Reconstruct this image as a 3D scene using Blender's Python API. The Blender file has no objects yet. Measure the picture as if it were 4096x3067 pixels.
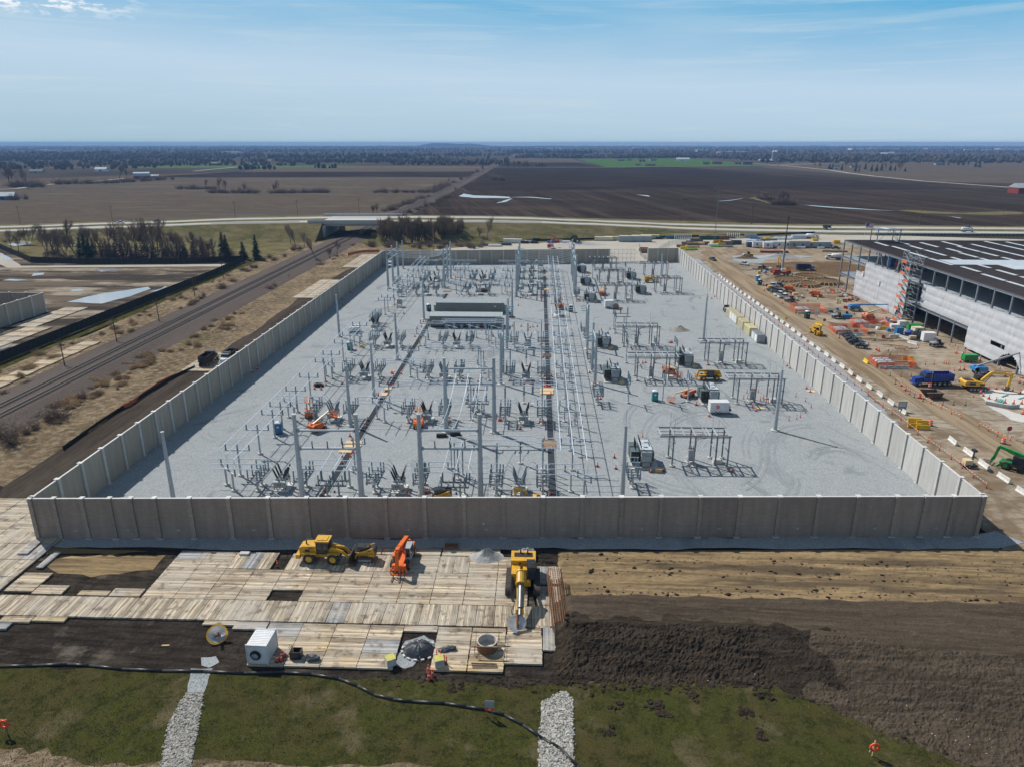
import bpy, math, random
from mathutils import Vector, Matrix, noise
SC = bpy.context.scene
COL = SC.collection
RN = random.Random(11)
PI = math.pi
# ---------------------------------------------------------------- camera (a drone 59 m up)
F, CX, CY, H = 2838.0, 2048.0, 1533.5, 59.0
PITCH = math.atan((CY - 572) / F)
YAW = math.atan(110 / (F / math.cos(PITCH)))
cam = bpy.data.cameras.new('camera'); camo = bpy.data.objects.new('camera', cam); COL.objects.link(camo)
cam.sensor_width = 36; cam.lens = 36 * F / 4096; cam.clip_start = 1; cam.clip_end = 60000
camo.location = (0, 0, H); camo.rotation_euler = (PI / 2 - PITCH, 0, YAW)
SC.camera = camo
# ---------------------------------------------------------------- sky, sun, exposure
SUN_EL = math.radians(46.5); SUN_AZ = math.atan2(-0.754, 0.657)      # azimuth from +Y towards +X
world = bpy.data.worlds.new('World'); SC.world = world; world.use_nodes = True
wn, wl = world.node_tree.nodes, world.node_tree.links
bg = wn['Background']; bg.inputs[1].default_value = 0.052
sky = wn.new('ShaderNodeTexSky'); sky.sky_type = 'NISHITA'; sky.sun_disc = False
sky.sun_elevation = SUN_EL; sky.sun_rotation = SUN_AZ
sky.altitude = 60; sky.air_density = 1.0; sky.dust_density = 0.0; sky.ozone_density = 5.0
def cloudmask(scale, sx, sy, sz, lo, hi, detail=6, rough=.6, dist=0.0, seed=0.0):
    tc = wn.new('ShaderNodeTexCoord'); mp = wn.new('ShaderNodeMapping'); nz = wn.new('ShaderNodeTexNoise'); mr = wn.new('ShaderNodeMapRange')
    mp.inputs['Scale'].default_value = (sx, sy, sz); mp.inputs['Location'].default_value = (seed, seed * .7, seed * .3)
    nz.inputs['Scale'].default_value = scale; nz.inputs['Detail'].default_value = detail; nz.inputs['Roughness'].default_value = rough; nz.inputs['Distortion'].default_value = dist
    mr.inputs['From Min'].default_value = lo; mr.inputs['From Max'].default_value = hi
    wl.new(tc.outputs['Generated'], mp.inputs[0]); wl.new(mp.outputs[0], nz.inputs[0]); wl.new(nz.outputs[0], mr.inputs[0])
    return mr.outputs[0]
def wmath(op, a, b):
    m = wn.new('ShaderNodeMath'); m.operation = op
    for i, s in enumerate((a, b)):
        if isinstance(s, (int, float)): m.inputs[i].default_value = s
        else: wl.new(s, m.inputs[i])
    return m.outputs[0]
def wmix(fac, a, col):
    m = wn.new('ShaderNodeMix'); m.data_type = 'RGBA'
    wl.new(fac, m.inputs[0]); wl.new(a, m.inputs[6]); m.inputs[7].default_value = col
    return m.outputs[2]
tc = wn.new('ShaderNodeTexCoord'); sp = wn.new('ShaderNodeSeparateXYZ'); wl.new(tc.outputs['Generated'], sp.inputs[0])
def wrange(sock, a, b, c, d):
    m = wn.new('ShaderNodeMapRange'); wl.new(sock, m.inputs[0])
    for i, v in enumerate((a, b, c, d)): m.inputs[i + 1].default_value = v
    return m.outputs[0]
SKYSAT = wn.new('ShaderNodeHueSaturation'); SKYSAT.inputs['Saturation'].default_value = 1.15; wl.new(sky.outputs[0], SKYSAT.inputs['Color'])
veil = wmath('MULTIPLY', cloudmask(2.2, 1, 1, 6, .34, .72, 5, .55, .6, 3.1), .55)              # thin high veil of cirrus
streak = wmath('MULTIPLY', cloudmask(5, .6, 1, 14, .52, .80, 7, .62, 1.2, 7.7), .5)
puffs = wmath('MULTIPLY', wmath('MULTIPLY', cloudmask(60, 1, 1, 3.2, .50, .60, 5, .62, .3, 1.3), wrange(sp.outputs['X'], -.44, -.52, 0, 1)), wrange(sp.outputs['Z'], .128, .142, 0, .95))
zx = wmath('ADD', sp.outputs['Z'], wmath('MULTIPLY', sp.outputs['X'], .045))
c0 = wmix(wrange(sp.outputs['Z'], .17, .34, 1, 0), SKYSAT.outputs[0], (2.5, 8.4, 13.6, 1))     # the pale summer-blue band over the horizon
c0 = wmix(wrange(zx, .075, .165, 1, 0), c0, (9.9, 12.9, 15.8, 1))
c0 = wmix(wrange(zx, -.02, .075, 1, 0), c0, (7.6, 10.8, 12.8, 1))
c = wmix(veil, c0, (9.6, 12.6, 15.2, 1))
c = wmix(streak, c, (12.2, 14.2, 15.2, 1))
c = wmix(puffs, c, (19, 19, 19, 1))
wl.new(c, bg.inputs[0])
sun = bpy.data.lights.new('sun', 'SUN'); suno = bpy.data.objects.new('sun', sun); COL.objects.link(suno)
sun.energy = 4.9; sun.angle = math.radians(.53); sun.color = (1, .955, .89)
suno.rotation_euler = (PI / 2 - SUN_EL, 0, PI - SUN_AZ)
suno.location = (0, 0, 200)
SC.view_settings.view_transform = 'Standard'; SC.view_settings.look = 'None'; SC.view_settings.exposure = 0.0; SC.view_settings.gamma = 1
SC.cycles.max_bounces = 5; SC.cycles.diffuse_bounces = 2; SC.cycles.glossy_bounces = 2; SC.cycles.transparent_max_bounces = 8; SC.cycles.volume_bounces = 0
SC.cycles.use_adaptive_sampling = True; SC.cycles.adaptive_threshold = .02
# ---------------------------------------------------------------- measuring the ground from the photograph (4096 x 3067 px)
cp, sn = math.cos(PITCH), math.sin(PITCH); cyw, syw = math.cos(YAW), math.sin(YAW)
RT = Vector((cyw, syw, 0)); FW = Vector((-syw * cp, cyw * cp, -sn)); UP = Vector((-syw * sn, cyw * sn, cp))
def G(x, y, z=0.0):
    d = RT * ((x - CX) / F) - UP * ((y - CY) / F) + FW
    t = (z - H) / d.z
    return (d.x * t, d.y * t)
def crop(ox, oy, s): return lambda x, y, z=0.0: G(ox + x / s, oy + y / s, z)
A = crop(850, 1450, 2.76); B = crop(1600, 1450, 2.76); D = crop(2350, 1450, 2.212); M = crop(1300, 1000, 2.212); N = crop(2200, 1000, 2.212)
E4 = crop(3250, 1450, 2.615); K = crop(3096, 1000, 2.212); L1 = crop(0, 500, 2.011); L2 = crop(1000, 500, 2.011); L3 = crop(2000, 500, 2.011); L4 = crop(3000, 500, 2.018)
LL = crop(0, 1100, 2.212); W = crop(0, 1950, 2.011); X = crop(1000, 2050, 2.212); Y = crop(1500, 2050, 2.212); Z = crop(2300, 2050, 1.2316); V = crop(0, 2400, .9217)
Q6 = crop(1500, 960, 4.424); Q7 = crop(2000, 980, 4.424); R1 = crop(1950, 900, 2.765); R2 = crop(2600, 880, 2.765); R3 = crop(3000, 1060, 3.687); R4 = crop(3300, 900, 2.779); R5 = crop(3500, 1300, 3.68)
# ---------------------------------------------------------------- mesh builder
class MB:
    def __init__(s): s.v = []; s.f = []; s.mi = []; s.cur = 0
    def add(s, vs, fs):
        o = len(s.v); s.v += [tuple(p) for p in vs]; s.f += [tuple(i + o for i in q) for q in fs]; s.mi += [s.cur] * len(fs)
        return s
    def bx(s, cx, cy, cz, sx, sy, sz, rz=0, rx=0, ry=0, top=1.0):
        vs = [(x * sx / 2 * (top if z > 0 else 1), y * sy / 2 * (top if z > 0 else 1), z * sz / 2) for z in (-1, 1) for x, y in ((-1, -1), (1, -1), (1, 1), (-1, 1))]
        if rz or rx or ry:
            m = Matrix.Rotation(rz, 3, 'Z') @ Matrix.Rotation(ry, 3, 'Y') @ Matrix.Rotation(rx, 3, 'X'); vs = [m @ Vector(p) for p in vs]
        return s.add([(p[0] + cx, p[1] + cy, p[2] + cz) for p in vs], [(3, 2, 1, 0), (4, 5, 6, 7), (0, 1, 5, 4), (1, 2, 6, 5), (2, 3, 7, 6), (3, 0, 4, 7)])
    def bb(s, x0, x1, y0, y1, z0, z1): return s.bx((x0 + x1) / 2, (y0 + y1) / 2, (z0 + z1) / 2, x1 - x0, y1 - y0, z1 - z0)
    def beam(s, p0, p1, w, h=None):
        p0, p1 = Vector(p0), Vector(p1); d = p1 - p0; L = d.length
        if L < 1e-6: return s
        d /= L; u = Vector((0, 0, 1)) if abs(d.z) < .95 else Vector((1, 0, 0)); a = d.cross(u).normalized(); b = a.cross(d); h = h or w
        q = [(-w / 2, -h / 2), (w / 2, -h / 2), (w / 2, h / 2), (-w / 2, h / 2)]
        return s.add([p + a * i + b * j for p in (p0, p1) for i, j in q], [(3, 2, 1, 0), (4, 5, 6, 7), (0, 1, 5, 4), (1, 2, 6, 5), (2, 3, 7, 6), (3, 0, 4, 7)])
    def tube(s, p0, p1, r, n=6, r1=None, cap=True):
        p0, p1 = Vector(p0), Vector(p1); d = p1 - p0
        if d.length < 1e-6: return s
        d.normalize(); u = Vector((0, 0, 1)) if abs(d.z) < .95 else Vector((1, 0, 0)); a = d.cross(u).normalized(); b = a.cross(d); r1 = r if r1 is None else r1
        vs = [p + (a * math.cos(2 * PI * k / n) + b * math.sin(2 * PI * k / n)) * q for p, q in ((p0, r), (p1, r1)) for k in range(n)]
        fs = [(k, k + n, (k + 1) % n + n, (k + 1) % n) for k in range(n)]
        if cap: fs += [tuple(range(n)), tuple(range(2 * n - 1, n - 1, -1))]
        return s.add(vs, fs)
    def path(s, pts, r, n=5):
        for a, b in zip(pts, pts[1:]): s.tube(a, b, r, n)
        return s
    def prism(s, poly, z0, z1):            # polygon in XY
        n = len(poly)
        return s.add([(x, y, z) for z in (z0, z1) for x, y in poly], [tuple(range(n - 1, -1, -1)), tuple(range(n, 2 * n))] + [(k, (k + 1) % n, (k + 1) % n + n, k + n) for k in range(n)])
    def prof(s, poly, y0, y1, yaxis=True):  # polygon in XZ, run along Y (or in YZ, run along X)
        n = len(poly)
        vs = [((a, y, b) if yaxis else (y, a, b)) for y in (y0, y1) for a, b in poly]
        return s.add(vs, [tuple(range(n)), tuple(range(2 * n - 1, n - 1, -1))] + [(k, k + n, (k + 1) % n + n, (k + 1) % n) for k in range(n)])
    def lathe(s, pr, n=10, o=(0, 0, 0), ax='z'):
        vs = []
        for r, h in pr:
            for k in range(n):
                a, b = r * math.cos(2 * PI * k / n), r * math.sin(2 * PI * k / n)
                p = (a, b, h) if ax == 'z' else ((h, a, b) if ax == 'x' else (a, h, b))
                vs.append((p[0] + o[0], p[1] + o[1], p[2] + o[2]))
        fs = [(i * n + k, i * n + (k + 1) % n, (i + 1) * n + (k + 1) % n, (i + 1) * n + k) for i in range(len(pr) - 1) for k in range(n)]
        fs += [tuple(range(n - 1, -1, -1)), tuple(range((len(pr) - 1) * n, len(pr) * n))]
        return s.add(vs, fs)
    def blob(s, c, rx, ry, rz, jit=.2, n=7, m=4, rn=None):
        rn = rn or RN; vs = [(c[0], c[1], c[2] - rz)]; fs = []
        for i in range(1, m):
            th = PI * i / m
            for k in range(n):
                q = 1 + rn.uniform(-jit, jit)
                vs.append((c[0] + rx * q * math.sin(th) * math.cos(2 * PI * k / n), c[1] + ry * q * math.sin(th) * math.sin(2 * PI * k / n), c[2] - rz * q * math.cos(th)))
        vs.append((c[0], c[1], c[2] + rz)); t = len(vs) - 1
        for k in range(n): fs.append((0, 1 + (k + 1) % n, 1 + k)); fs.append((t, t - n + k, t - n + (k + 1) % n))
        for i in range(m - 2):
            for k in range(n): fs.append((1 + i * n + k, 1 + i * n + (k + 1) % n, 1 + (i + 1) * n + (k + 1) % n, 1 + (i + 1) * n + k))
        return s.add(vs, fs)
    def mesh(s, name, mats, smooth=False):
        me = bpy.data.meshes.new(name); me.from_pydata(s.v, [], s.f); me.update()
        for m in (mats if isinstance(mats, (list, tuple)) else [mats]): me.materials.append(m)
        if any(s.mi): me.polygons.foreach_set('material_index', s.mi)
        if smooth: me.polygons.foreach_set('use_smooth', [True] * len(me.polygons))
        return me
    def out(s, name, mats, parent=None, smooth=False, label=None):
        o = bpy.data.objects.new(name, s.mesh(name, mats, smooth)); COL.objects.link(o)
        if parent: o.parent = parent
        if label: o['label'] = label
        return o
def tag(o, label=None, cat=None, group=None, kind=None):
    if label: o['label'] = label
    if cat: o['category'] = cat
    if group: o['group'] = group
    if kind: o['kind'] = kind
    return o
def thing(name, label, cat, loc=(0, 0, 0), rz=0, group=None):
    o = bpy.data.objects.new(name, None); COL.objects.link(o); o.empty_display_size = .3
    o.location = loc if len(loc) == 3 else (loc[0], loc[1], 0); o.rotation_euler = (0, 0, rz)
    return tag(o, label, cat, group)
KIDS = {}
def kids(o):
    if o.name not in KIDS: KIDS[o.name] = list(o.children)
    return KIDS[o.name]
def dup(root, loc, rz=0, label=None, group=None, sc=None, parent=None):
    r = root.copy(); COL.objects.link(r)
    r.location = loc if len(loc) == 3 else (loc[0], loc[1], 0); r.rotation_euler = (0, 0, rz)
    if sc: r.scale = (sc, sc, sc) if isinstance(sc, (int, float)) else sc
    if label: r['label'] = label
    if group: r['group'] = group
    if parent: r.parent = parent
    for ch in kids(root):
        c = ch.copy(); COL.objects.link(c); c.parent = r
        for g in kids(ch):
            d = g.copy(); COL.objects.link(d); d.parent = c
    return r
class Kind:                                 # first use places the prototype itself, later uses copies of it
    def __init__(s, fn): s.fn = fn; s.root = None
    def __call__(s, loc, rz=0, label=None, group=None, sc=None):
        if s.root is None:
            s.root = s.fn(); s.first = True
            r = s.root; r.location = loc if len(loc) == 3 else (loc[0], loc[1], 0); r.rotation_euler = (0, 0, rz)
            if label: r['label'] = label
            if group: r['group'] = group
            if sc: r.scale = (sc, sc, sc) if isinstance(sc, (int, float)) else sc
            return r
        return dup(s.root, loc, rz, label, group, sc)
# ---------------------------------------------------------------- labels of countable small things: told apart by the landmark they stand nearest to
LMK = []; AUTO = []
def lm(phrase, xy): LMK.append((phrase, xy[0], xy[1]))
def auto(o, desc, only=None): AUTO.append((o, desc, only)); return o
ORD = ['', 'second ', 'third ', 'fourth ', 'fifth ', 'sixth ', 'seventh ', 'eighth ', 'ninth ', 'tenth ', 'eleventh ', 'twelfth ', 'thirteenth ', 'fourteenth ', 'fifteenth ', 'sixteenth ', 'seventeenth ', 'eighteenth ', 'nineteenth ', 'twentieth ']
def ordn(i): return ORD[i] if i < 20 else ('twenty', 'thirty', 'forty', 'fifty', 'sixty')[(i - 20) // 10] + ('-' + (ORD[(i - 20) % 10] or 'first')).strip() + ' '
def label_auto():
    by = {}
    for o, desc, only in AUTO:
        p = o.matrix_basis.translation
        best = min((m for m in LMK if not only or only in m[0]), key=lambda m: (m[1] - p.x) ** 2 + (m[2] - p.y) ** 2)
        by.setdefault((desc, best[0]), []).append((math.hypot(best[1] - p.x, best[2] - p.y), o))
    for (desc, ph), L in by.items():
        L.sort(key=lambda t: t[0])
        for i, (_, o) in enumerate(L): o['label'] = f'{desc} {ordn(i)}closest to {ph}'
# ---------------------------------------------------------------- materials
def newmat(name):
    m = bpy.data.materials.new(name); m.use_nodes = True
    return m, m.node_tree.nodes, m.node_tree.links, m.node_tree.nodes['Principled BSDF']
def rgba(c): return (c[0], c[1], c[2], 1)
def mat(name, col, rough=.6, metal=0.0, var=.18, scale=1.5, spec=.4, bump=0.0, dirt=None, rand=.12, alpha=1.0):
    """painted, metal or plastic surface: base colour mottled by noise, a little different on each object, optional dirt colour"""
    m, n, l, b = newmat(name)
    geo = n.new('ShaderNodeNewGeometry'); nz = n.new('ShaderNodeTexNoise'); nz.inputs['Scale'].default_value = scale; nz.inputs['Detail'].default_value = 5
    l.new(geo.outputs['Position'], nz.inputs[0])
    mr = n.new('ShaderNodeMapRange'); mr.inputs[1].default_value = .3; mr.inputs[2].default_value = .7; mr.inputs[3].default_value = 1 - var; mr.inputs[4].default_value = 1 + var
    l.new(nz.outputs[0], mr.inputs[0])
    oi = n.new('ShaderNodeObjectInfo'); m2 = n.new('ShaderNodeMapRange'); m2.inputs[3].default_value = 1 - rand; m2.inputs[4].default_value = 1 + rand; l.new(oi.outputs['Random'], m2.inputs[0])
    mu = n.new('ShaderNodeMath'); mu.operation = 'MULTIPLY'; l.new(mr.outputs[0], mu.inputs[0]); l.new(m2.outputs[0], mu.inputs[1])
    vm = n.new('ShaderNodeVectorMath'); vm.operation = 'SCALE'; vm.inputs[0].default_value = col[:3]; l.new(mu.outputs[0], vm.inputs['Scale'])
    src = vm.outputs[0]
    if dirt:
        n2 = n.new('ShaderNodeTexNoise'); n2.inputs['Scale'].default_value = scale * 1.7; n2.inputs['Detail'].default_value = 7; l.new(geo.outputs['Position'], n2.inputs[0])
        r2 = n.new('ShaderNodeMapRange'); r2.inputs[1].default_value = .48; r2.inputs[2].default_value = .68; r2.inputs[4].default_value = dirt[3] if len(dirt) > 3 else .6; l.new(n2.outputs[0], r2.inputs[0])
        mx = n.new('ShaderNodeMix'); mx.data_type = 'RGBA'; l.new(r2.outputs[0], mx.inputs[0]); l.new(src, mx.inputs[6]); mx.inputs[7].default_value = rgba(dirt); src = mx.outputs[2]
    l.new(src, b.inputs['Base Color']); b.inputs['Roughness'].default_value = rough; b.inputs['Metallic'].default_value = metal; b.inputs['Specular IOR Level'].default_value = spec
    if alpha < 1: b.inputs['Alpha'].default_value = alpha
    if bump:
        bp = n.new('ShaderNodeBump'); bp.inputs['Strength'].default_value = 1; bp.inputs['Distance'].default_value = bump; l.new(nz.outputs[0], bp.inputs['Height']); l.new(bp.outputs[0], b.inputs['Normal'])
    return m
def ground(name, col, layers, bump=(), rough=1, spec=0):
    """earth, gravel or grass laid over the world: layers = (scale, lo, hi, colour, strength, stretch xyz, rotation deg, detail, distortion)"""
    m, n, l, b = newmat(name)
    geo = n.new('ShaderNodeNewGeometry'); src = None; hs = []
    for L in layers:
        sc, lo, hi, c2, st = L[:5]; stx = L[5] if len(L) > 5 else None; rot = L[6] if len(L) > 6 else 0; det = L[7] if len(L) > 7 else 6; dis = L[8] if len(L) > 8 else 0
        mp = n.new('ShaderNodeMapping'); l.new(geo.outputs['Position'], mp.inputs[0]); mp.inputs['Location'].default_value = (len(hs) * 13.7, len(hs) * 7.1, 0)
        if rot: mp.inputs['Rotation'].default_value = (0, 0, math.radians(rot))
        mp2 = n.new('ShaderNodeMapping'); l.new(mp.outputs[0], mp2.inputs[0])
        if stx: mp2.inputs['Scale'].default_value = stx
        nz = n.new('ShaderNodeTexNoise'); nz.inputs['Scale'].default_value = sc; nz.inputs['Detail'].default_value = det; nz.inputs['Roughness'].default_value = .62; nz.inputs['Distortion'].default_value = dis
        l.new(mp2.outputs[0], nz.inputs[0]); hs.append(nz)
        mr = n.new('ShaderNodeMapRange'); l.new(nz.outputs[0], mr.inputs[0]); mr.inputs[1].default_value = lo; mr.inputs[2].default_value = hi; mr.inputs[4].default_value = st
        mx = n.new('ShaderNodeMix'); mx.data_type = 'RGBA'; l.new(mr.outputs[0], mx.inputs[0]); mx.inputs[7].default_value = rgba(c2)
        if src: l.new(src, mx.inputs[6])
        else: mx.inputs[6].default_value = rgba(col)
        src = mx.outputs[2]
    l.new(src, b.inputs['Base Color']); b.inputs['Roughness'].default_value = rough; b.inputs['Specular IOR Level'].default_value = spec
    nrm = None
    for i, dist in bump:
        bp = n.new('ShaderNodeBump'); bp.inputs['Strength'].default_value = 1; bp.inputs['Distance'].default_value = dist; l.new(hs[i].outputs[0], bp.inputs['Height'])
        if nrm: l.new(nrm, bp.inputs['Normal'])
        nrm = bp.outputs[0]
    if nrm: l.new(nrm, b.inputs['Normal'])
    return m
# ================================================================ materials
GALV = mat('galvanised', (.37, .41, .44), .5, .12, .10, 3)
GALV2 = mat('galvanised_dull', (.165, .195, .218), .5, .35, .12, 2)
ALU = mat('aluminium_tube', (.70, .75, .80), .35, .25, .05, 2)
INS = mat('grey_porcelain', (.13, .20, .235), .3, 0, .08, 4)
BLK = mat('black_rubber', (.018, .018, .02), .45, 0, .2, 4)
BRUBBER = mat('black_polymer', (.02, .021, .024), .3, 0, .1, 4)
CONC = mat('concrete', (.50, .49, .46), .85, 0, .14, 1.5, dirt=(.33, .31, .28, .5))
CONCW = mat('concrete_pale', (.62, .62, .60), .85, 0, .10, 1.2, dirt=(.42, .40, .36, .6))
STEELD = mat('dark_steel', (.085, .095, .11), .5, .4, .15, 2)
STEELP = mat('grey_primer_steel', (.20, .225, .26), .55, .2, .12, 1)
RUST = mat('rusted_steel', (.24, .115, .055), .8, .2, .3, 3, dirt=(.07, .04, .03, .6))
TRG = mat('transformer_grey', (.115, .150, .155), .45, .1, .06, 1)
CABG = mat('cabinet_grey', (.33, .36, .37), .5, .05, .06, 2)
GLASSI = mat('glass_insulator', (.30, .50, .50), .12, .1, .05, 6)
YEL = mat('machine_yellow', (.62, .34, .025), .4, 0, .10, 1.2, dirt=(.30, .20, .09, .45))
YELB = mat('barrier_yellow', (.78, .48, .02), .5, 0, .08, 1)
ORA = mat('machine_orange', (.74, .145, .02), .42, 0, .08, 1.2, dirt=(.4, .14, .06, .35))
ORAF = mat('faded_orange', (.62, .20, .11), .5, 0, .08, 1.2, dirt=(.4, .2, .13, .4))
CREAM = mat('cream_paint', (.66, .54, .32), .45, 0, .06, 1)
CONEO = mat('cone_orange', (.80, .085, .02), .55, 0, .08, 3)
RED = mat('machine_red', (.36, .03, .025), .5, 0, .15, 2, dirt=(.2, .07, .05, .5))
BLUE = mat('truck_blue', (.015, .055, .30), .3, 0, .10, 1, dirt=(.05, .07, .15, .4))
BLUEL = mat('lift_blue', (.03, .20, .48), .4, 0, .08, 1)
TBLUE = mat('toilet_blue', (.02, .16, .36), .5, 0, .06, 1)
TEAL = mat('toilet_teal', (.02, .22, .24), .5, 0, .06, 1)
TGREEN = mat('dark_green_plastic', (.012, .07, .055), .5, 0, .08, 1)
NAVYG = mat('toilet_slate', (.06, .09, .13), .5, 0, .06, 1)
GREEN = mat('machine_green', (.015, .26, .055), .42, 0, .1, 1, dirt=(.05, .15, .06, .4))
GREENL = mat('lime_green', (.18, .45, .04), .5, 0, .1, 1)
WHITE = mat('white_paint', (.72, .73, .74), .45, 0, .05, 1, dirt=(.55, .53, .49, .35))
WHITEC = mat('white_cab', (.70, .72, .74), .25, 0, .04, 1, dirt=(.5, .47, .42, .4))
BEIGE = mat('beige_paint', (.62, .57, .40), .55, 0, .06, 1)
GREYP = mat('grey_paint', (.30, .33, .35), .5, 0, .08, 1)
BLACKP = mat('black_paint', (.022, .024, .028), .4, 0, .15, 1, dirt=(.10, .085, .07, .5))
GLASS = mat('dark_glass', (.02, .028, .034), .08, 0, .1, 1, spec=.7)
TYRE = mat('tyre', (.028, .027, .026), .85, 0, .2, 3, dirt=(.13, .11, .085, .6))
RIM = mat('rim_grey', (.42, .42, .42), .4, .5, .1, 2)
WOOD = mat('fresh_lumber', (.55, .38, .20), .8, 0, .18, 2)
WOODP = mat('plywood', (.58, .42, .24), .8, 0, .12, 1)
WOODD = mat('old_lumber', (.22, .16, .105), .9, 0, .3, 2)
POLEW = mat('pole_wood', (.10, .075, .06), .9, 0, .2, 2)
TARP = mat('black_tarpaulin', (.055, .06, .068), .5, 0, .2, 2)
TARPB = mat('blue_tarpaulin', (.02, .09, .38), .5, 0, .15, 2)
REDL = mat('lettering_red', (.62, .07, .04), .5)
PIPEG = mat('pale_green_pipe', (.20, .52, .50), .5, 0, .08, 1)
PROP = mat('tank_pale', (.55, .52, .50), .4, .1, .05, 1)
LIME = mat('hi_vis', (.48, .75, .06), .7, 0, .1, 6)
SKIN = mat('skin', (.42, .25, .17), .6)
JEAN = mat('work_trousers', (.05, .07, .11), .85, 0, .2, 6)
NET = mat('orange_mesh', (.74, .16, .06), .8, 0, .15, 1, alpha=.55)
NETB = mat('orange_netting', (.55, .14, .06), .8, 0, .25, 2)
CHAIN = mat('chain_link', (.38, .39, .40), .6, .4, .1, 1, alpha=.25)
WRAP = mat('white_sheeting', (.50, .515, .54), .55, 0, .05, .3, bump=.08)
ROOFDK = mat('primed_roof_deck', (.072, .056, .052), .6, .1, .2, .25, dirt=(.085, .06, .05, .6))
DECK = mat('galvanised_deck', (.50, .55, .59), .5, .05, .08, .5)
ROOFM = mat('metal_roof', (.40, .44, .46), .75, .0, .05, .6)
SIDING = mat('grey_siding', (.20, .20, .185), .6, 0, .06, .8)
def timber(name, cols, axis):
    """boards lying along one axis of the mat: each board its own shade, mud and pale scuffs over all of them"""
    m, n, l, b = newmat(name)
    geo = n.new('ShaderNodeNewGeometry'); nz = n.new('ShaderNodeTexNoise'); nz.inputs['Scale'].default_value = 1; nz.inputs['Detail'].default_value = 7; nz.inputs['Roughness'].default_value = .7
    mp = n.new('ShaderNodeMapping'); mp.inputs['Scale'].default_value = (.35, 4.5, 1) if axis == 'x' else (4.5, .35, 1)
    l.new(geo.outputs['Position'], mp.inputs[0]); l.new(mp.outputs[0], nz.inputs[0])
    rp = n.new('ShaderNodeValToRGB'); l.new(nz.outputs[0], rp.inputs[0]); e = rp.color_ramp.elements
    e[0].position = .32; e[0].color = rgba(cols[0]); e[1].position = .68; e[1].color = rgba(cols[2]); k = e.new(.5); k.color = rgba(cols[1])
    oi = n.new('ShaderNodeObjectInfo'); isl = n.new('ShaderNodeMath'); isl.operation = 'MULTIPLY_ADD'; isl.inputs[1].default_value = .75; isl.inputs[2].default_value = .52
    l.new(geo.outputs['Random Per Island'], isl.inputs[0])
    ob = n.new('ShaderNodeMath'); ob.operation = 'MULTIPLY_ADD'; ob.inputs[1].default_value = .26; ob.inputs[2].default_value = .88; l.new(oi.outputs['Random'], ob.inputs[0])
    mu = n.new('ShaderNodeMath'); mu.operation = 'MULTIPLY'; l.new(isl.outputs[0], mu.inputs[0]); l.new(ob.outputs[0], mu.inputs[1])
    vm = n.new('ShaderNodeVectorMath'); vm.operation = 'SCALE'; l.new(rp.outputs[0], vm.inputs[0]); l.new(mu.outputs[0], vm.inputs['Scale'])
    src = vm.outputs[0]
    for sc, lo, hi, c2, st in ((.11, .44, .62, (.47, .43, .365), .7), (.7, .54, .66, (.09, .075, .06), .7), (2.6, .62, .72, (.42, .40, .37), .4)):
        z = n.new('ShaderNodeTexNoise'); z.inputs['Scale'].default_value = sc; z.inputs['Detail'].default_value = 8; z.inputs['Roughness'].default_value = .65; l.new(geo.outputs['Position'], z.inputs[0])
        r = n.new('ShaderNodeMapRange'); r.inputs[1].default_value = lo; r.inputs[2].default_value = hi; r.inputs[4].default_value = st; l.new(z.outputs[0], r.inputs[0])
        mx = n.new('ShaderNodeMix'); mx.data_type = 'RGBA'; l.new(r.outputs[0], mx.inputs[0]); l.new(src, mx.inputs[6]); mx.inputs[7].default_value = rgba(c2); src = mx.outputs[2]
    l.new(src, b.inputs['Base Color']); b.inputs['Roughness'].default_value = .9; b.inputs['Specular IOR Level'].default_value = .15
    return m
TIMX = timber('timber_x', ((.19, .14, .09), (.47, .38, .27), (.60, .52, .41)), 'x')
TIMY = timber('timber_y', ((.19, .14, .095), (.46, .385, .285), (.60, .53, .42)), 'y')
TIMG = timber('timber_grey', ((.22, .22, .22), (.33, .33, .33), (.42, .42, .41)), 'x')
TIMN = timber('timber_new', ((.30, .21, .115), (.46, .35, .21), (.56, .45, .30)), 'x')
# ground
G_FIELD = ground('far_land', (.058, .048, .036), [(.0011, .42, .60, (.085, .072, .055), .9, (1, .35, 1)), (.0018, .52, .62, (.042, .037, .033), .9, (.7, .3, 1)), (.0016, .60, .66, (.050, .085, .028), .6, (1, .3, 1)), (.004, .45, .7, (.045, .042, .036), .7, (1, .25, 1))])
G_STUB = ground('stubble', (.098, .075, .054), [(.02, .40, .70, (.068, .053, .039), .9, (1, 2.5, 1)), (.35, .45, .65, (.165, .135, .10), .7, (.15, 1, 1), 4), (1.4, .4, .7, (.07, .062, .053), .55, (.3, 1, 1)), (.008, .56, .66, (.17, .15, .115), .45, (.5, 2.6, 1), 0, 4, 1.5), (.005, .55, .7, (.075, .068, .06), .6, (.5, 2, 1))])
G_PLOW = ground('plowed', (.031, .021, .015), [(.10, .42, .62, (.085, .063, .047), .85, (.5, .012, 1), -10, 6), (.22, .46, .56, (.022, .016, .013), .8, (1.6, .02, 1), -14, 5), (.006, .5, .68, (.080, .062, .048), .6, (.6, 2.2, 1)), (.5, .5, .72, (.085, .072, .060), .5, (1, .4, 1)), (.004, .52, .62, (.032, .029, .028), .55, (.5, 2.5, 1))])
G_PLOW2 = ground('plowed_dark', (.026, .018, .014), [(.02, .45, .65, (.055, .046, .041), .8, (.4, 2, 1)), (.3, .45, .65, (.03, .027, .026), .6, (.1, 1, 1))])
G_GREENF = ground('green_field', (.060, .125, .026), [(.01, .4, .7, (.05, .10, .022), .8, (1, 3, 1)), (.1, .5, .7, (.08, .13, .035), .5)])
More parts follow.
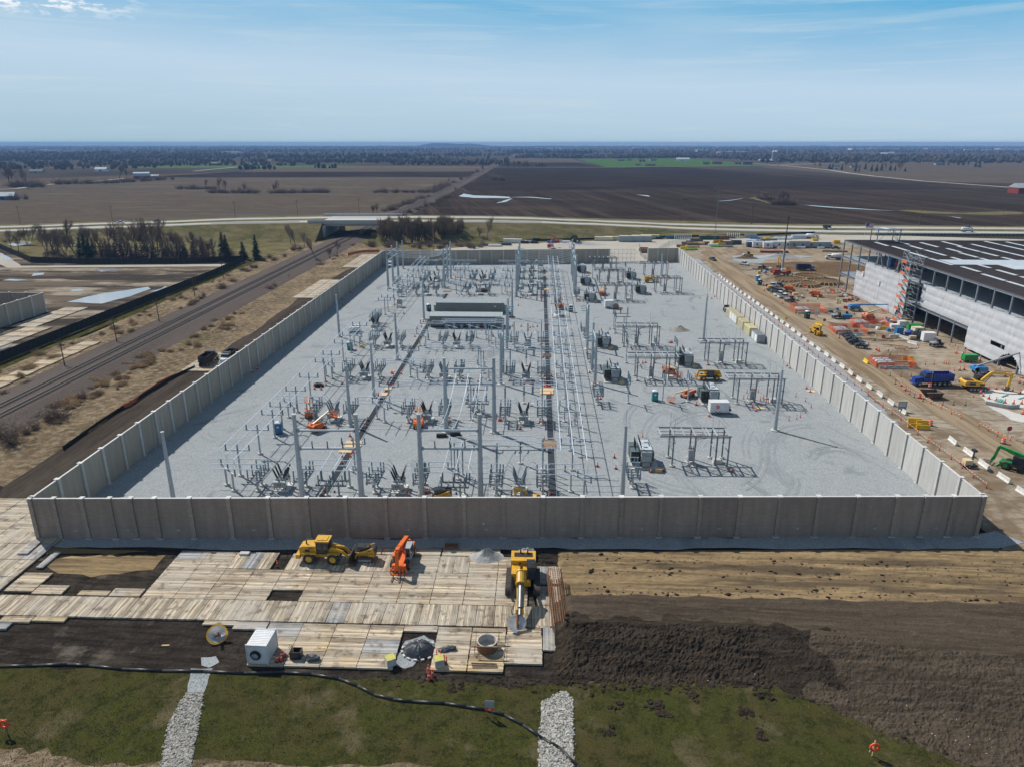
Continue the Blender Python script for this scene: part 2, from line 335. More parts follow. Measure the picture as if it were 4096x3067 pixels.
G_VERGE = ground('rough_verge', (.150, .125, .062), [(.03, .42, .60, (.088, .092, .030), .9), (.18, .46, .64, (.235, .19, .11), .75, (.5, 1, 1)), (.9, .5, .7, (.055, .052, .028), .55), (3, .5, .75, (.2, .17, .11), .4)], bump=((2, .5), (3, .2)))
G_GRASS = ground('mown_grass', (.055, .066, .012), [(.10, .40, .60, (.080, .064, .026), .9), (.5, .46, .60, (.022, .028, .007), .85), (2.2, .46, .62, (.085, .072, .028), .75), (7, .45, .7, (.028, .038, .010), .75), (.16, .56, .66, (.15, .12, .07), .7), (16, .5, .7, (.12, .115, .055), .45)], bump=((3, .16), (5, .06)))
G_DRY = ground('dry_grass', (.27, .20, .122), [(.05, .40, .56, (.155, .112, .068), .9), (.14, .46, .60, (.11, .082, .052), .85, (1, .6, 1)), (.6, .45, .66, (.42, .34, .235), .75), (2.4, .5, .72, (.13, .10, .062), .7), (.03, .60, .70, (.085, .085, .036), .75, (1, .5, 1))], bump=((2, .8), (3, .5), (1, .6)))
G_GRAVEL = ground('grey_gravel', (.33, .358, .37), [(.022, .36, .60, (.275, .302, .315), .95), (.06, .44, .62, (.33, .352, .355), .75, (1, .4, 1), 35, 7, 2.5), (.5, .44, .66, (.205, .228, .24), .6), (1.6, .44, .62, (.35, .37, .378), .65), (4, .42, .64, (.14, .152, .16), .75), (10, .42, .66, (.46, .48, .485), .6), (.055, .57, .66, (.19, .208, .22), .65, (1, .6, 1), 10, 6, 3.0), (.03, .62, .72, (.38, .355, .31), .5)], bump=((4, .07), (5, .05), (3, .06)))
G_APRON = ground('pale_gravel', (.42, .39, .335), [(.03, .4, .64, (.36, .325, .27), .8), (.2, .5, .68, (.47, .45, .41), .7, (1, .3, 1), 70), (2, .5, .7, (.30, .275, .23), .5)], bump=((2, .08),))
G_ROADD = ground('dirt_road', (.31, .24, .16), [(.4, .42, .58, (.175, .125, .078), .85, (1, .045, 1), 0, 5), (1.2, .48, .66, (.36, .29, .20), .6, (1, .04, 1)), (.05, .5, .68, (.20, .155, .105), .7, (1, .4, 1)), (3, .5, .72, (.16, .125, .085), .45)], bump=((0, .15), (1, .08)))
G_SITE = ground('site_earth', (.31, .245, .175), [(.03, .46, .60, (.36, .315, .25), .85), (.07, .47, .58, (.155, .11, .07), .85, (1, .5, 1), 20, 6, 1), (.25, .48, .64, (.38, .34, .28), .6), (.9, .48, .62, (.14, .105, .072), .7, (.25, 1, 1)), (4, .5, .72, (.24, .20, .15), .5)], bump=((3, .16), (1, .3)))
G_DARK = ground('dark_soil', (.046, .038, .031), [(.06, .45, .60, (.085, .070, .054), .85), (.35, .48, .64, (.024, .020, .017), .8), (1.5, .48, .68, (.088, .073, .058), .6), (6, .5, .7, (.03, .026, .023), .6), (.16, .57, .68, (.21, .18, .145), .7), (1.2, .46, .60, (.022, .018, .015), .7, (.15, 1, 1), 3)], bump=((3, .22), (2, .35)))
G_DARKST = ground('dark_soil_track', (.046, .037, .030), [(.25, .42, .62, (.088, .073, .058), .8, (1, .08, 1)), (1.2, .48, .66, (.038, .032, .028), .7, (1, .2, 1)), (5, .5, .7, (.10, .085, .07), .4)], bump=((1, .2), (2, .1)))
G_SAND = ground('tan_clay', (.245, .175, .095), [(.5, .44, .56, (.13, .094, .056), .9, (.08, 1, 1), 2), (1.6, .45, .62, (.33, .24, .13), .7, (.05, 1, 1), 1), (.3, .50, .60, (.085, .064, .043), .85, (.14, 1, 1), 2, 8), (2.2, .50, .66, (.12, .09, .06), .6, (.5, 1, 1), 0, 8), (.12, .60, .66, (.44, .33, .17), .75, (.2, 1.6, 1), 1, 5, .8)], bump=((3, .14), (0, .1)))
G_MUD = ground('left_mud', (.135, .106, .078), [(.03, .44, .52, (.040, .034, .030), .95, (.4, 1.6, 1)), (.05, .54, .60, (.33, .28, .215), .85, (.4, 1.3, 1)), (.3, .5, .68, (.09, .078, .065), .6, (.4, 1, 1)), (2, .5, .7, (.2, .17, .135), .4)], bump=((2, .2),))
G_BALL = ground('ballast', (.115, .095, .084), [(.08, .42, .64, (.085, .070, .062), .8, (1, .2, 1)), (1.5, .45, .66, (.16, .135, .12), .6), (6, .45, .68, (.06, .052, .047), .65)], bump=((2, .1),))
G_CONCR = ground('highway_concrete', (.43, .42, .385), [(.2, .42, .66, (.36, .35, .32), .7, (.05, 1, 1)), (.02, .45, .65, (.47, .46, .43), .6)], rough=.8)
G_SLAB = ground('fresh_slab', (.56, .55, .52), [(.06, .42, .64, (.48, .465, .43), .7), (.6, .5, .7, (.62, .61, .58), .6)])
G_RIP = ground('rip_rap', (.40, .39, .35), [(1.2, .4, .6, (.30, .29, .26), .8)])
def water(name, col):
    m, n, l, b = newmat(name); b.inputs['Base Color'].default_value = rgba(col); b.inputs['Roughness'].default_value = .06; b.inputs['Specular IOR Level'].default_value = .6
    nz = n.new('ShaderNodeTexNoise'); nz.inputs['Scale'].default_value = 1.5; bp = n.new('ShaderNodeBump'); bp.inputs['Distance'].default_value = .01; l.new(nz.outputs[0], bp.inputs['Height']); l.new(bp.outputs[0], b.inputs['Normal'])
    return m
WATER = water('puddle_water', (.34, .35, .35)); WATERT = water('muddy_water', (.17, .115, .045))  # puddle water: bright sky reflection put into its pale base colour
# ================================================================ the ground, sheet over sheet
def ragged(pts, step, jit, seed=0.0):
    out = []
    n = len(pts)
    for i in range(n):
        a, b = Vector((*pts[i][:2], 0)), Vector((*pts[(i + 1) % n][:2], 0)); L = (b - a).length; k = max(1, int(L / step)); d = (b - a) / max(L, 1e-6); nr = Vector((-d.y, d.x, 0))
        for j in range(k):
            p = a + (b - a) * (j / k)
            q = noise.noise(p * (.9 / step) + Vector((seed, 0, 0))) * jit * 1.6 if jit else 0
            q2 = noise.noise(p * (.23 / step) + Vector((0, seed, 5))) * jit * 1.6 if jit else 0
            p = p + nr * (q + q2); out.append((p.x, p.y))
    return out
def patch(name, m, pts, z, step=8, jit=0, seed=0.0):
    q = ragged(pts, step, jit, seed) if jit else [tuple(p[:2]) for p in pts]
    mb = MB(); mb.add([(x, y, z) for x, y in q], [tuple(range(len(q)))])
    area = sum(a[0] * b[1] - b[0] * a[1] for a, b in zip(q, q[1:] + q[:1]))
    if area < 0: mb.f = [f[::-1] for f in mb.f]
    return tag(mb.out(name, m), kind='structure')
def rect(x0, x1, y0, y1): return [(x0, y0), (x1, y0), (x1, y1), (x0, y1)]
def strip(name, m, line, w, z):
    L, R_ = [], []
    for i, p in enumerate(line):
        a, b = line[max(0, i - 1)], line[min(len(line) - 1, i + 1)]; d = Vector((b[0] - a[0], b[1] - a[1])).normalized()
        L.append((p[0] - d.y * w / 2, p[1] + d.x * w / 2)); R_.append((p[0] + d.y * w / 2, p[1] - d.x * w / 2))
    mb = MB(); n = len(line); mb.add([(x, y, z) for x, y in L + R_], [(i + n, i + n + 1, i + 1, i) for i in range(n - 1)])
    return tag(mb.out(name, m), kind='structure')
patch('ground', G_FIELD, rect(-18000, 18000, -400, 14500), -.40)
patch('stubble_field', G_STUB, [(-118, 590), (-122, 1600), (-640, 1560), (-1100, 1000), (-620, 560), (-400, 500)], -.2)
patch('dark_field', G_PLOW2, [(-124, 1330), (-124, 1600), (-640, 1560), (-720, 1310)], -.14, 40, 8)
patch('pale_stubble', G_STUB, [(-124, 1600), (-124, 1950), (-420, 2000), (-700, 1880), (-640, 1560)], -.16)
patch('plowed_field', G_PLOW, [(-108, 590), (-40, 600), (180, 545), (420, 530), (1400, 530), (1400, 850), (640, 1150), (330, 1990), (213, 1864), (-108, 1880)], -.2)
patch('dark_plowed_field', G_PLOW2, [(-95, 960), (600, 1010), (480, 1300), (330, 1990), (213, 1850), (-108, 1870)], -.14, 60, 14)
patch('pale_field', G_STUB, [(-108, 2350), (150, 2350), (120, 2950), (-108, 2950)], -.15)
patch('dark_far_field', G_PLOW2, [(-108, 1910), (170, 1910), (120, 2330), (-108, 2330)], -.15)
patch('green_field', G_GREENF, [(160, 1900), (640, 2080), (610, 3000), (150, 2900)], -.15, 60, 12)
patch('green_strip', G_GREENF, [(-1000, 1780), (-520, 1890), (-500, 2080), (-1020, 1960)], -.15, 60, 10)
patch('east_stubble', G_STUB, [(640, 1190), (1500, 880), (2600, 1300), (2400, 2600), (800, 2400), (560, 1900)], -.17)
patch('east_dark_field', G_PLOW2, [(720, 1120), (1400, 860), (1900, 1010), (1300, 1230)], -.13, 50, 12)
patch('verge', G_VERGE, [(-700, 380), (-330, 425), (-120, 415), (-80, 412), (-60, 400), (40, 452), (110, 470), (220, 500), (460, 490), (460, 545), (180, 565), (-30, 620), (-180, 625), (-400, 540), (-700, 420)], -.12)
patch('left_mud', G_MUD, [(-420, 150), (-152, 150), (-152, 366), (-262, 358), (-345, 440), (-500, 470)], -.10)
patch('left_grass', G_GRASS, [(-153, 150), (-146, 150), (-146, 372), (-153, 372)], -.06, 6, 1.2)
patch('left_lawn', G_VERGE, [(-330, 425), (-262, 362), (-150, 368), (-140, 372), (-140, 430), (-240, 415)], -.08, 8, 2)
patch('dry_grass', G_DRY, [(-147, 60), (-78, 60), (-78, 415), (-110, 440), (-147, 450)], -.05, 6, 1.5)
patch('dark_soil_strip', G_DARKST, [(-79, 88), (-97, 112), (-96.5, 150), (-95, 185), (-94, 230), (-96, 300), (-90, 400), (-79, 410)], .0, 4, .7)
patch('gravel_path', G_APRON, [(-160, 150), (-154.2, 150), (-154.2, 360), (-262, 350), (-330, 420), (-340, 415), (-264, 344), (-160, 352)], -.04, 6, .5)
patch('apron', G_APRON, [(-77, 362), (-60, 415), (-22, 440), (40, 458), (76, 466), (150, 478), (192, 496), (240, 492), (330, 470), (330, 300), (129, 300), (72, 377)], -.03, 8, .8)
patch('site_earth', G_SITE, [(72, 96), (72, 377), (84, 440), (120, 452), (200, 455), (235, 470), (250, 300), (330, 200), (330, 60), (72, 60)], -.01, 6, .4)
patch('roadside_gravel', G_GRAVEL, [(71, 128), (76, 122), (80, 150), (84.2, 185), (84.6, 340), (86, 385), (78, 392), (74, 376)], .02, 4, .8)
patch('dirt_road', G_ROADD, [(88, 84), (92, 120), (91, 150), (88, 180), (87.3, 330), (89, 383), (92, 412), (104, 424), (150, 426), (215, 424), (215, 409), (118, 410), (104, 406), (99, 395), (97.5, 371), (99, 330), (101, 275), (100, 235), (97.5, 205), (97, 170), (102, 140), (106, 84)], .04, 5, .8)
patch('dug_earth', ground('dug_earth', (.13, .085, .05), [(.1, .42, .64, (.19, .13, .08), .8), (1, .5, .7, (.08, .055, .037), .6)], bump=((1, .3),)), [(104, 352), (118, 372), (135, 378), (160, 376), (168, 350), (150, 338), (138, 332), (124, 345)], .05, 4, 1.5)
patch('grey_stone_pad', G_GRAVEL, [(103, 376), (107, 398), (135, 402), (150, 396), (140, 390), (122, 384), (116, 372)], .05, 4, 1)
patch('front_soil', G_DARK, [(-110, 45), (75, 45), (75, 96), (-78, 94.6), (-92, 110), (-110, 120)], -.02)
def clay():
    mb = MB(); nx, ny = 250, 62; vs = []
    for j in range(ny + 1):
        for i in range(nx + 1):
            x = 3.2 + 76 * i / nx; y = 80.2 + (14.6 + x * .045) * j / ny; e = min(1, j / 4, (ny - j) / 4, i / 3, (nx - i) / 3); p = Vector((x, y, 0))
            rut = sum(math.exp(-((y - c - 1.1 * noise.noise(Vector((x * .05, c, 0)))) / .28) ** 2) for c in (84.3, 86.4, 88.0, 90.2, 92.1))
            berm = sum(math.exp(-((y - c - 1.0 * noise.noise(Vector((x * .07, c, 3)))) / .45) ** 2) for c in (81.6, 91.3)) * max(0, .55 + noise.noise(Vector((x * .3, y, 1))))
            vs.append((x, y, -.12 + e * (.30 + .10 * noise.fractal(p * .5, 1, 2, 5) - .05 * rut + .18 * berm + .10 * berm * noise.noise(p * 2.5))))
    mb.add(vs, [(j * (nx + 1) + i, j * (nx + 1) + i + 1, (j + 1) * (nx + 1) + i + 1, (j + 1) * (nx + 1) + i) for j in range(ny) for i in range(nx)]); tag(mb.out('tan_clay', G_SAND), kind='structure')
clay()
patch('left_clay', G_SAND, [(-76.5, 90), (-56, 91.4), (-56, 88), (-60, 86), (-67, 86.5), (-72, 88)], .02, 1.6, .8)
patch('dead_straw', G_DRY, [(-60, 50), (-60, 55.2), (-50, 54.8), (-40, 53.6), (-33, 54.4), (-20, 54.3), (0, 54.4), (0, 50)], .028, 1.2, .5)
patch('front_gravel', G_GRAVEL, [(-80, 97), (-78.4, 92.9), (-60, 93.2), (-40, 93.4), (0, 95.0), (40, 96.6), (71, 98.3), (76, 99.6), (74, 103), (70, 101.5), (-78.4, 95.4)], .04, 3, .45)
patch('gravel_yard', G_GRAVEL, [(-78.4, 95.2), (70.4, 101.4), (73.0, 375.7), (35, 371.2), (-78.6, 360.2)], .05)
G_TRACK = ground('rolled_gravel', (.235, .26, .272), [(.3, .44, .60, (.30, .325, .338), .8), (4, .42, .64, (.16, .175, .185), .7), (10, .44, .66, (.40, .42, .43), .5)])
RTK = random.Random(2)
for k in range(70):
    cx, cy, r0, a0, da = RTK.choice(((40, 128), (55, 190), (45, 230), (-66, 150), (-66, 240), (60, 120), (30, 145))) + (RTK.uniform(9, 34), RTK.uniform(0, 6.3), RTK.uniform(.5, 1.3))
    for o_ in (0, 1.9): patch_ = [(cx + RTK.uniform(-.1, .1) + (r0 + o_) * .55 * math.cos(a0 + da * i / 14), cy + (r0 + o_) * math.sin(a0 + da * i / 14)) for i in range(15)]; all(-74 < p[0] < 68 and 106 < p[1] < 330 and not -50 < p[0] < 14 for p in patch_) and strip('tyre_track', G_TRACK, patch_, .5, .054 + .0006 * k + .0005 * o_)
patch('grass', G_GRASS, [(-75, 50), (-75, 66.8), (-55, 67.3), (-43, 66.7), (-27, 66.9), (-19, 66.2), (-10, 66.6), (-4, 65.5), (.5, 66.3), (8, 67), (28, 68.3), (33, 67), (36, 62.5), (41, 58.5), (48, 55), (52, 50)], .02, 1.5, .5)
# the steeper bank and heaped black soil at the lower right: one modelled surface
def soil():
    mb = MB(); x0, x1, y0, y1, st = 1.5, 84, 50, 83.8, .21
    nx, ny = int((x1 - x0) / st), int((y1 - y0) / st); vs = []
    for j in range(ny + 1):
        for i in range(nx + 1):
            x, y = x0 + (x1 - x0) * i / nx, y0 + (y1 - y0) * j / ny
            ridge = 74.6 - max(0, x - 25) * .15 - max(0, 8 - x) * .3 + .9 * noise.noise(Vector((x * .12, 3, 0))); foot = 66.5 + .6 * noise.noise(Vector((x * .3, 9, 0)))
            if x > 28: foot = 66.5 - (x - 28) * .68 + .8 * noise.noise(Vector((x * .3, 2, 0)))
            topy = 82.4 + .5 * noise.noise(Vector((x * .25, 7, 1)))
            t = (y - foot) / max(1, ridge - foot); t = max(0, min(1, t)); h = 2.5 * (t * t * (3 - 2 * t))
            u = max(0, min(1, (topy - y) / 2.2)); u = u * u * (3 - 2 * u); h = min(h, 2.5) * u
            e = max(0, min(1, (x - 2.2) / 2.5)); h *= e
            mask = max(0, min(1, (y - foot + .9) / 1.2)) * max(0, min(1, (topy + .4 - y) / .8)) * max(0, min(1, (x - 1.5) / 1.4))
            p = Vector((x, y, 0)); slope = 1 if t < 1 else .35
            d = noise.fractal(p * .6, 1.0, 2.0, 4) * .16 + noise.fractal(p * 2.2 + Vector((9, 0, 0)), .5, 2.1, 3) * (.19 if x < 27 else .11)
            if slope < 1: d = .12 * noise.noise(Vector((x * .12, y * 1.3, 4))) + .10 * noise.fractal(p * .8, 1, 2, 4) - .05 * (math.sin(y * 2.1 + .6 * math.sin(x * .12)) > .55)
            vs.append((x, y, -.35 + mask * (.36 + h + d * (.5 + .5 * slope))))
    fs = [(j * (nx + 1) + i, j * (nx + 1) + i + 1, (j + 1) * (nx + 1) + i + 1, (j + 1) * (nx + 1) + i) for j in range(ny) for i in range(nx)]
    mb.add(vs, fs)
    for q, f in enumerate(fs): p = Vector(vs[f[0]]); mb.mi[q] = 1 if p.x + 9 * noise.noise(p * .25) > 33 or p.y > 75.5 - max(0, p.x - 25) * .15 + 1.5 * noise.noise(p * .5) else 0
    return tag(mb.out('soil_bank', [G_BANK, ground('brown_soil', (.082, .063, .045), [(.5, .44, .60, (.048, .037, .027), .85, (.07, 1, 1), 3), (1.8, .48, .62, (.12, .095, .07), .6, (.15, 1, 1), 4), (4, .45, .65, (.042, .034, .026), .6), (9, .64, .72, (.26, .23, .19), .5)], bump=((2, .12), (0, .2)))]), kind='structure')
G_BANK = ground('bank_soil', (.040, .031, .023), [(.07, .46, .62, (.072, .054, .038), .85, (.35, 1.6, 1)), (.9, .46, .60, (.020, .016, .013), .75, (.10, 1, 1), 3), (2.5, .50, .66, (.080, .063, .047), .55, (.6, 1, 1)), (9, .62, .70, (.17, .15, .125), .5), (8, .45, .65, (.018, .015, .012), .6), (1.4, .5, .62, (.062, .050, .038), .6, (.12, 1, 1), 4)], bump=((2, .12), (4, .12), (1, .15)))
soil()
# rough lumpy fringe along the grass edge and clods thrown on the grass (nobody could count them)
def clods():
    mb = MB(); r = random.Random(5)
    for _ in range(2500):
        k = r.random()
        if _ > 1500: x, y = r.uniform(3.5, 78), r.choice((82.0, 81.4, 91.4, 88, 84)) + r.gauss(0, .5) + .03 * r.uniform(0, 70); s = min(.3, .04 + r.expovariate(18)); mb.blob((x, y, .16), s * 1.4, s, s * .7, .4, 6, 4, r); continue
        if _ > 520:
            x, y = 2.5 + 46 * r.random() ** 1.6, r.uniform(67.3, 77); y -= max(0, x - 28) * .55; t = max(0, min(1, (y - 67.6) / 8.5)); s = min(.4, .05 + r.expovariate(14)); mb.blob((x, y, 2.3 * t * t * (3 - 2 * t) * (x > 4)), s, s * r.uniform(.7, 1.2), s * .8, .4, 6, 4, r); continue
        if k < .45: x, y, s = r.uniform(2, 34), r.gauss(67.2, .9), r.uniform(.07, .32)
        elif k < .6: x, y, s = r.uniform(-18, 6), r.gauss(66.6, .7), r.uniform(.06, .26)
        elif k < .8: t = r.random(); x, y, s = 30 + 18 * t + r.gauss(0, 1.0), 67.5 - 12.5 * t + r.gauss(0, .8), r.uniform(.06, .28)
        else:
            cx, cy = r.choice([(9.5, 63), (13.5, 63.6), (14.2, 62.6), (23.5, 63.1), (24, 60), (8.2, 59.5), (18, 65), (26, 65.5), (-9, 65.3)]); x, y, s = r.gauss(cx, .45), r.gauss(cy, .4), r.uniform(.08, .36)
        mb.blob((x, y, s * .1), s * r.uniform(.7, 1.6), s * r.uniform(.7, 1.4), s * .5, .5, 7, 5, r)
    return tag(mb.out('soil_clods', G_BANK), kind='stuff', label='black clods of soil strewn on the grass', cat='soil')
clods()
def pebbles():
    mb = MB(); r = random.Random(8)
    for _ in range(260):
        x, y = r.uniform(20, 52), r.uniform(52, 74); t = max(0, min(1, (y - 66) / 9)); s = r.uniform(.03, .085)
        if y < 67.2 - max(0, x - 29) * .68: continue
        mb.blob((x, y, .12 + (1.35 * t * t * (3 - 2 * t) if x < 40 else .9)), s, s, s * .7, .2, 5, 3, r)
    return tag(mb.out('loose_stones', mat('pale_stone', (.42, .39, .34), .9)), kind='stuff', label='pale stones scattered on the black soil bank', cat='stones')
pebbles()
def riprap(name, poly, seed, lab):
    r = random.Random(seed); mb = MB(); xs = [p[0] for p in poly]; ys = [p[1] for p in poly]
    def inside(x, y):
        c = False
        for (x1, y1), (x2, y2) in zip(poly, poly[1:] + poly[:1]):
            if (y1 > y) != (y2 > y) and x < (x2 - x1) * (y - y1) / (y2 - y1) + x1: c = not c
        return c
    n = 0
    for _ in range(9000):
        x, y = r.uniform(min(xs), max(xs)), r.uniform(min(ys), max(ys))
        if inside(x + r.gauss(0, .15), y):
            s = r.uniform(.06, .15); mb.cur = r.choice((0, 0, 1, 2)); mb.blob((x, y, .05 + r.uniform(0, .07)), s, s * r.uniform(.7, 1.3), s * .7, .25, 6, 4, r); n += 1
        if n > 2300: break
    mb.cur = 0
    return tag(mb.out(name, STONES), lab, 'stones', kind='stuff')
STONES = [mat('river_stone_pale', (.40, .385, .345), .9), mat('river_stone_tan', (.31, .28, .23), .9), mat('river_stone_grey', (.24, .245, .24), .9)]
P1 = [V(648, 450), V(750, 345), V(688, 340), V(640, 400), V(585, 640), V(695, 640)]
P1 = [V(688, 340), V(750, 342), V(742, 395), V(697, 640), V(588, 640), V(628, 440)]
P2 = [V(1998, 375), V(2080, 335), V(2113, 365), V(2113, 640), V(1983, 640)]
patch('stone_bed', G_RIP, P1, .035); patch('stone_bed', G_RIP, P2, .035)
riprap('river_stones', P1, 3, 'pale river stones in the drainage channel at the left of the lawn')
riprap('river_stones', P2, 4, 'pale river stones in the drainage channel below the black soil')
patch('gravel_chute', G_GRAVEL, [V(705, 248), V(785, 250), V(752, 340), V(690, 338)], .03, 1, .15)
patch('gravel_spill', G_GRAVEL, [V(740, 215), V(800, 205), V(800, 225), V(775, 245), V(745, 240)], .04, .8, .3)
# puddles
patch('puddle', WATERT, [W(280, 470), W(800, 490), W(1200, 505), W(900, 540), (-68, 91.2), W(350, 540)], .055, 2, .25)
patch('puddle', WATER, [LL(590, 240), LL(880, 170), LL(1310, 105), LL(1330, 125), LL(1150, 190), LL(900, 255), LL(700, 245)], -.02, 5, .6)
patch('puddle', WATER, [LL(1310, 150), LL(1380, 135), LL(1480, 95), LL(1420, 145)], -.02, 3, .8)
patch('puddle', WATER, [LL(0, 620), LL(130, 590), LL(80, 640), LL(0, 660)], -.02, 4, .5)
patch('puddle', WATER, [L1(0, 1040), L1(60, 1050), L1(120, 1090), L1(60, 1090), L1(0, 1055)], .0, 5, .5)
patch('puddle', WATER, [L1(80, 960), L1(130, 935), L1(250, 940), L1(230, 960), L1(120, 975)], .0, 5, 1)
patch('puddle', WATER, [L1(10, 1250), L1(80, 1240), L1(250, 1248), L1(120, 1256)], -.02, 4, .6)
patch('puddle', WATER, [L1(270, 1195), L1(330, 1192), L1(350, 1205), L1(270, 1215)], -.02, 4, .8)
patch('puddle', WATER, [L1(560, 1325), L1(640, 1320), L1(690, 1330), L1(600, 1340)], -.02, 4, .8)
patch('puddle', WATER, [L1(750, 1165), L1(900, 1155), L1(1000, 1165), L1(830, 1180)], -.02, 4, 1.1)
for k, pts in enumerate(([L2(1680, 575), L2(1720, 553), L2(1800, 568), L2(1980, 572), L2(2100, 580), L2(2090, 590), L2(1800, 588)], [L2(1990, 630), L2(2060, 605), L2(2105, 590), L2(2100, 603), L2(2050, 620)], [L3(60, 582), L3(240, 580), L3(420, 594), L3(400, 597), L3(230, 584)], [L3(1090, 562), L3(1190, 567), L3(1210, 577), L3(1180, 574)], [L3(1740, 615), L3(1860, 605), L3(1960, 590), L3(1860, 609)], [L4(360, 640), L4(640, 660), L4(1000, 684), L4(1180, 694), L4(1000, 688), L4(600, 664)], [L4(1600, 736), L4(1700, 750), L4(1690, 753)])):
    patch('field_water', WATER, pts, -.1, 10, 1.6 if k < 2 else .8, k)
patch('wet_grass', G_VERGE, [L4(1200, 690), L4(1300, 687), L4(1700, 710), L4(2050, 700), L4(2212, 705), L4(2212, 720), L4(1900, 728), L4(1400, 712)], -.1, 12, 2)
patch('wet_grass', G_VERGE, [L3(2000, 590), L3(2050, 582), L4(180, 640), L4(60, 610)], -.1, 8, 2)
# far roads
strip('country_road', G_CONCR, [L4(0, 310), L4(300, 332), L4(640, 365), L4(800, 390), L4(1000, 415), L4(1400, 455), L4(2100, 505), L4(2300, 525)], 8, .0)
strip('country_road', G_CONCR, [(-1500, 1820), (-700, 1880), (-124, 1890), (160, 1895), (640, 2060), (1000, 2420)], 8, .0)
strip('country_road', G_CONCR, [L1(-100, 525), L1(130, 513), L1(400, 480), L1(780, 455), L1(1000, 430)], 7, .0)
strip('country_road', G_CONCR, [L1(1560, 372), L1(1800, 350), L1(2000, 332)], 9, .0)
# ================================================================ highway on its bank, bridge, railway
ROADC = [(-900, 505, 1.0), (-380, 480, 3.0), (-285, 482, 6.0), (-200, 486, 8.8), (-140, 489, 9.6), (-105, 492, 9.6), (-85, 494, 9.6), (-45, 498, 9.2), (-10, 503, 8.3), (30, 513, 6), (62, 521, 4), (105, 528, 1.6), (150, 528, .7), (200, 524, .5), (330, 520, .5), (760, 508, .5)]
def road_at(x):
    for a, b in zip(ROADC, ROADC[1:]):
        if a[0] <= x <= b[0]:
            t = (x - a[0]) / (b[0] - a[0]); s = t * t * (3 - 2 * t) * .5 + t * .5
            d = Vector((b[0] - a[0], b[1] - a[1])).normalized(); return a[1] + (b[1] - a[1]) * t, a[2] + (b[2] - a[2]) * s, d
    return 505, 1, Vector((1, 0))
def sweep(name, m, x0, x1, sec, st=10, dz=0.0, cap=False):
    """sec(z) gives the cross section as (offset from the centre line, height)"""
    mb = MB(); k = max(2, int((x1 - x0) / st)); n = 0; vs = []
    for i in range(k + 1):
        x = x0 + (x1 - x0) * i / k; y, z, d = road_at(x); s = sec(z); n = len(s)
        vs += [(x - d.y * o, y + d.x * o, h + dz) for o, h in s]
    mb.add(vs, [(i * n + j, (i + 1) * n + j, (i + 1) * n + j + 1, i * n + j + 1) for i in range(k) for j in range(n - 1)])
    if cap: mb.add(vs[:n], [tuple(range(n))]); mb.add(vs[-n:], [tuple(range(n))])
    return tag(mb.out(name, m), kind='structure')
bank = lambda z: [(-24 - 2.3 * z, -.3), (-22, z - .12), (22, z - .12), (24 + 2.3 * z, -.3)]
for a, b in ((-900, -142), (-106, 760)): sweep('highway_embankment', G_VERGE, a, b, bank, 8, 0, True)
for o0, o1, dz in ((-18, -7, 0), (7, 18, 0)): sweep('highway', G_CONCR, -900, 760, lambda z: [(o0, z), (o1, z)], 8, dz)
for o0, o1 in ((-21.4, -20.0), (20.0, 21.2)): sweep('roadside_path', G_CONCR, -900, 760, lambda z: [(o0, z), (o1, z)], 8, -.02)
for o0 in (-12.6, 12.4): sweep('lane_marking', mat('lane_white', (.7, .7, .68), .7), -900, 760, lambda z: [(o0, z), (o0 + .22, z)], 8, .03)
br = thing('road_bridge', 'pale concrete overpass carrying the highway over the railway', 'bridge', (-124, 491, 0), .05)
for s in (-1, 1):
    MB().bb(-28, 28, s * 22 - .3, s * 22 + .3, 8.6, 10.9).bb(-28, 28, s * 22 - .4, s * 22 + .4, 10.9, 11.1).out('parapet', CONC, br)
g = MB()
for yy in range(-20, 21, 4): g.bb(-21, 21, yy - .4, yy + .4, 7.1, 8.9)
g.out('girders', CONC, br)
MB().bb(-21, 21, -22, 22, 8.9, 9.5).out('deck', CONC, br)
for s in (-1, 1): MB().add([(s * 18, -22, -.3), (s * 18, 22, -.3), (s * 16.2, 22, 7.1), (s * 16.2, -22, 7.1), (s * 21, -23, -.3), (s * 21, 23, -.3), (s * 21, 23, 9), (s * 21, -23, 9)], [(0, 1, 2, 3), (4, 7, 6, 5), (0, 3, 7, 4), (1, 5, 6, 2), (3, 2, 6, 7)]).out('abutment', CONC, br)
for s in (-1, 1):                                       # sloping wing walls
    MB().add([(s * 18, -22, -.3), (s * 16.2, -22, 7.1), (s * 21, -22, 8.9), (s * 27, -38, -.3), (s * 26, -36.5, .8), (s * 21.5, -23.2, 8.9)], [(0, 1, 4, 3), (1, 2, 5, 4)]).out('wing_wall', CONC, br)
for k, x0 in enumerate((-215, -60)):
    t = thing('guard_rail', ['galvanised guard rail beside the road west of the bridge', 'galvanised guard rail beside the road east of the bridge'][k], 'guard rail')
    r, p = MB(), MB(); prev = None
    for i in range(12):
        x = x0 + i * 5.2; y, z, d = road_at(x); q = (x + d.y * 19, y - d.x * 19, z + .6); p.bx(q[0], q[1], z + .3, .12, .12, .75)
        if prev: r.beam(prev, q, .08, .32)
        prev = q
    r.out('rail', GALV, t); tag(p.out('posts', GALV, t), kind='stuff')
RAILM = mat('worn_rail', (.075, .062, .056), .5, .3); SLEEP = mat('sleeper', (.085, .07, .06), .9)
mb = MB(); mb.prof([(-136, -.2), (-130, .3), (-127.6, .75), (-118.4, .75), (-115.6, .3), (-110.5, -.2)], 30, 4200); tag(mb.out('ballast_bed', G_BALL), kind='structure')
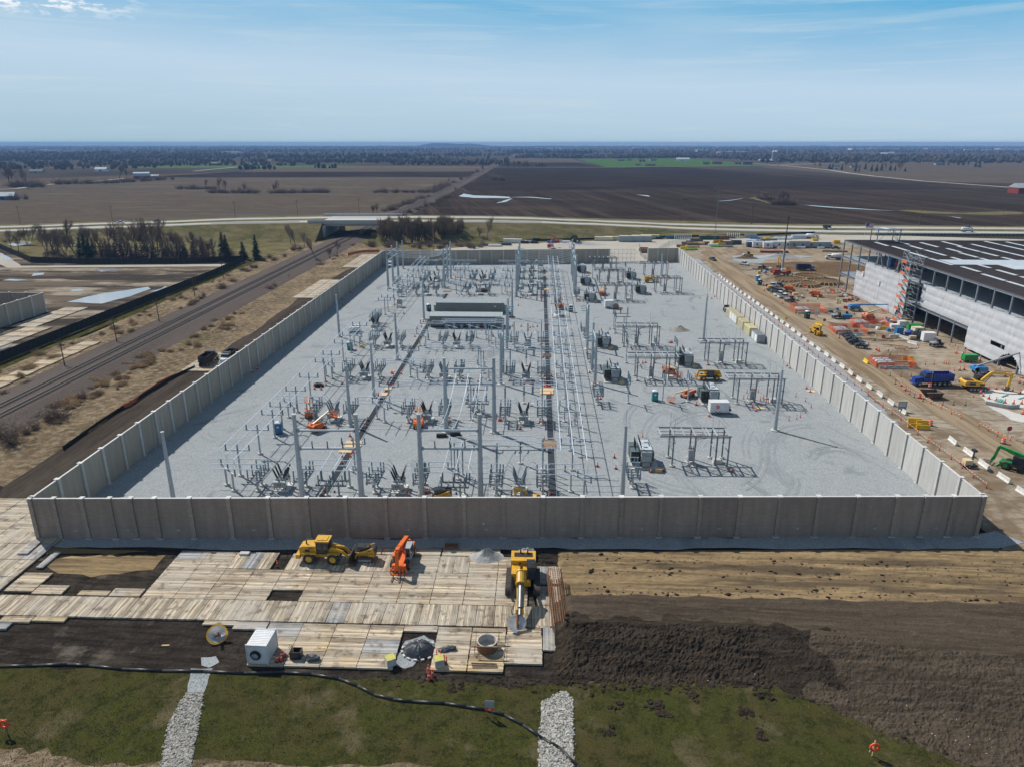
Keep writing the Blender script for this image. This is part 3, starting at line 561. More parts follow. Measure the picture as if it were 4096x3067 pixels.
for k, xc in enumerate((-125.4, -120.9)):
    t = thing('railway_track', ['railway track on the far side of the ballast bed from the substation', 'railway track on the substation side of the ballast bed'][k], 'railway track', (xc, 30, .75), 0, 'pair of railway tracks')
    for s in (-1, 1): MB().bb(s * .75 - .075, s * .75 + .075, 0, 4100, .1, .27).out('rail', RAILM, t)
    sl = MB()
    for i in range(900): sl.bb(-1.3, 1.3, i * .56 + 40, i * .56 + 40.24, -.06, .1)
    tag(sl.out('sleepers', SLEEP, t), kind='stuff')
# ================================================================ bare trees, conifers and bushes
BARK = mat('bark', (.085, .068, .056), .9, 0, .2, 3); TWIG = mat('twigs', (.21, .155, .122), .95, 0, .2, .6, rand=.25); TWIG2 = mat('willow_twigs', (.24, .18, .105), .95, 0, .15, .6, rand=.2)
BRUSH = mat('brush_twigs', (.22, .16, .12), .95, 0, .25, .7, rand=.3); NEEDLE = mat('needles', (.034, .058, .026), .85, 0, .35, .8, rand=.25); NEEDLEB = mat('bare_larch', (.15, .112, .088), .95, 0, .2, .8, rand=.2)
DRYG = mat('dry_reed', (.46, .33, .19), .95, 0, .25, .8, rand=.25)
def tri_twig(mb, p, q, w):
    d = (q - p); u = Vector((RN.uniform(-1, 1), RN.uniform(-1, 1), RN.uniform(-.3, .3))); a = d.cross(u)
    if a.length < 1e-5: return
    a = a.normalized() * w; mb.add([p - a, p + a, q], [(0, 1, 2)])
def bare(seed, h=13, spread=.5, stems=1, up=.55, twigm=TWIG, dens=1.0):
    def fn():
        r = random.Random(seed); tr, cr = MB(), MB()
        def grow(p, d, L, rad, lev):
            segs = 3; q = p
            for i in range(segs):
                d2 = (d + Vector((r.gauss(0, .11), r.gauss(0, .11), .05))).normalized(); e = q + d2 * (L / segs); r1 = rad * (1 - .28 * (i + 1) / segs * 1.4)
                (tr if lev < 2 else cr).tube(q, e, rad * (1 - .3 * i / segs), 5 if lev < 1 else 3, r1, False); q, d = e, d2
                if lev < 3 and (i > 0 or lev > 0):
                    for _ in range(2 if lev < 2 else 3):
                        ax = Vector((r.gauss(0, 1), r.gauss(0, 1), r.gauss(0, .4) + up * .6)); ax = (ax - d * ax.dot(d)).normalized(); nd = (d * (1 - spread * .6) + ax * spread * r.uniform(.7, 1.3) + Vector((0, 0, up * .3))).normalized()
                        grow(q, nd, L * r.uniform(.48, .68), max(.016, rad * .5), lev + 1)
            if lev >= 2:
                for _ in range(int(4 * dens + .5)):
                    nd = (d + Vector((r.gauss(0, .55), r.gauss(0, .55), r.gauss(.15, .4)))).normalized(); b = p + (q - p) * r.random(); tri_twig(cr, b, b + nd * L * r.uniform(.5, 1.1), .016)
            else: grow(q, d, L * .62, rad * .55, lev + 1) if lev < 2 else None
        for s in range(stems):
            a = r.uniform(0, 6.28); lean = 0 if stems == 1 else r.uniform(.12, .38)
            grow(Vector((math.cos(a) * .3 * (stems > 1), math.sin(a) * .3 * (stems > 1), 0)), Vector((math.cos(a) * lean, math.sin(a) * lean, 1)).normalized(), h * .46 * r.uniform(.85, 1.1), h * .019 / (1 if stems == 1 else 1.5), 0)
        t = thing('bare_tree', 'bare tree', 'tree'); tr.out('trunk', BARK, t); cr.out('crown', twigm, t); return t
    return fn
def conifer(seed, h=13, rad=2.6, m=NEEDLE, dens=1.0):
    def fn():
        r = random.Random(seed); tr, cr = MB(), MB(); tr.tube((0, 0, 0), (0, 0, h * .97), .22, 6, .03)
        z = h * .06
        while z < h * .985:
            f = 1 - z / h; R_ = rad * f ** .8 * r.uniform(.75, 1.12) + .12
            for k in range(int((7 + 9 * f) * dens)):
                a = r.uniform(0, 6.28); L = R_ * r.uniform(.55, 1.15); droop = r.uniform(.05, .35); tip = Vector((math.cos(a) * L, math.sin(a) * L, z - droop * L)); st = Vector((0, 0, z + .1)); w = .18 + .16 * L; sd = Vector((-math.sin(a), math.cos(a), r.uniform(-.35, .35))) * w
                mid = st.lerp(tip, .55)
                cr.add([st, mid - sd, tip, mid + sd], [(0, 1, 2), (0, 2, 3)])
                for _ in range(3):
                    b = st.lerp(tip, r.uniform(.3, 1)); v = Vector((r.gauss(0, .3), r.gauss(0, .3), -r.uniform(.1, .5))); s2 = Vector((r.gauss(0, .14), r.gauss(0, .14), 0)); cr.add([b - s2, b + s2, b + v], [(0, 1, 2)])
            z += h * .032
        t = thing('conifer', 'conifer', 'tree'); tr.out('trunk', BARK, t); cr.out('crown', m, t); return t
    return fn
def bush(seed, w=2.2, h=2.0, m=BRUSH, n=170, name='bush'):
    def fn():
        r = random.Random(seed); st, cr = MB(), MB()
        for _ in range(n):
            a, el = r.uniform(0, 6.28), math.acos(r.uniform(.2, 1)); q = r.choice((r.uniform(.35, 1), r.uniform(.8, 1.45))) * (1 + .35 * math.sin(a * 2 + seed)); tip = Vector((math.cos(a) * math.sin(el) * w * q, math.sin(a) * math.sin(el) * w * q, math.cos(el) * h * q + .2)); b = Vector((tip.x * .25 + r.gauss(0, .15), tip.y * .25 + r.gauss(0, .15), tip.z * .2))
            (st if _ % 9 == 0 else cr).tube(b * .3, tip, .03, 3, .012, False) if _ % 9 == 0 else tri_twig(cr, b, tip, .035)
            for k in range(3): v = Vector((r.gauss(0, .4), r.gauss(0, .4), r.gauss(.1, .3))) * w * .4; c0 = b.lerp(tip, r.uniform(.5, 1)); tri_twig(cr, c0, c0 + v, .04)
        t = thing(name, 'bush', 'bush'); st.out('stems', BARK, t); cr.out('twigs', m, t); return t
    return fn
TREES = [Kind(bare(1, 13, .5)), Kind(bare(2, 15, .42)), Kind(bare(3, 11, .55)), Kind(bare(4, 12, .48, 3)), Kind(bare(5, 14, .45))]
WILLOW = [Kind(bare(21, 13, .30, 3, .75, TWIG2, .6)), Kind(bare(22, 14, .28, 2, .8, TWIG2, .6)), Kind(bare(23, 12, .32, 4, .7, TWIG, 1.2))]
CONI = [Kind(conifer(31, 13, 3.6)), Kind(conifer(32, 12, 3.0)), Kind(conifer(33, 11, 4.0))]
LARCH = [Kind(conifer(41, 12, 2.9, NEEDLEB, .5)), Kind(conifer(42, 11, 3.2, NEEDLEB, .55))]
BUSH = [Kind(bush(51)), Kind(bush(52, 2.6, 1.8)), Kind(bush(53, 1.8, 2.5))]
REED = [Kind(bush(61, 1.5, 1.1, DRYG, 380, 'reed_clump')), Kind(bush(62, 2.0, 1.0, DRYG, 420, 'reed_clump'))]
lm('the road bridge', (-124, 480)); lm('the timber mats by the back corner', (-92, 372)); lm('the black field fence corner', (-154, 368)); lm('the pale container behind the far wall', (-15, 440)); lm('the muddy ditch at the left edge', (-330, 440)); lm('the red gambrel barn', (-690, 1255)); lm('the flooded plowed field', (-60, 760)); lm('the black dump truck by the wall', (-92, 187)); lm('the left-hand neighbouring wall', (-181, 249)); lm('the small hedgerow island in the stubble', (-290, 880)); lm('the level railway beyond the fields', (-121, 1300)); lm('the wooded islet in the plowed field', (190, 800)); lm('the farm with twin silos', (760, 2440)); lm('the white farmhouse among trees', (620, 1560)); lm('the near end of the railway', (-121, 150)); lm('the wooden boardwalk by the tracks', (-138, 215)); lm('the left edge of the stubble field', (-600, 1050))
ti = 0
def tree(p, kinds, s=1.0, desc='bare brown tree', grp='bare trees around the fields'):
    global ti; ti += 1
    o = kinds[ti % len(kinds)]((p[0], p[1], -.15), RN.uniform(0, 6.28), None, grp, s * RN.uniform(.85, 1.15)); return auto(o, desc, None)
# wood strip in front of the highway on the left
for x, y, s in [(95, 1010, .75), (150, 1020, .9), (220, 960, .85), (255, 945, .7), (160, 960, .7), (430, 1085, 1.15), (480, 1075, 1.1), (530, 1045, .9), (620, 1070, 1.1), (590, 1030, .8), (380, 1010, 1.0), (450, 1000, .9), (1170, 1000, 1.5), (1090, 1010, 1.25), (1230, 1000, 1.2), (1270, 1010, 1.3), (1640, 1085, 1.05), (1600, 1040, .9), (1700, 1060, .7), (930, 1000, 1.2), (1020, 1050, 1.0)]: tree(L1(x, y), TREES, s, 'bare tree')
RT_ = random.Random(6)
for k in range(34): tree(L1(RT_.uniform(350, 1700), RT_.uniform(985, 1075)), TREES, RT_.uniform(.6, 1.05), 'bare tree')
for x, y, s in [(655, 1070, .95), (695, 1075, 1.0), (760, 1060, 1.0), (730, 1080, .9), (1800, 1080, 1.15), (1830, 1085, 1.05), (1960, 1085, .9), (2065, 1085, 1.15)]: tree(L1(x, y), CONI, s, 'dark green conifer', 'conifers left of the railway')
for x, y, s in [(900, 1090, 1), (930, 1085, 1), (985, 1088, 1.05), (1060, 1090, .95), (1100, 1080, .9), (1230, 1090, .95), (1200, 1080, .85), (1320, 1085, .9), (1390, 1088, .9), (1480, 1085, .9), (1350, 1060, .8), (820, 1080, .9), (840, 1070, .8), (1550, 1088, .8), (1720, 1085, .9), (1150, 1085, .8), (1430, 1080, .75), (960, 1060, .9)]: tree(L1(x, y), LARCH, s, 'brown larch', 'brown larches left of the railway')
for x, y, s in [(40, 945, 1.0), (90, 935, .8), (2170, 1070, 1.3), (2120, 1090, 1), (1990, 1180, 1.1), (2060, 1150, 1), (1790, 1310, 1.2), (1870, 1260, 1.0), (1640, 1380, .8), (1950, 1170, 1.2), (1330, 1095, .8), (750, 1095, .7)]: auto(BUSH[ti % 3]((*L1(x, y), -.1), x, None, 'bushes along the railway', (s * RN.uniform(.6, 1.1), s * RN.uniform(.6, 1.1), s * RN.uniform(.6, 1))), 'leafless bush'); ti += 1
for k in range(40): p = L1(RT_.uniform(330, 1950), RT_.uniform(1040, 1092)); auto(BUSH[k % 3]((*p, -.1), k, None, 'undergrowth of the left wood', RT_.uniform(.9, 1.7)), 'low wood bush')
for k in range(26): tree(L1(RT_.uniform(840, 1760), RT_.uniform(1050, 1090)), LARCH, RT_.uniform(.6, 1.1), 'brown larch', 'brown larches left of the railway')
# grove behind the far wall
RG = random.Random(77)
for k in range(66):
    x = RG.uniform(1050, 1690); y = 930 + RG.uniform(-12, 20) - (14 if x > 1500 else 0); tree(L2(x, y), WILLOW, RG.uniform(.85, 1.15), 'slender bare tree', 'grove of bare trees beside the bridge')
for x, y, s in [(1910, 930, 1.05), (1850, 925, .9), (1000, 930, .55), (890, 910, .5), (520, 880, .8), (370, 1000, .9), (440, 980, .8), (640, 1075, .6), (530, 1080, .8), (700, 1040, .5), (330, 960, .7), (1020, 720, .8), (990, 720, .7)]: tree(L2(x, y), TREES, s, 'bare lone tree')
for k in range(26):
    auto(BUSH[k % 3]((*L2(RG.uniform(960, 1880), RG.uniform(955, 1000)), -.1), k, None, 'undergrowth of the grove', RG.uniform(.9, 1.6)), 'low grove bush')
for x, y, s in [(350, 1010, 1.4), (400, 1000, 1.2), (545, 930, 1.3), (580, 920, 1.3), (570, 1125, 1.2), (280, 1060, 1.1), (190, 1090, 1.5), (160, 1320, 1.2), (310, 1220, .6), (700, 1060, .8), (830, 970, .8), (20, 1150, 1.2), (200, 1300, 1)]: auto(BUSH[ti % 3]((*L2(x, y), -.1), x, None, 'bushes along the railway', (s * RN.uniform(.6, 1.1), s * RN.uniform(.6, 1.1), s * RN.uniform(.6, 1))), 'leafless bush'); ti += 1
# bushes and reeds on the near dry grass
for x, y, s in [(1695, 270, 1.0), (1975, 120, 1.2), (1780, 210, .8), (240, 950, .6), (30, 1050, .7), (90, 1490, 1.9), (30, 1440, 1.6), (240, 1400, 1.1), (310, 1360, 1), (510, 1270, 1.9), (440, 1290, 1.2), (740, 1080, .9), (850, 1060, 1), (700, 1090, .7), (1600, 300, .5), (640, 610, .5), (1040, 1010, .3)]: auto(BUSH[ti % 3]((*LL(x, y), -.1), x, None, 'bushes along the railway', (s * RN.uniform(.6, 1.1), s * RN.uniform(.6, 1.1), s * RN.uniform(.6, 1))), 'leafless bush'); ti += 1
for k in range(74):
    t = RG.random(); x = RG.uniform(450, 2150); y = 1230 - (x - 450) * .52 + RG.gauss(0, 60) - 40; p = LL(x, y)
    if p[0] < -97 and p[0] > -116: auto(REED[k % 2]((*p, -.1), k, None, 'dry reed clumps between railway and wall', RG.uniform(.4, .9)), 'tan dry reed clump')
for k in range(34):
    p = (RG.uniform(-148, -133), RG.uniform(150, 330)); auto(REED[k % 2]((*p, -.1), k, None, 'dry reed clumps beyond the railway', RG.uniform(.5, 1.0)), 'tan dry reed clump')
# hedgerows, field trees
def hedge(pts, n, s0, s1, desc, grp, kinds=None, jit=2.0):
    for k in range(n):
        t = (k + RG.random()) / n * (len(pts) - 1); i = min(int(t), len(pts) - 2); a, b = pts[i], pts[i + 1]; f = t - i
        auto((kinds or BUSH)[k % len(kinds or BUSH)]((a[0] + (b[0] - a[0]) * f + RG.gauss(0, jit), a[1] + (b[1] - a[1]) * f + RG.gauss(0, jit), -.3), k, None, grp, RG.uniform(s0, s1)), desc)
hg = 'hedgerow bushes in the far fields'
hedge([L2(170, 550), L2(630, 545)], 22, 1.6, 2.8, 'dark hedgerow bush', hg); hedge([L1(1420, 515), L1(1720, 520)], 13, 1.6, 2.6, 'dark hedgerow bush', hg); hedge([L1(1690, 548), L1(2080, 550)], 14, 1.5, 3.0, 'dark hedgerow bush', hg)
hedge([L2(970, 545), L2(1450, 545)], 18, 1.2, 2.6, 'dark hedgerow bush', hg); hedge([L2(1460, 550), L2(1600, 490), L2(1840, 375)], 18, 2, 3.4, 'dark hedgerow bush', hg)
hedge([L2(1080, 700), L2(1180, 665), L2(1300, 630), L2(1430, 580)], 18, 1.4, 2.4, 'far railway bush', hg); hedge([L2(1180, 740), L2(1420, 660), L2(1540, 605), L2(1640, 570)], 16, 1.2, 2.2, 'far railway bush', hg)
hedge([L1(420, 480), L1(900, 470), L1(1380, 440)], 28, 2.2, 3.6, 'dark hedgerow bush', hg); hedge([L1(100, 500), L1(320, 500)], 10, 3, 4.5, 'dark hedgerow bush', hg)
hedge([L4(50, 595), L4(150, 600)], 5, 2, 2.6, 'brown field bush', hg); hedge([L4(190, 640), L4(350, 645)], 9, 1.8, 2.8, 'brown field bush', hg)
hedge([L2(1950, 445), L2(2050, 450)], 4, 3, 4, 'brown field bush', hg); auto(BUSH[0]((*L3(1488, 600), -.2), 0, None, hg, 1.6), 'lone dark shrub'); auto(BUSH[1]((*L1(120, 605), -.2), 0, None, hg, 3.2), 'rusty brown bush'); auto(BUSH[2]((*L1(210, 600), -.2), 0, None, hg, 2), 'rusty brown bush')
for f, x, y, s in [(L2, 210, 545, 1.0), (L1, 1770, 545, 1.3), (L1, 1815, 545, 1.2), (L1, 1970, 550, 1.1), (L1, 2212, 545, 1.0), (L1, 1650, 515, .8), (L2, 1650, 560, .7), (L2, 1875, 390, 1.0), (L2, 1600, 470, .8), (L3, 65, 355, 1.7), (L3, 120, 360, 1.6), (L3, 190, 360, 1.5), (L3, 210, 360, 1.5), (L4, 70, 595, .75), (L4, 130, 605, .85), (L4, 220, 645, 1.0), (L4, 260, 648, 1.0), (L4, 310, 648, .95), (L4, 240, 640, 1.1), (L1, 90, 490, 2.2), (L1, 960, 440, 1.8), (L1, 1020, 440, 1.6), (L1, 220, 510, 1.5)]: tree(f(x, y), TREES, s, 'bare field tree')
for x, y, s, kd in [(520, 350, 1.6, 0), (560, 355, 1.4, 0), (640, 360, 1.2, 1), (665, 360, 1.1, 1), (740, 365, 1.2, 1), (770, 360, 1.9, 0), (850, 378, 1.0, 1), (880, 380, 1.0, 1), (860, 360, 1.6, 0), (930, 360, 1.2, 1), (980, 375, 1.2, 1), (1020, 375, 1.3, 1), (1060, 370, 1.3, 1), (1090, 375, 1.4, 0), (1130, 370, 1.2, 1), (1170, 370, 1.2, 1), (1210, 370, 1.7, 0), (1250, 376, .8, 1), (820, 350, 1.5, 0), (1440, 325, 1.6, 0), (1480, 320, 1.8, 0), (1560, 325, 1.4, 1), (1600, 328, 1.3, 1), (1680, 325, 1.3, 1), (1720, 325, 1.4, 1), (1760, 325, 1.2, 1), (1820, 340, 1.3, 1), (1850, 345, 1.2, 1), (1520, 330, 1.5, 0)]: tree(L4(x, y), TREES if kd == 0 else CONI, s, 'rounded bare farm tree' if kd == 0 else 'dark green farm conifer', 'trees around the far farmsteads')
# far woods that read as one mass
WOODM = mat('far_wood', (.075, .060, .048), 1, 0, .35, .02, rand=0); WOODG = mat('far_evergreens', (.020, .032, .018), 1, 0, .3, .02, rand=0)
def crowns(name, m, lab, fill, seed):
    mb = MB(); r = random.Random(seed)
    for x, y, s in fill(r):
        h = s * r.uniform(1.0, 1.6); mb.blob((x, y, h * .75 - .5), s * r.uniform(.6, 1), s * r.uniform(.6, 1), h * .8, .4, 6, 4, r)
    return tag(mb.out(name, m), lab, 'woods', kind='stuff')
def poly_fill(list_):
    def f(r):
        for x0, x1, y0, y1, n, s in list_:
            for _ in range(n): yield r.uniform(x0, x1), r.uniform(y0, y1), s * r.uniform(.7, 1.3)
    return f
def band(r):
    for _ in range(12000):
        y = 2300 * math.exp(r.uniform(0, 1.82)); x = r.uniform(-.82, .86) * y
        d = noise.noise(Vector((x * .0007, y * .0011, 0))) + .35 * noise.noise(Vector((x * .003, y * .004, 4)))
        if d > (.08 if y < 4500 else -.04) and not (y < 3100 and -100 < x < 700): yield x, y, r.uniform(5, 9)
crowns('far_woods', WOODM, 'hazy blue-brown woods stretching to the horizon', band, 90)
crowns('wood_line', WOODM, 'brown wood along the back edge of the far fields', poly_fill([(-1500, -950, 1650, 2600, 240, 6), (-900, -300, 2250, 2500, 220, 6), (-420, -110, 2050, 2350, 160, 5), (-100, 420, 2980, 3250, 300, 6), (420, 760, 3050, 3300, 160, 6), (-2400, -1300, 2600, 3400, 420, 8), (-1250, -650, 1980, 2150, 110, 5), (900, 1900, 2900, 3200, 280, 7), (800, 900, 2500, 2700, 50, 5), (-60, 20, 1900, 1960, 10, 5), (1500, 2700, 2500, 2650, 170, 6), (1750, 2300, 1550, 1650, 40, 5)]), 91)
crowns('evergreen_wood', WOODG, 'dark evergreen woods among the far fields', poly_fill([(-2600, -1800, 3000, 3600, 300, 8), (-1100, -500, 2900, 3050, 120, 7), (330, 640, 2990, 3060, 60, 6), (100, 180, 3000, 3080, 20, 6), (-200, 300, 4200, 4500, 140, 8), (-700, -620, 1700, 1740, 14, 5), (-560, -500, 1780, 1830, 10, 5)]), 92)
# ================================================================ precast perimeter walls
def stonewall(name, c0, c1, brick):
    m, n, l, b = newmat(name)
    geo = n.new('ShaderNodeNewGeometry'); sp = n.new('ShaderNodeSeparateXYZ'); l.new(geo.outputs['Position'], sp.inputs[0])
    ad = n.new('ShaderNodeMath'); ad.operation = 'ADD'; l.new(sp.outputs[0], ad.inputs[0]); l.new(sp.outputs[1], ad.inputs[1])
    cb = n.new('ShaderNodeCombineXYZ'); l.new(ad.outputs[0], cb.inputs[0]); l.new(sp.outputs[2], cb.inputs[1])
    bt = n.new('ShaderNodeTexBrick'); bt.inputs['Scale'].default_value = 1; bt.inputs['Brick Width'].default_value = .85; bt.inputs['Row Height'].default_value = .36; bt.inputs['Mortar Size'].default_value = .025
    bt.inputs['Color1'].default_value = rgba(c0); bt.inputs['Color2'].default_value = rgba(c1); bt.inputs['Mortar'].default_value = rgba([v * .78 for v in c0]); bt.offset = .45
    l.new(cb.outputs[0], bt.inputs[0])
    nz = n.new('ShaderNodeTexNoise'); nz.inputs['Scale'].default_value = .4; nz.inputs['Detail'].default_value = 7; mp = n.new('ShaderNodeMapping'); mp.inputs['Scale'].default_value = (3, 3, .45); l.new(geo.outputs['Position'], mp.inputs[0]); l.new(mp.outputs[0], nz.inputs[0])
    oi = n.new('ShaderNodeObjectInfo'); mr = n.new('ShaderNodeMapRange'); mr.inputs[3].default_value = .9; mr.inputs[4].default_value = 1.08; l.new(oi.outputs['Random'], mr.inputs[0])
    m3 = n.new('ShaderNodeMapRange'); m3.inputs[1].default_value = .3; m3.inputs[2].default_value = .7; m3.inputs[3].default_value = .88; m3.inputs[4].default_value = 1.1; l.new(nz.outputs[0], m3.inputs[0])
    mu = n.new('ShaderNodeMath'); mu.operation = 'MULTIPLY'; l.new(mr.outputs[0], mu.inputs[0]); l.new(m3.outputs[0], mu.inputs[1])
    vm = n.new('ShaderNodeVectorMath'); vm.operation = 'SCALE'; l.new(mu.outputs[0], vm.inputs['Scale'])
    if brick: l.new(bt.outputs[0], vm.inputs[0])
    else: vm.inputs[0].default_value = c0
    l.new(vm.outputs[0], b.inputs['Base Color']); b.inputs['Roughness'].default_value = .9; b.inputs['Specular IOR Level'].default_value = .15
    bp = n.new('ShaderNodeBump'); bp.inputs['Distance'].default_value = .04; l.new(bt.outputs[0] if brick else nz.outputs[0], bp.inputs['Height']); l.new(bp.outputs[0], b.inputs['Normal'])
    return m
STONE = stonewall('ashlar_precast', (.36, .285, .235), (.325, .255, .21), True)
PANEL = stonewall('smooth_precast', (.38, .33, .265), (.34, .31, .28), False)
PANEL_SUN = stonewall('smooth_precast_sunlit', (.46, .455, .435), (.4, .4, .4), False)  # lit copy of the tan precast: sunshine on the right wall put into its colour
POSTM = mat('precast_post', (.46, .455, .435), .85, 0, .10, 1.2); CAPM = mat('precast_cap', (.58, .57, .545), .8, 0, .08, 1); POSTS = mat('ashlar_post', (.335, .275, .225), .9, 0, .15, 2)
def precast(label, p0, p1, cuts, h=7.0, out_side=1, outer=None, inner=PANEL, lo=2.1):
    """wall along p0 to p1; cuts = distances of the posts; out_side: which side is stone-faced"""
    d = Vector((p1[0] - p0[0], p1[1] - p0[1])); L = d.length; a = math.atan2(d.y, d.x)
    t = thing('precast_wall', label, 'wall', (p0[0], p0[1], 0), a)
    s = out_side; ep = []
    for c in cuts:
        q = MB(); q.bb(c - .30, c + .30, -.1 if s > 0 else -.34, .34 if s > 0 else .1, -.3, h + .12); q.cur = 1; q.bb(c - .30, c + .30, -.36, -.1, -.3, h + .12) if s > 0 else q.bb(c - .30, c + .30, .1, .36, -.3, h + .12); q.out('post', [POSTM, POSTS if outer else POSTM], t)
        MB().bb(c - .36, c + .36, -.42, .42, h + .12, h + .22).out('post_cap', CAPM, t)
        if outer: MB().bb(c - .5, c + .5, -.5, .5, 0, .15).out('footing', CONC, t)
    for c0, c1 in zip(cuts, cuts[1:]):
        q = MB(); q.bb(c0 + .31, c1 - .31, -.09, .09, -.1, lo); q.bb(c0 + .31, c1 - .31, -.09, .09, lo + .02, h); q.cur = 1
        y0, y1 = (-.13, -.092) if s > 0 else (.092, .13); q.bb(c0 + .31, c1 - .31, y0, y1, -.1, lo); q.bb(c0 + .31, c1 - .31, y0, y1, lo + .02, h)
        q.out('panel', [inner, outer or PANEL], t)
        MB().bb(c0 + .43, c1 - .43, -.15, .15, h, h + .10).out('panel_cap', CAPM, t)
    return t
fpx = [72, 133, 193, 251, 296, 346, 420, 503, 586, 668, 750, 835, 918, 1002, 1086, 1170, 1254, 1338, 1422, 1506, 1590, 1675, 1758, 1842, 1926, 1987, 2047, 2116]
FL, FR = (-78.0, 95.3), (69.7, 101.5); fd = Vector((FR[0] - FL[0], FR[1] - FL[1])); fL = fd.length; fd /= fL
cuts = []
for x in fpx:
    g0 = G(x * 1.8517 + (5 if x < 100 else 3), 2153); cuts.append((g0[0] - FL[0]) / fd.x)
cuts = [min(max(c, 0), fL) for c in cuts]; cuts[0] = 0; cuts[-1] = fL
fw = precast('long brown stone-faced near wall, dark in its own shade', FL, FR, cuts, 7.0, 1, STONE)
mk = [1, 3, 5, 7, 9, 11, 13, 15, 17, 19, 21, 23, 25]
mm = mat('bracket_mark', (.5, .5, .52), .6)
for i in mk:                                            # small pale arrow markers low on the outer face
    c = (cuts[i] + cuts[i + 1]) / 2 + .2; MB().bb(c - .30, c + .08, -.165, -.132, 1.45, 1.52).bb(c - .30, c - .26, -.165, -.132, 1.52, 1.56).bb(c + .09, c + .30, -.165, -.132, 1.36, 1.42).bb(c + .09, c + .30, -.165, -.132, 1.60, 1.66).bb(c + .24, c + .30, -.165, -.132, 1.42, 1.60).bb(c + .09, c + .14, -.165, -.132, 1.42, 1.60).out('marker', mm, fw)
q = cuts[13] + 3.0; MB().bb(q - .15, q + .15, -.165, -.132, 2.3, 2.75).out('notice', mm, fw)
def even(L, st, a=0.0):
    n = max(1, round((L - a) / st)); return [a + (L - a) * i / n for i in range(n + 1)]
BLc = (-78.9, 360.2); gx = G(*[1950 + 1345 / 2.765, 900 + 408 / 2.765])
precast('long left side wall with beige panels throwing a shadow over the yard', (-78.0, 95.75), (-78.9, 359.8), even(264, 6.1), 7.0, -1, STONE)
precast('long right side wall of sunlit pale grey panels', (73.0, 375.2), (69.75, 101.95), even(273.3, 6.1), 7.0, -1, STONE, PANEL_SUN)
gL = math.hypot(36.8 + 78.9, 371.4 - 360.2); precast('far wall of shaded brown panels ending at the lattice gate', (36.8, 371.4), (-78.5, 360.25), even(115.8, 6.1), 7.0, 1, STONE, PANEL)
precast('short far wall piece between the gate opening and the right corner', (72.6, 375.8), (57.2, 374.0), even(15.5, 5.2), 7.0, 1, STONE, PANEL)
t = thing('lattice_gate', 'galvanised lattice gate with diagonal bracing in the far wall', 'gate', (37.4, 371.6, 0), .035)
fr, br_ = MB(), MB()
for i in range(7): fr.bb(i * 2.13 - .09, i * 2.13 + .09, -.09, .09, 0, 6.9)
for z in (.15, 2.3, 4.5, 6.8): fr.bb(0, 12.8, -.07, .07, z - .07, z + .07)
for i in range(6):
    for z in (.15, 2.3, 4.5): br_.beam((i * 2.13, 0, z), (i * 2.13 + 2.13, 0, z + 2.2), .07)
    for k in range(1, 4): br_.bb(i * 2.13 + k * .53 - .02, i * 2.13 + k * .53 + .02, -.02, .02, .2, 6.7)
fr.out('frame', CAPM, t); br_.out('bracing', CAPM, t)
# neighbouring walled compound at the left edge
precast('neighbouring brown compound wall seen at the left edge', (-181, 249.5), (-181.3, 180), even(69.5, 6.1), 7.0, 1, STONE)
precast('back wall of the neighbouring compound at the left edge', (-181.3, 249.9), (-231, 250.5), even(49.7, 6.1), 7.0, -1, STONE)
# ================================================================ substation steelwork
RW = [113.4, 147, 177, 207.5, 287, 306.5, 322.5, 344.5]
RWN = ['row nearest the near wall', 'second row from the near wall', 'third row from the near wall', 'fourth row from the near wall', 'first row beyond the control buildings', 'second row beyond the control buildings', 'third row beyond the control buildings', 'row nearest the far wall']
def post(mb, x, y, z0, z1, s=.13): mb.bb(x - s, x + s, y - s, y + s, z0, z1)
def foot(mb, x, y, r=.5): mb.lathe([(r, .03), (r, .30), (r * .93, .36)], 12, (x, y, 0))
def insul(mb, p, h, r=.12, n=8, sheds=7):
    pr = []; r *= 1.3
    for i in range(sheds): pr += [(r, h * i / sheds + .02), (r * .62, h * (i + .5) / sheds)]
    mb.lathe([(r * 1.15, 0), (r * 1.15, .05)] + pr + [(r * .9, h - .06), (r * .9, h)], n, p)
def mk_tsup():
    t = thing('bus_support', '', 'bus support'); a, b, c = MB(), MB(), MB(); foot(a, 0, 0); post(b, 0, 0, .36, 5.2); b.bb(-.25, .25, -.25, .25, .34, .40); c.bb(-2.35, 2.35, -.12, .12, 5.2, 5.42)
    a.out('footing', CONC, t); b.out('post', GALV, t); c.out('crossarm', GALV, t)
    for x in (-2.2, 0, 2.2): i = MB(); insul(i, (x, 0, 5.42), 1.1); i.out('insulator', INS, t)
    return t
TSUP = Kind(mk_tsup)
def mk_dsup():                                          # low two-post support, arm turned across the row
    t = thing('bus_support', '', 'bus support'); c = MB()
    for q in (-1.1, 1.1): a, b = MB(), MB(); foot(a, q, -q); post(b, q, -q, .36, 3.45); a.out('footing', CONC, t); b.out('post', GALV, t)
    c.beam((-2.3, 2.3, 3.55), (2.3, -2.3, 3.55), .22, .2); c.out('crossarm', GALV, t)
    for q in (-2.15, 0, 2.15): i = MB(); insul(i, (q, -q, 3.65), 1.1); i.out('insulator', INS, t)
    return t
DSUP = Kind(mk_dsup)
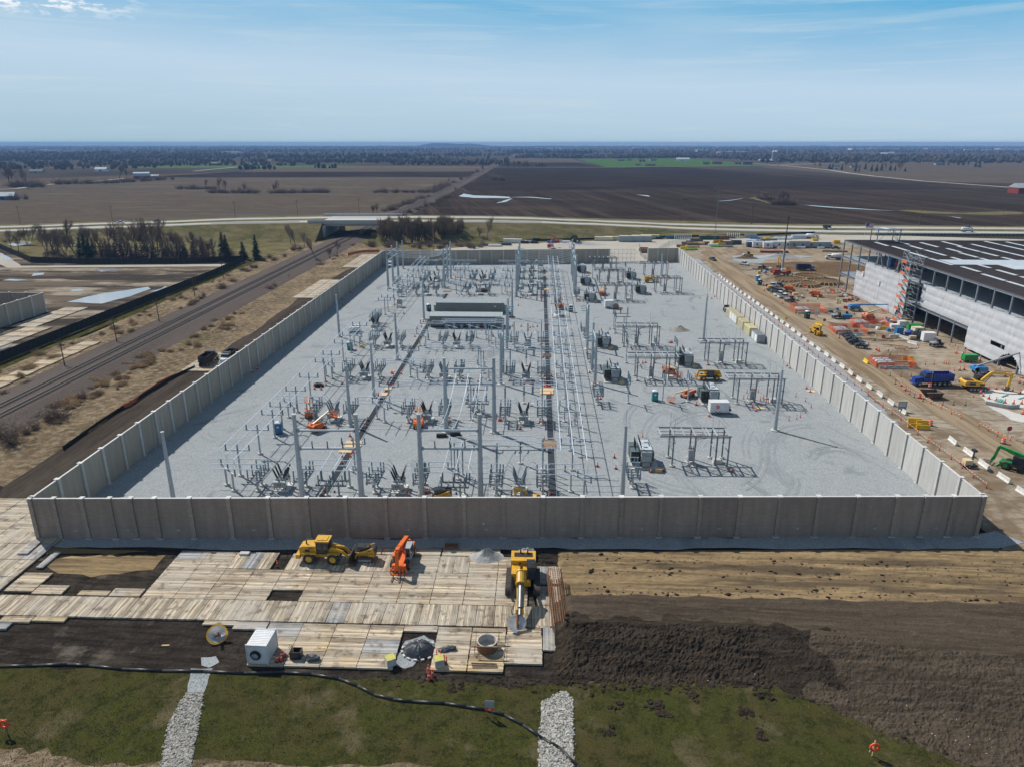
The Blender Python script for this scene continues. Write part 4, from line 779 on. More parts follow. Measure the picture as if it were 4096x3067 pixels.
def mk_ds(line=False):
    def fn():
        t = thing('disconnect_switch', '', 'switch'); f = MB()
        for q in (-1.05, 1.05): a, b = MB(), MB(); foot(a, 0, q); post(b, 0, q, .36, 2.5, .14); a.out('footing', CONC, t); b.out('post', GALV, t)
        for x in (-.95, .95): f.bb(x - .12, x + .12, -2.7, 2.7, 2.46, 2.7)
        for y in (-2.6, -2.1, -1.05, 0, 1.05, 2.1, 2.6): f.bb(-1.2, 1.2, y - .09, y + .09, 2.7, 2.82)
        for y in (-2.1, 0): f.beam((-.95, y, 2.62), (.95, y + 2.1, 2.62), .07)
        f.bb(-.55, -.3, -.55, -.25, .9, 1.4); f.out('frame', GALV2, t)
        for y in (-2.1, 0, 2.1):
            for x in (-1.05, .55, 1.1): i = MB(); insul(i, (x, y, 2.8), 1.85, .11); i.out('insulator', INS, t)
            bl = MB(); bl.tube((-1.15, y, 4.75), (1.3, y, 4.75), .05, 6); bl.bx(-1.05, y, 4.68, .2, .18, .12); bl.bx(1.1, y, 4.68, .2, .18, .12); bl.out('switch_blade', ALU, t)
        return t
    return fn
DSW = Kind(mk_ds())
def mk_brk(black):
    def fn():
        t = thing('circuit_breaker', '', 'circuit breaker'); a, l, c, tk = MB(), MB(), MB(), MB()
        a.bb(-1.35, 1.35, -1.7, 1.7, .03, .22); a.out('pad', CONCW, t)
        for x in (-.8, .8):
            for y in (-1.35, 1.2): l.bb(x - .06, x + .06, y - .06, y + .06, .22, 1.75)
            l.beam((x, -1.3, .3), (x, 1.2, 1.6), .06)
        l.bb(-1, 1, -1.5, 1.4, 1.72, 1.85); l.out('legs', GALV2, t)
        c.bb(-1.05, 1.05, -1.95, -1.2, .95, 2.0); c.bb(-1.1, 1.1, -2.0, -1.15, 2.0, 2.05); c.out('cabinet', CABG, t)
        MB().bb(-.35, -.22, -1.97, -1.951, 1.35, 1.65).bb(.1, .26, -1.97, -1.951, 1.4, 1.7).bb(-.02, .0, -1.965, -1.951, 1.0, 1.95).out('cabinet_windows', BLACKP, t)
        for y in (-1.0, 0, 1.0):
            tk.tube((-.85, y, 2.1), (.85, y, 2.1), .26, 10)
            for s in (-1, 1): b = MB(); p0 = Vector((s * .5, y, 2.25)); d = Vector((s * .62, y * .22, 1.9)); b.tube(p0, p0 + d, .19, 8, .145); b.tube(p0 + d, p0 + d * 1.12, .07, 6); b.out('bushing', BRUBBER if black else INS, t); tk.tube(p0 - d * .05, p0 + d * .12, .24, 8)
        tk.out('tanks', CABG, t); return t
    return fn
BRK = [Kind(mk_brk(True)), Kind(mk_brk(False))]
def mk_ccvt():
    t = thing('voltage_transformer', '', 'voltage transformer'); a, b, c = MB(), MB(), MB(); foot(a, 0, 0); b.tube((0, 0, .36), (0, 0, 2.3), .12, 8); b.bb(-.3, .3, -.3, .3, 2.3, 2.75); insul(c, (0, 0, 2.75), 1.9, .17, 8, 9); b.tube((0, 0, 4.65), (0, 0, 4.8), .18, 8)
    a.out('footing', CONC, t); b.out('post', CABG, t); c.out('insulator', INS, t); return t
CCVT = Kind(mk_ccvt)
def mk_single():
    t = thing('post_insulator', '', 'post insulator'); a, b, c = MB(), MB(), MB(); foot(a, 0, 0); b.tube((0, 0, .36), (0, 0, 4.3), .13, 8); insul(c, (0, 0, 4.3), 2.1, .12, 8, 9); a.out('footing', CONC, t); b.out('post', GALV, t); c.out('insulator', INS, t); return t
SINGLE = Kind(mk_single)
def bus(label, pts, grp, drops=(), r=.08):
    t = thing('bus_tube', label, 'bus tube', (0, 0, 0), 0, grp)
    m = MB(); m.path(pts, r, 6); m.out('tube', ALU, t)
    for (x, y, z, dx, dy) in drops:
        d = MB(); d.tube((x, y, z), (x - dx, y - dy, z - 1.75), .045, 4); d.tube((x, y, z), (x + dx, y + dy, z - 1.75), .045, 4); d.out('dropper', ALU, t)
    return t
ph = ['outer', 'middle', 'inner']
LB, RB = (-57.2, -55.0, -52.8), (4.5, 6.75, 9.0)
for k, x in enumerate(LB):
    bus(f'{ph[k]} tube of the near left bus along the yard', [(x, 115.5 - 2.1 * k, 6.6), (x, 217, 6.6)], 'left bus tubes', [(x, r + 2.1 - 2.1 * k, 6.6, 0, .7) for r in RW[:4]])
    bus(f'{ph[k]} tube of the far left bus along the yard', [(x, 243, 6.6), (x, 338, 6.6), (x, 342.5 + (2 - k) * 2.2, 6.6)], 'left bus tubes', [(x, r + 2.1 - 2.1 * k, 6.6, 0, .7) for r in RW[4:]])
for k, x in enumerate(RB):
    bus(f'{ph[2 - k]} tube of the right bus, near half', [(x, 117.5 - 2.1 * k, 6.6), (x + .1, 236, 6.6)], 'right bus tubes', [(x, r + 2.1 - 2.1 * k, 6.6, 0, .7) for r in RW[:4]])
    bus(f'{ph[2 - k]} tube of the right bus, far half', [(x + .1, 241, 6.6), (x + .4, 352 - k * 2.2, 6.6)], 'right bus tubes', [(x + .3, r + 2.1 - 2.1 * k, 6.6, 0, .7) for r in RW[4:]])
ly = [118.3, 128.1, 136.4, 141.2, 151.4, 161.2, 173.7, 180.8, 191.9, 200.5, 212.5, 249.5, 254.9, 266.5, 276, 285, 296, 311, 325, 336]
for i, y in enumerate(ly): TSUP((-55.1, y), 0, f'T-shaped support under the left bus, {ORD[i] or "first "}from the near wall', 'supports under the left bus')
ry = [123, 132.2, 140.2, 155.1, 163, 171, 184, 193, 202, 214, 225, 246, 262, 272, 281, 293, 313, 331, 347]
for i, y in enumerate(ry): TSUP((6.95, y), 0, f'T-shaped support under the right bus, {ORD[i] or "first "}from the near wall', 'supports under the right bus')
def jump(x0, z0, x1, z1, y0, y1):                        # curved jumper from a switch top to a bushing top
    return [(x0 + (x1 - x0) * t, y0 + (y1 - y0) * t, z0 + (z1 - z0) * t + .75 * math.sin(PI * t)) for t in (0, .2, .4, .6, .8, 1)]
BX = (-45.5, -24.4, -2.8); colN = ['by the left bus', 'in the middle column', 'by the right bus']
for i, y in enumerate(RW):
    for c, x in enumerate(BX):
        if i == 6 and c == 1: yb = 319.6
        else: yb = y + {(7, 0): 1.5, (6, 0): -7, (5, 0): -3.5, (4, 0): -1.5, (6, 2): 2.3, (5, 2): 2.5, (5, 1): 2.3}.get((i, c), 0)
        if i == 7 and c == 1: continue
        blk = not ((c == 2 and i in (0, 3, 5, 7)) or (c == 0 and i in (1, 4, 6, 7)) or (c == 1 and i in (2, 4)))
        BRK[0 if blk else 1]((x, yb + .6), 0, f'circuit breaker with {"black" if blk else "grey"} bushings {colN[c]}, {RWN[i]}', 'circuit breakers')
        for s, dx in ((-1, 4.1), (1, 4.1)):
            sx = x + s * dx
            DSW((sx, yb), 0, f'disconnect switch {"left" if s < 0 else "right"} of the breaker {colN[c]}, {RWN[i]}', 'disconnect switches', )
            for k, yy in enumerate((-2.1, 0, 2.1)):
                m = MB(); m.path(jump(sx - s * 1.2, 4.75, x + s * 1.17, 4.2, yb + yy, yb + .6 + yy * .58), .055, 4)
                o = m.out('jumper_cable', ALU); tag(o, f'{["near", "middle", "far"][k]} jumper {"left" if s < 0 else "right"} of the breaker {colN[c]}, {RWN[i]}', 'jumper', 'breaker jumpers')
    segs = [(-58, -48.4), (-40.2, -29.8), (-19.2, -8.2), (2.3, 10.4)]
    for k, yy in enumerate((-2.1, 0, 2.1)):
        for sgi, (a, b) in enumerate(segs):
            a2 = a - (0 if sgi else yy); bus(f'{["near", "middle", "far"][k]} row tube {["at the left end", "between left and middle breakers", "between middle and right breakers", "under the right bus"][sgi]}, {RWN[i]}', [(a2, y + yy, 4.85), (b + (yy * -1.0 if sgi == 3 else 0), y + yy, 4.85)], 'tubes along the breaker rows', r=.065)
    DSUP((-55, y, 0), 0, f'diagonal support at the left end of the {RWN[i]}', 'low diagonal supports'); DSUP((7.4, y - .3, 0), 0, f'diagonal support at the right end of the {RWN[i]}', 'low diagonal supports')
    DSUP((-32.4 if i % 2 == 0 else -34.8, y, 0), 0, f'diagonal support between left and middle breakers, {RWN[i]}', 'low diagonal supports')
    DSUP((-13.6, y, 0), 0, f'diagonal support between middle and right breakers, {RWN[i]}', 'low diagonal supports')
# line take-offs and the cross tubes between the rows
for i, y in enumerate(RW[:4] + RW[4:7]):
    nm = (RWN[:4] + RWN[4:7])[i]
    for k in range(3): bus(f'{["left", "middle", "right"][k]} short slanting tube over the left trench at the {nm}', [(-36.6 + 2.15 * k, y - 4.6, 6.4), (-36.6 + 2.15 * k, y + 4.2 - 2.1 * k, 6.6)], 'short take-off tubes', [(-36.6 + 2.15 * k, y + 2.3 - 2.1 * k, 6.5, .7, 0)])
    TSUP((-34.45, y + (8.2 if i else 8.6)), 0, f'T-shaped support over the left trench behind the {nm}', 'supports over the left trench')
    if i in (0, 1, 4, 5):
        for k in range(3): bus(f'{["left", "middle", "right"][k]} short slanting tube under the middle line at the {nm}', [(-15.8 + 2.15 * k, y - 3.6, 6.3), (-15.8 + 2.15 * k, y + 9.5 - 2.1 * k, 6.6)], 'short take-off tubes', [(-15.8 + 2.15 * k, y + 2.3 - 2.1 * k, 6.5, .7, 0)])
        TSUP((-13.6, y + 6.6), 0, f'T-shaped support under the middle line at the {nm}', 'supports under the middle lines')
    if i < 4:
        xl = (-15, -31.4, -31, -30)[i]
        for k in range(3):
            yy = y + 5.0 + 2.3 * k; bus(f'{["near", "middle", "far"][k]} long cross tube to the right bus behind the {nm}', [(xl, yy, 6.6), (-13.4, yy, 6.6), (-12.6, yy + .35, 6.85), (-.6, yy + .35, 6.85), (.2, yy, 6.6), (10.7, yy, 6.6)], 'long cross tubes')
        for x, n_ in ((-15.2, 'left'), (-7.2, 'middle'), (1.3, 'right')):
            for k in range(3):
                if n_ == 'middle' and k == 2: continue
                SINGLE((x + (.9 * (1 - k) if n_ == 'left' else 0), y + 5.0 + 2.3 * k), 0, f'{["near", "middle", "far"][k]} post insulator, {n_} end of cross tubes behind {nm}' if n_ != 'middle' else f'{["near", "far"][k]} post insulator, midway along cross tubes behind {nm}', 'post insulators under the cross tubes')
    CCVT((-3, y + 12.2 if i < 4 else y + 9), 0, f'tall grey voltage transformer behind the right breaker, {nm}', 'voltage transformers')
    CCVT((-20.1, y + 2.6), 0, f'grey voltage transformer beside the middle switches, {nm}', 'voltage transformers')
for x, y, d in ((-35.6, 111, 'left gantry at the near wall'), (-14.2, 111.2, 'right gantry at the near wall'), (-13.6, 152.5, 'middle gantry'), (17.5, 117, 'near right mast'), (14.6, 160, 'right line poles'), (15, 190, 'second right line pole pair'), (15, 220.5, 'third right line pole pair'), (-60.2, 300, 'far left poles'), (15.4, 278.5, 'far right poles'), (-55, 236.5, 'gap in the left bus'), (-55, 231.5, 'breaker in the left bus gap'), (7.4, 262.5, 'right bus gap')):
    DSW((x, y), PI / 2 if y < 165 and x < 0 else 0, f'disconnect switch beside the {d}', 'disconnect switches')
BRK[0]((-53.8, 228), 0, 'circuit breaker with black bushings in the gap of the left bus', 'circuit breakers'); BRK[0]((7.4, 251), 0, 'circuit breaker with black bushings under the right bus', 'circuit breakers')
for k in range(3): bus(f'{["near", "middle", "far"][k]} tube passing in front of the near control building', [(-36 + k, 217.5 + 2 * k, 4.8), (-30, 217.5 + 2 * k, 4.8), (-29.2, 217.8 + 2 * k, 5.2), (-10, 217.8 + 2 * k, 5.2)], 'tubes before the control building')
for x, n_ in ((-27.5, 'left'), (-20.5, 'middle'), (-13.5, 'right')): DSUP((x, 219.6), 0, f'{n_} support under the tubes before the control building', 'low diagonal supports')
# ---- gantries, line poles and lightning masts
def pole(mb, x, y, z, r0, r1): mb.tube((x, y, 0), (x, y, z * .48), r0, 10, (r0 + r1) / 2); mb.tube((x, y, z * .48), (x, y, z * .50), (r0 + r1) / 2 * 1.18, 10); mb.tube((x, y, z * .50), (x, y, z), (r0 + r1) / 2, 10, r1); mb.tube((x, y, z), (x, y, z + .08), r1 * 1.3, 10)
def gantry(label, pts, zt, beams, r0=.52, r1=.33):
    t = thing('line_gantry', label, 'gantry', (pts[0][0], pts[0][1], 0)); ox, oy = pts[0][:2]
    for x, y in pts:
        m = MB(); pole(m, x - ox, y - oy, zt, r0, r1); m.out('pole', GALV, t); f = MB(); f.lathe([(1.0, .03), (1.0, .25), (.95, .3)], 14, (x - ox, y - oy, 0)); f.out('footing', CONC, t)
        s = MB(); s.tube((x - ox, y - oy, zt), (x - ox, y - oy, zt + 2.2), .02, 4); s.out('lightning_rod', GALV2, t)
    for z in beams:
        for a, b in zip(pts, pts[1:]):
            m = MB(); pa, pb = Vector((a[0] - ox, a[1] - oy, z)), Vector((b[0] - ox, b[1] - oy, z)); d = (pb - pa).normalized(); m.tube(pa + d * .4, pb - d * .4, .21, 8)
            for q, e in ((pa, 1), (pb, -1)): m.tube(q + d * .36 * e, q + d * .62 * e, .36, 8)
            m.out('beam', GALV, t)
    return t
def on_beam(t, pa, pb, z, n, mt, up=True):
    for k in range(n):
        f = (k + 1) / (n + 1); m = MB(); x, y = pa[0] + (pb[0] - pa[0]) * f, pa[1] + (pb[1] - pa[1]) * f; insul(m, (x, y, z), 1.15 if up else -1.2, .09, 6, 6); m.out('post_insulator', mt, t)
g1 = gantry('tall steel gantry with two beams at the left of the near wall', [(-40.5, 109.2), (-30.2, 109.6)], 16.1, (13.2, 9.9)); on_beam(g1, (0, 0), (10.3, .4), 10.1, 3, BRUBBER)
g2 = gantry('tall steel gantry with two beams at the middle of the near wall', [(-19.7, 110.0), (-9.5, 110.4)], 16.1, (13.2, 9.9)); on_beam(g2, (0, 0), (10.2, .4), 10.1, 3, BRUBBER)
g3 = gantry('tall steel gantry in the middle carrying strain insulators', [(-19.3, 140.7), (-9.0, 141.1)], 16.6, (14.4, 11.0)); on_beam(g3, (0, 0), (10.3, .4), 11.2, 3, INS)
LINES = [[(-9.2, 173), (-9.1, 182)], [(15, 174), (15, 185)], [(-9.1, 206), (-9.1, 215)], [(15.1, 206.8), (15.4, 217)]]
for L, n_ in zip(LINES, ('left pole pair of the third row line', 'right pole pair of the third row line', 'left pole pair beside the near control building', 'right pole pair beside the near control building')): gantry(f'steel pole pair with cross beam, {n_}', L, 13.6, (11.5,), .42, .27)
FARG = [([(-63.8, 298), (-63.8, 309), (-63.8, 321)], 'left outermost'), ([(-40, 300), (-39.8, 311), (-39.8, 322)], 'second from left'), ([(-8.6, 283), (-8.5, 294.5), (-8.4, 309.5), (-8.4, 323)], 'third from left'), ([(15.3, 285), (15.4, 300), (15.7, 317), (15.8, 333)], 'rightmost')]
for L, n_ in FARG: gantry(f'row of tall line poles with beams beyond the control buildings, {n_}', L, 16.6, (14.2, 11.6))
def span(label, p, q, sag, grp, ins=True):
    p, q = Vector(p), Vector(q); t = thing('line_conductor', label, 'conductor', (0, 0, 0), 0, grp); m = MB(); pts = [p.lerp(q, s / 10) - Vector((0, 0, sag * 4 * (s / 10) * (1 - s / 10))) for s in range(11)]; m.path(pts, .04, 3); m.out('wire', ALU, t)
    d = (q - p).normalized()
    for a, e in ((p, 1), (q, -1)):
        if ins: k = MB(); pr = []; k.tube(a, a + d * 1.7 * e - Vector((0, 0, .15)), .12, 6); k.out('insulator_string', GLASSI, t)
for j in range(0, 4, 2):
    for k in range(3):
        f = (k + .6) / 3.2; a, b = LINES[j], LINES[j + 1]; span(f'{["near", "middle", "far"][k]} conductor between the pole pairs of the {["third row", "fourth row"][j // 2]} line', (a[0][0] + .2, a[0][1] + (a[1][1] - a[0][1]) * f, 11.5), (b[0][0] - .2, b[0][1] + (b[1][1] - b[0][1]) * f, 11.5), .9, 'line conductors')
for s_, (a, b) in (('left', (0, 1)), ('right', (2, 3))):
    A0, B0 = FARG[a][0], FARG[b][0]
    for g_ in range(len(A0) - 1):
        for k in range(3):
            f = (k + .7) / 3.4; span(f'{["near", "middle", "far"][k]} conductor of the {s_} far lines, {ORD[g_].strip() or "first"} bay', (A0[g_][0] + .2, A0[g_][1] + (A0[g_ + 1][1] - A0[g_][1]) * f, 14.1), (B0[g_][0] - .2, B0[g_][1] + (B0[g_ + 1][1] - B0[g_][1]) * f, 14.1), 1.5, 'line conductors')
for k in range(3):
    xx = -19.3 + 10.3 * (k + 1) / 4; span(f'{["left", "middle", "right"][k]} conductor hanging from the middle gantry to the near gantry', (xx, 140.6, 14.2), (xx, 110.6, 13.2), 2.2, 'line conductors')
def mk_mast(h):
    def fn():
        t = thing('lightning_mast', '', 'mast'); m = MB(); pole(m, 0, 0, h, .42, .24); m.out('pole', GALV, t); f = MB(); f.lathe([(.9, .03), (.9, .25), (.85, .3)], 14); f.out('footing', CONC, t); s = MB(); s.tube((0, 0, h), (0, 0, h + 3), .03, 4); s.out('lightning_rod', GALV2, t); return t
    return fn
MAST = Kind(mk_mast(13.7))
for x, y, d in ((-61.9, 106.5, 'standing at the near left corner of the yard'), (15.2, 112, 'near the near wall in front of the first transformer'), (51.7, 144.4, 'standing alone in the right yard with a long shadow'), (52.4, 218.5, 'beside the gravel pile in the right yard'), (53.2, 308, 'beside the far right bus frames'), (-63.4, 218.3, 'by the left wall in the middle of the yard'), (-40.1, 194.1, 'left of the fourth row middle breaker'), (-39.8, 162.4, 'beside the left trench near the second row'), (-40.9, 143.8, 'beside the left trench in front of the second row breakers'), (-40, 243, 'at the left end of the near control building'), (-9, 246.8, 'at the right end of the control buildings'), (-66.5, 347.9, 'by the far wall at the left')):
    MAST((x, y), 0, f'grey steel lightning mast {d}', 'lightning masts')
# ---- transformers and their low-voltage frames
def mk_tr():
    t = thing('power_transformer', '', 'transformer')
    MB().bb(-2.6, 2.6, -3.2, 3.3, .03, .25).out('pad', CONC, t)
    m = MB(); m.bb(-.9, 1.3, -2.0, 2.9, .3, 3.5); m.bb(-1.0, 1.4, -2.1, 3.0, 3.5, 3.62); m.bb(1.3, 1.9, -1.0, 2.2, .9, 2.6)
    for y in (-1.5, -.5, .5, 1.5, 2.4): m.bb(1.3, 1.38, y - .07, y + .07, .5, 3.4)
    m.out('tank', TRG, t)
    MB().bb(-.95, 1.3, -1.95, 2.85, 3.63, 3.70).bb(-.3, .5, -1.0, -.6, 3.7, 3.95).bb(.1, .9, 1.3, 1.9, 3.7, 3.9).out('tank_lid', mat('lid_pale', (.50, .54, .57), .4, .1) if 'lid_pale' not in bpy.data.materials else bpy.data.materials['lid_pale'], t)
    for q, (y0, y1) in enumerate(((-1.9, .3), (.7, 2.9))):
        r = MB()
        for k in range(9): x = -2.65 + k * .18; r.bb(x, x + .07, y0 + .16, y1, .75, 3.1)
        r.bb(-2.7, -1.1, y0 + .1, y1, 3.1, 3.18); r.bb(-1.2, -.9, y0 + .6, y0 + .9, .9, 1.05); r.bb(-1.2, -.9, y0 + .6, y0 + .9, 2.8, 2.95); rr = r.out('radiator', TRG, t)
        if q == 0:
            for i in range(2):
                for j in range(3): f = MB(); f.lathe([(.32, 0), (.34, .04), (.34, .12), (.30, .16)], 12, (-2.3 + i * .72, y0 - .06, 1.15 + j * .72), 'y'); f.out('fan', BLACKP, rr)
    for k in range(3):
        b = MB(); b.tube((-.65, -1.3 + 1.5 * k, 3.6), (-1.05, -1.3 + 1.5 * k, 5.3), .11, 8, .08); b.out('high_voltage_bushing', BRUBBER, t); b = MB(); b.tube((-1.75, -1.0 + 1.0 * k, 3.2), (-1.8, -1.0 + 1.0 * k, 5.0), .085, 8); b.out('arrester', BRUBBER, t); b = MB(); b.tube((.9, -.2 + .9 * k, 3.7), (1.1, -.2 + .9 * k, 4.4), .09, 7, .05); b.out('low_voltage_bushing', BRUBBER, t)
    MB().bb(-.75, 1.15, -2.75, -2.1, 1.45, 2.6).bb(-.85, 1.25, -2.8, -2.06, 2.6, 2.7).bb(-.8, 1.2, -2.6, -2.1, 2.7, 3.45).out('control_cabinet', CABG, t)
    MB().bb(-.5, .9, -2.65, -2.1, .35, 1.25).out('lower_cabinet', CABG, t); MB().bb(-.45, -.25, -2.77, -2.751, 1.9, 2.2).bb(0, .9, -2.765, -2.751, 2.2, 2.24).bb(0, .9, -2.765, -2.751, 1.95, 1.99).bb(-.2, -.05, -2.665, -2.651, .7, .9).out('cabinet_plates', GREYP, t)
    return t
TR = Kind(mk_tr)
TRN = [(20.9, 126.9, 'nearest the near wall in the left transformer column'), (20.2, 178.2, 'second from the near wall in the left transformer column'), (20.6, 210.2, 'third from the near wall in the left transformer column'), (20.9, 276, 'fourth from the near wall in the left transformer column'), (21.3, 309.8, 'fifth from the near wall in the left transformer column'), (21.3, 341.4, 'farthest in the left transformer column'), (41.9, 162.6, 'behind the white box trailer'), (41.8, 192.4, 'behind the yellow telehandler'), (42.9, 292, 'farther of the right column beside the mast'), (42.9, 324.2, 'farthest in the right transformer column')]
for x, y, d in TRN: TR((x, y), 0, f'big grey-green transformer with fans, {d}', 'power transformers')
BUSRED = mat('insulated_bus_red', (.13, .028, .025), .5)
def mk_low():
    t = thing('busbar_structure', '', 'bus frame')
    for x, y in ((0, 0), (4.1, 0), (8.2, 0), (10.5, 0), (0, 4.15), (4.1, 4.15), (8.2, 4.15), (10.5, 4.15)):
        a, b = MB(), MB(); foot(a, x, y, .52); a.out('footing', CONC, t); post(b, x, y, .36, 6.3, .125); b.bb(x - .2, x + .2, y - .2, y + .2, 3.4, 3.5); b.out('column', GALV2, t)
    for y in (-.02, 4.17): MB().bb(-2.6, 10.8, y - .13, y + .13, 6.31, 6.55).out('long_beam', GALV2, t)
    for x in (-2.45, 0, 2.05, 4.1, 6.15, 6.8, 8.2, 10.5): MB().bb(x - .12, x + .12, .12, 4.03, 6.33, 6.53).out('cross_beam', GALV, t)
    b = MB()
    for y in (.5, 2.0, 3.4): b.tube((-2.6, y, 5.9), (10.6, y, 5.9), .055, 6)
    for k in range(3): b.path([(6.6, .5 + 1.4 * k, 5.9), (4.9, .4 + .5 * k, 5.7), (4.4, .4 + .5 * k, 5.2), (4.35, .6 + .3 * k, 3.1)], .05, 5)
    b.out('insulated_bus', BUSRED, t)
    for x in (0, 8.2):
        for y in (0, 4.15): s = MB(); s.tube((x, y, 6.55), (x, y, 9.7), .025, 4); s.out('lightning_rod', GALV2, t)
    f = MB(); s = random.Random(3)
    for k in range(11): y = .3 + k * .34; f.beam((0, y, 5.2 - k * .05), (.55 + s.uniform(-.2, .2), y + .1, 4.9 - s.uniform(0, .5)), .09); f.beam((0, y, 4.6), (-.5, y, 4.2 + s.uniform(-.3, .3)), .06)
    f.beam((0, 0, 4.8), (0, 4.15, 4.8), .1); f.beam((0, 0, 3.2), (0, 4.15, 3.2), .1); f.out('fuse_rack', GREYP, t)
    MB().bb(8.2 - .06, 8.2 + .06, .13, 4.0, 3.1, 3.25).bb(10.44, 10.56, .13, 4.0, 3.1, 3.25).beam((8.2, .2, 5.9), (8.2, 4, 4.4), .1).beam((10.5, .2, 5.9), (10.5, 4, 4.4), .1).out('side_arms', GALV, t)
    return t
LOW = Kind(mk_low)
def mk_swbox():
    t = thing('switch_cabinet', '', 'cabinet'); MB().bb(-1, 1, -1, .9, .03, .2).out('pad', CONC, t); MB().bb(-.55, .55, -.5, .5, .7, 2.9).bb(-.6, .6, -.55, .55, 2.9, 2.97).bb(.2, .55, -.85, -.55, .6, 1.5).out('cabinet', CABG, t)
    l = MB()
    for x in (-.5, .5):
        for y in (-.45, .45): l.bb(x - .05, x + .05, y - .05, y + .05, .2, .7)
    l.out('legs', GALV2, t); b = MB()
    for k in range(3):
        for y in (-.22, .22): b.tube((-.35 + .35 * k, y, 2.97), (-.4 + .4 * k, y * 1.6, 3.5), .06, 6)
    b.out('bushings', BUSRED, t); return t
SWB = Kind(mk_swbox)
def mk_vault():
    t = thing('cable_vault', '', 'vault'); MB().bb(-.85, .85, -.5, .5, .03, .85).out('box', CONCW, t); MB().bb(-.9, .9, -.55, .55, .85, .93).out('lid', CONC, t); return t
VAULT = Kind(mk_vault)
LOWS = [(26.2, 125.4, 'nearest the near wall'), (26.2, 177.4, 'over the orange boom lift'), (26.5, 209.9, 'beside the low gravel mound'), (26.6, 275.9, 'behind the white generator trailer'), (27.3, 313, 'second from the far wall on the left'), (27.6, 345.5, 'nearest the far wall on the left'), (47.8, 160.6, 'above the ring of cones'), (47.9, 192.3, 'beside the right column transformer and cones'), (48.8, 292.2, 'nearest the far mast on the right'), (49.6, 330.5, 'farthest of the right column')]
for x, y, d in LOWS:
    LOW((x, y), 0, f'grey steel bus frame like a pergola, {d}', 'low-voltage bus frames'); SWB((x + 3.9, y + 1.7), 0, f'grey switch cabinet under the bus frame {d}', 'switch cabinets'); VAULT((x + 9.1, y + 1.9), 0, f'pale cable vault box under the bus frame {d}', 'cable vaults')
    lm(f'the bus frame {d}'.replace(' beside the right column transformer and cones', ' beside the yellow telehandler'), (x + 5, y + 1))
def mk_lpost():
    t = thing('switch_post', '', 'switch post'); a, b = MB(), MB(); foot(a, 0, 0); post(b, 0, 0, .36, 6.0, .12); b.bb(-.1, .1, -2.1, 2.1, 5.3, 5.45); a.out('footing', CONC, t); b.out('post', GALV, t)
    for y in (-2, 0, 2): i = MB(); insul(i, (.0, y, 5.45), 1.9, .13, 8, 8); i.out('insulator', INS, t)
    return t
LPOST = Kind(mk_lpost)
lp = [(21.9, 160.3), (30.2, 161), (36.3, 161.6), (25.2, 193), (33.2, 193.5), (39.0, 194), (25.3, 226), (33, 292), (24.5, 293), (39, 293), (25, 325), (33, 326), (40, 326.5)]
for i, p in enumerate(lp): LPOST(p, 0, f'single post with three upright insulators, {ORD[i] or "first "}from the near wall between the bus frames', 'switch posts')
# three-legged bus stand in the open bay
t = thing('bus_stand', 'open steel bus stand with three capped bushings by the gravel mound', 'bus stand', (25.5, 231.8))
for x, y in ((0, 0), (4.2, 0), (2.8, -4.6), (0, -4.6)): a, b = MB(), MB(); foot(a, x, y); post(b, x, y, .36, 5.2, .12); a.out('footing', CONC, t); b.out('post', GALV, t)
MB().bb(-.6, 4.8, -.1, .1, 5.2, 5.4).bb(-.6, 4.8, -4.7, -4.5, 5.2, 5.4).bb(-.1, .1, -4.5, -.1, 5.2, 5.4).bb(4.1, 4.3, -4.5, -.1, 5.2, 5.4).out('frame', GALV2, t)
for x in (-.2, 2.1, 4.4): i = MB(); insul(i, (x, 0, 5.4), 2.0, .15); i.out('insulator', BUSRED, t)
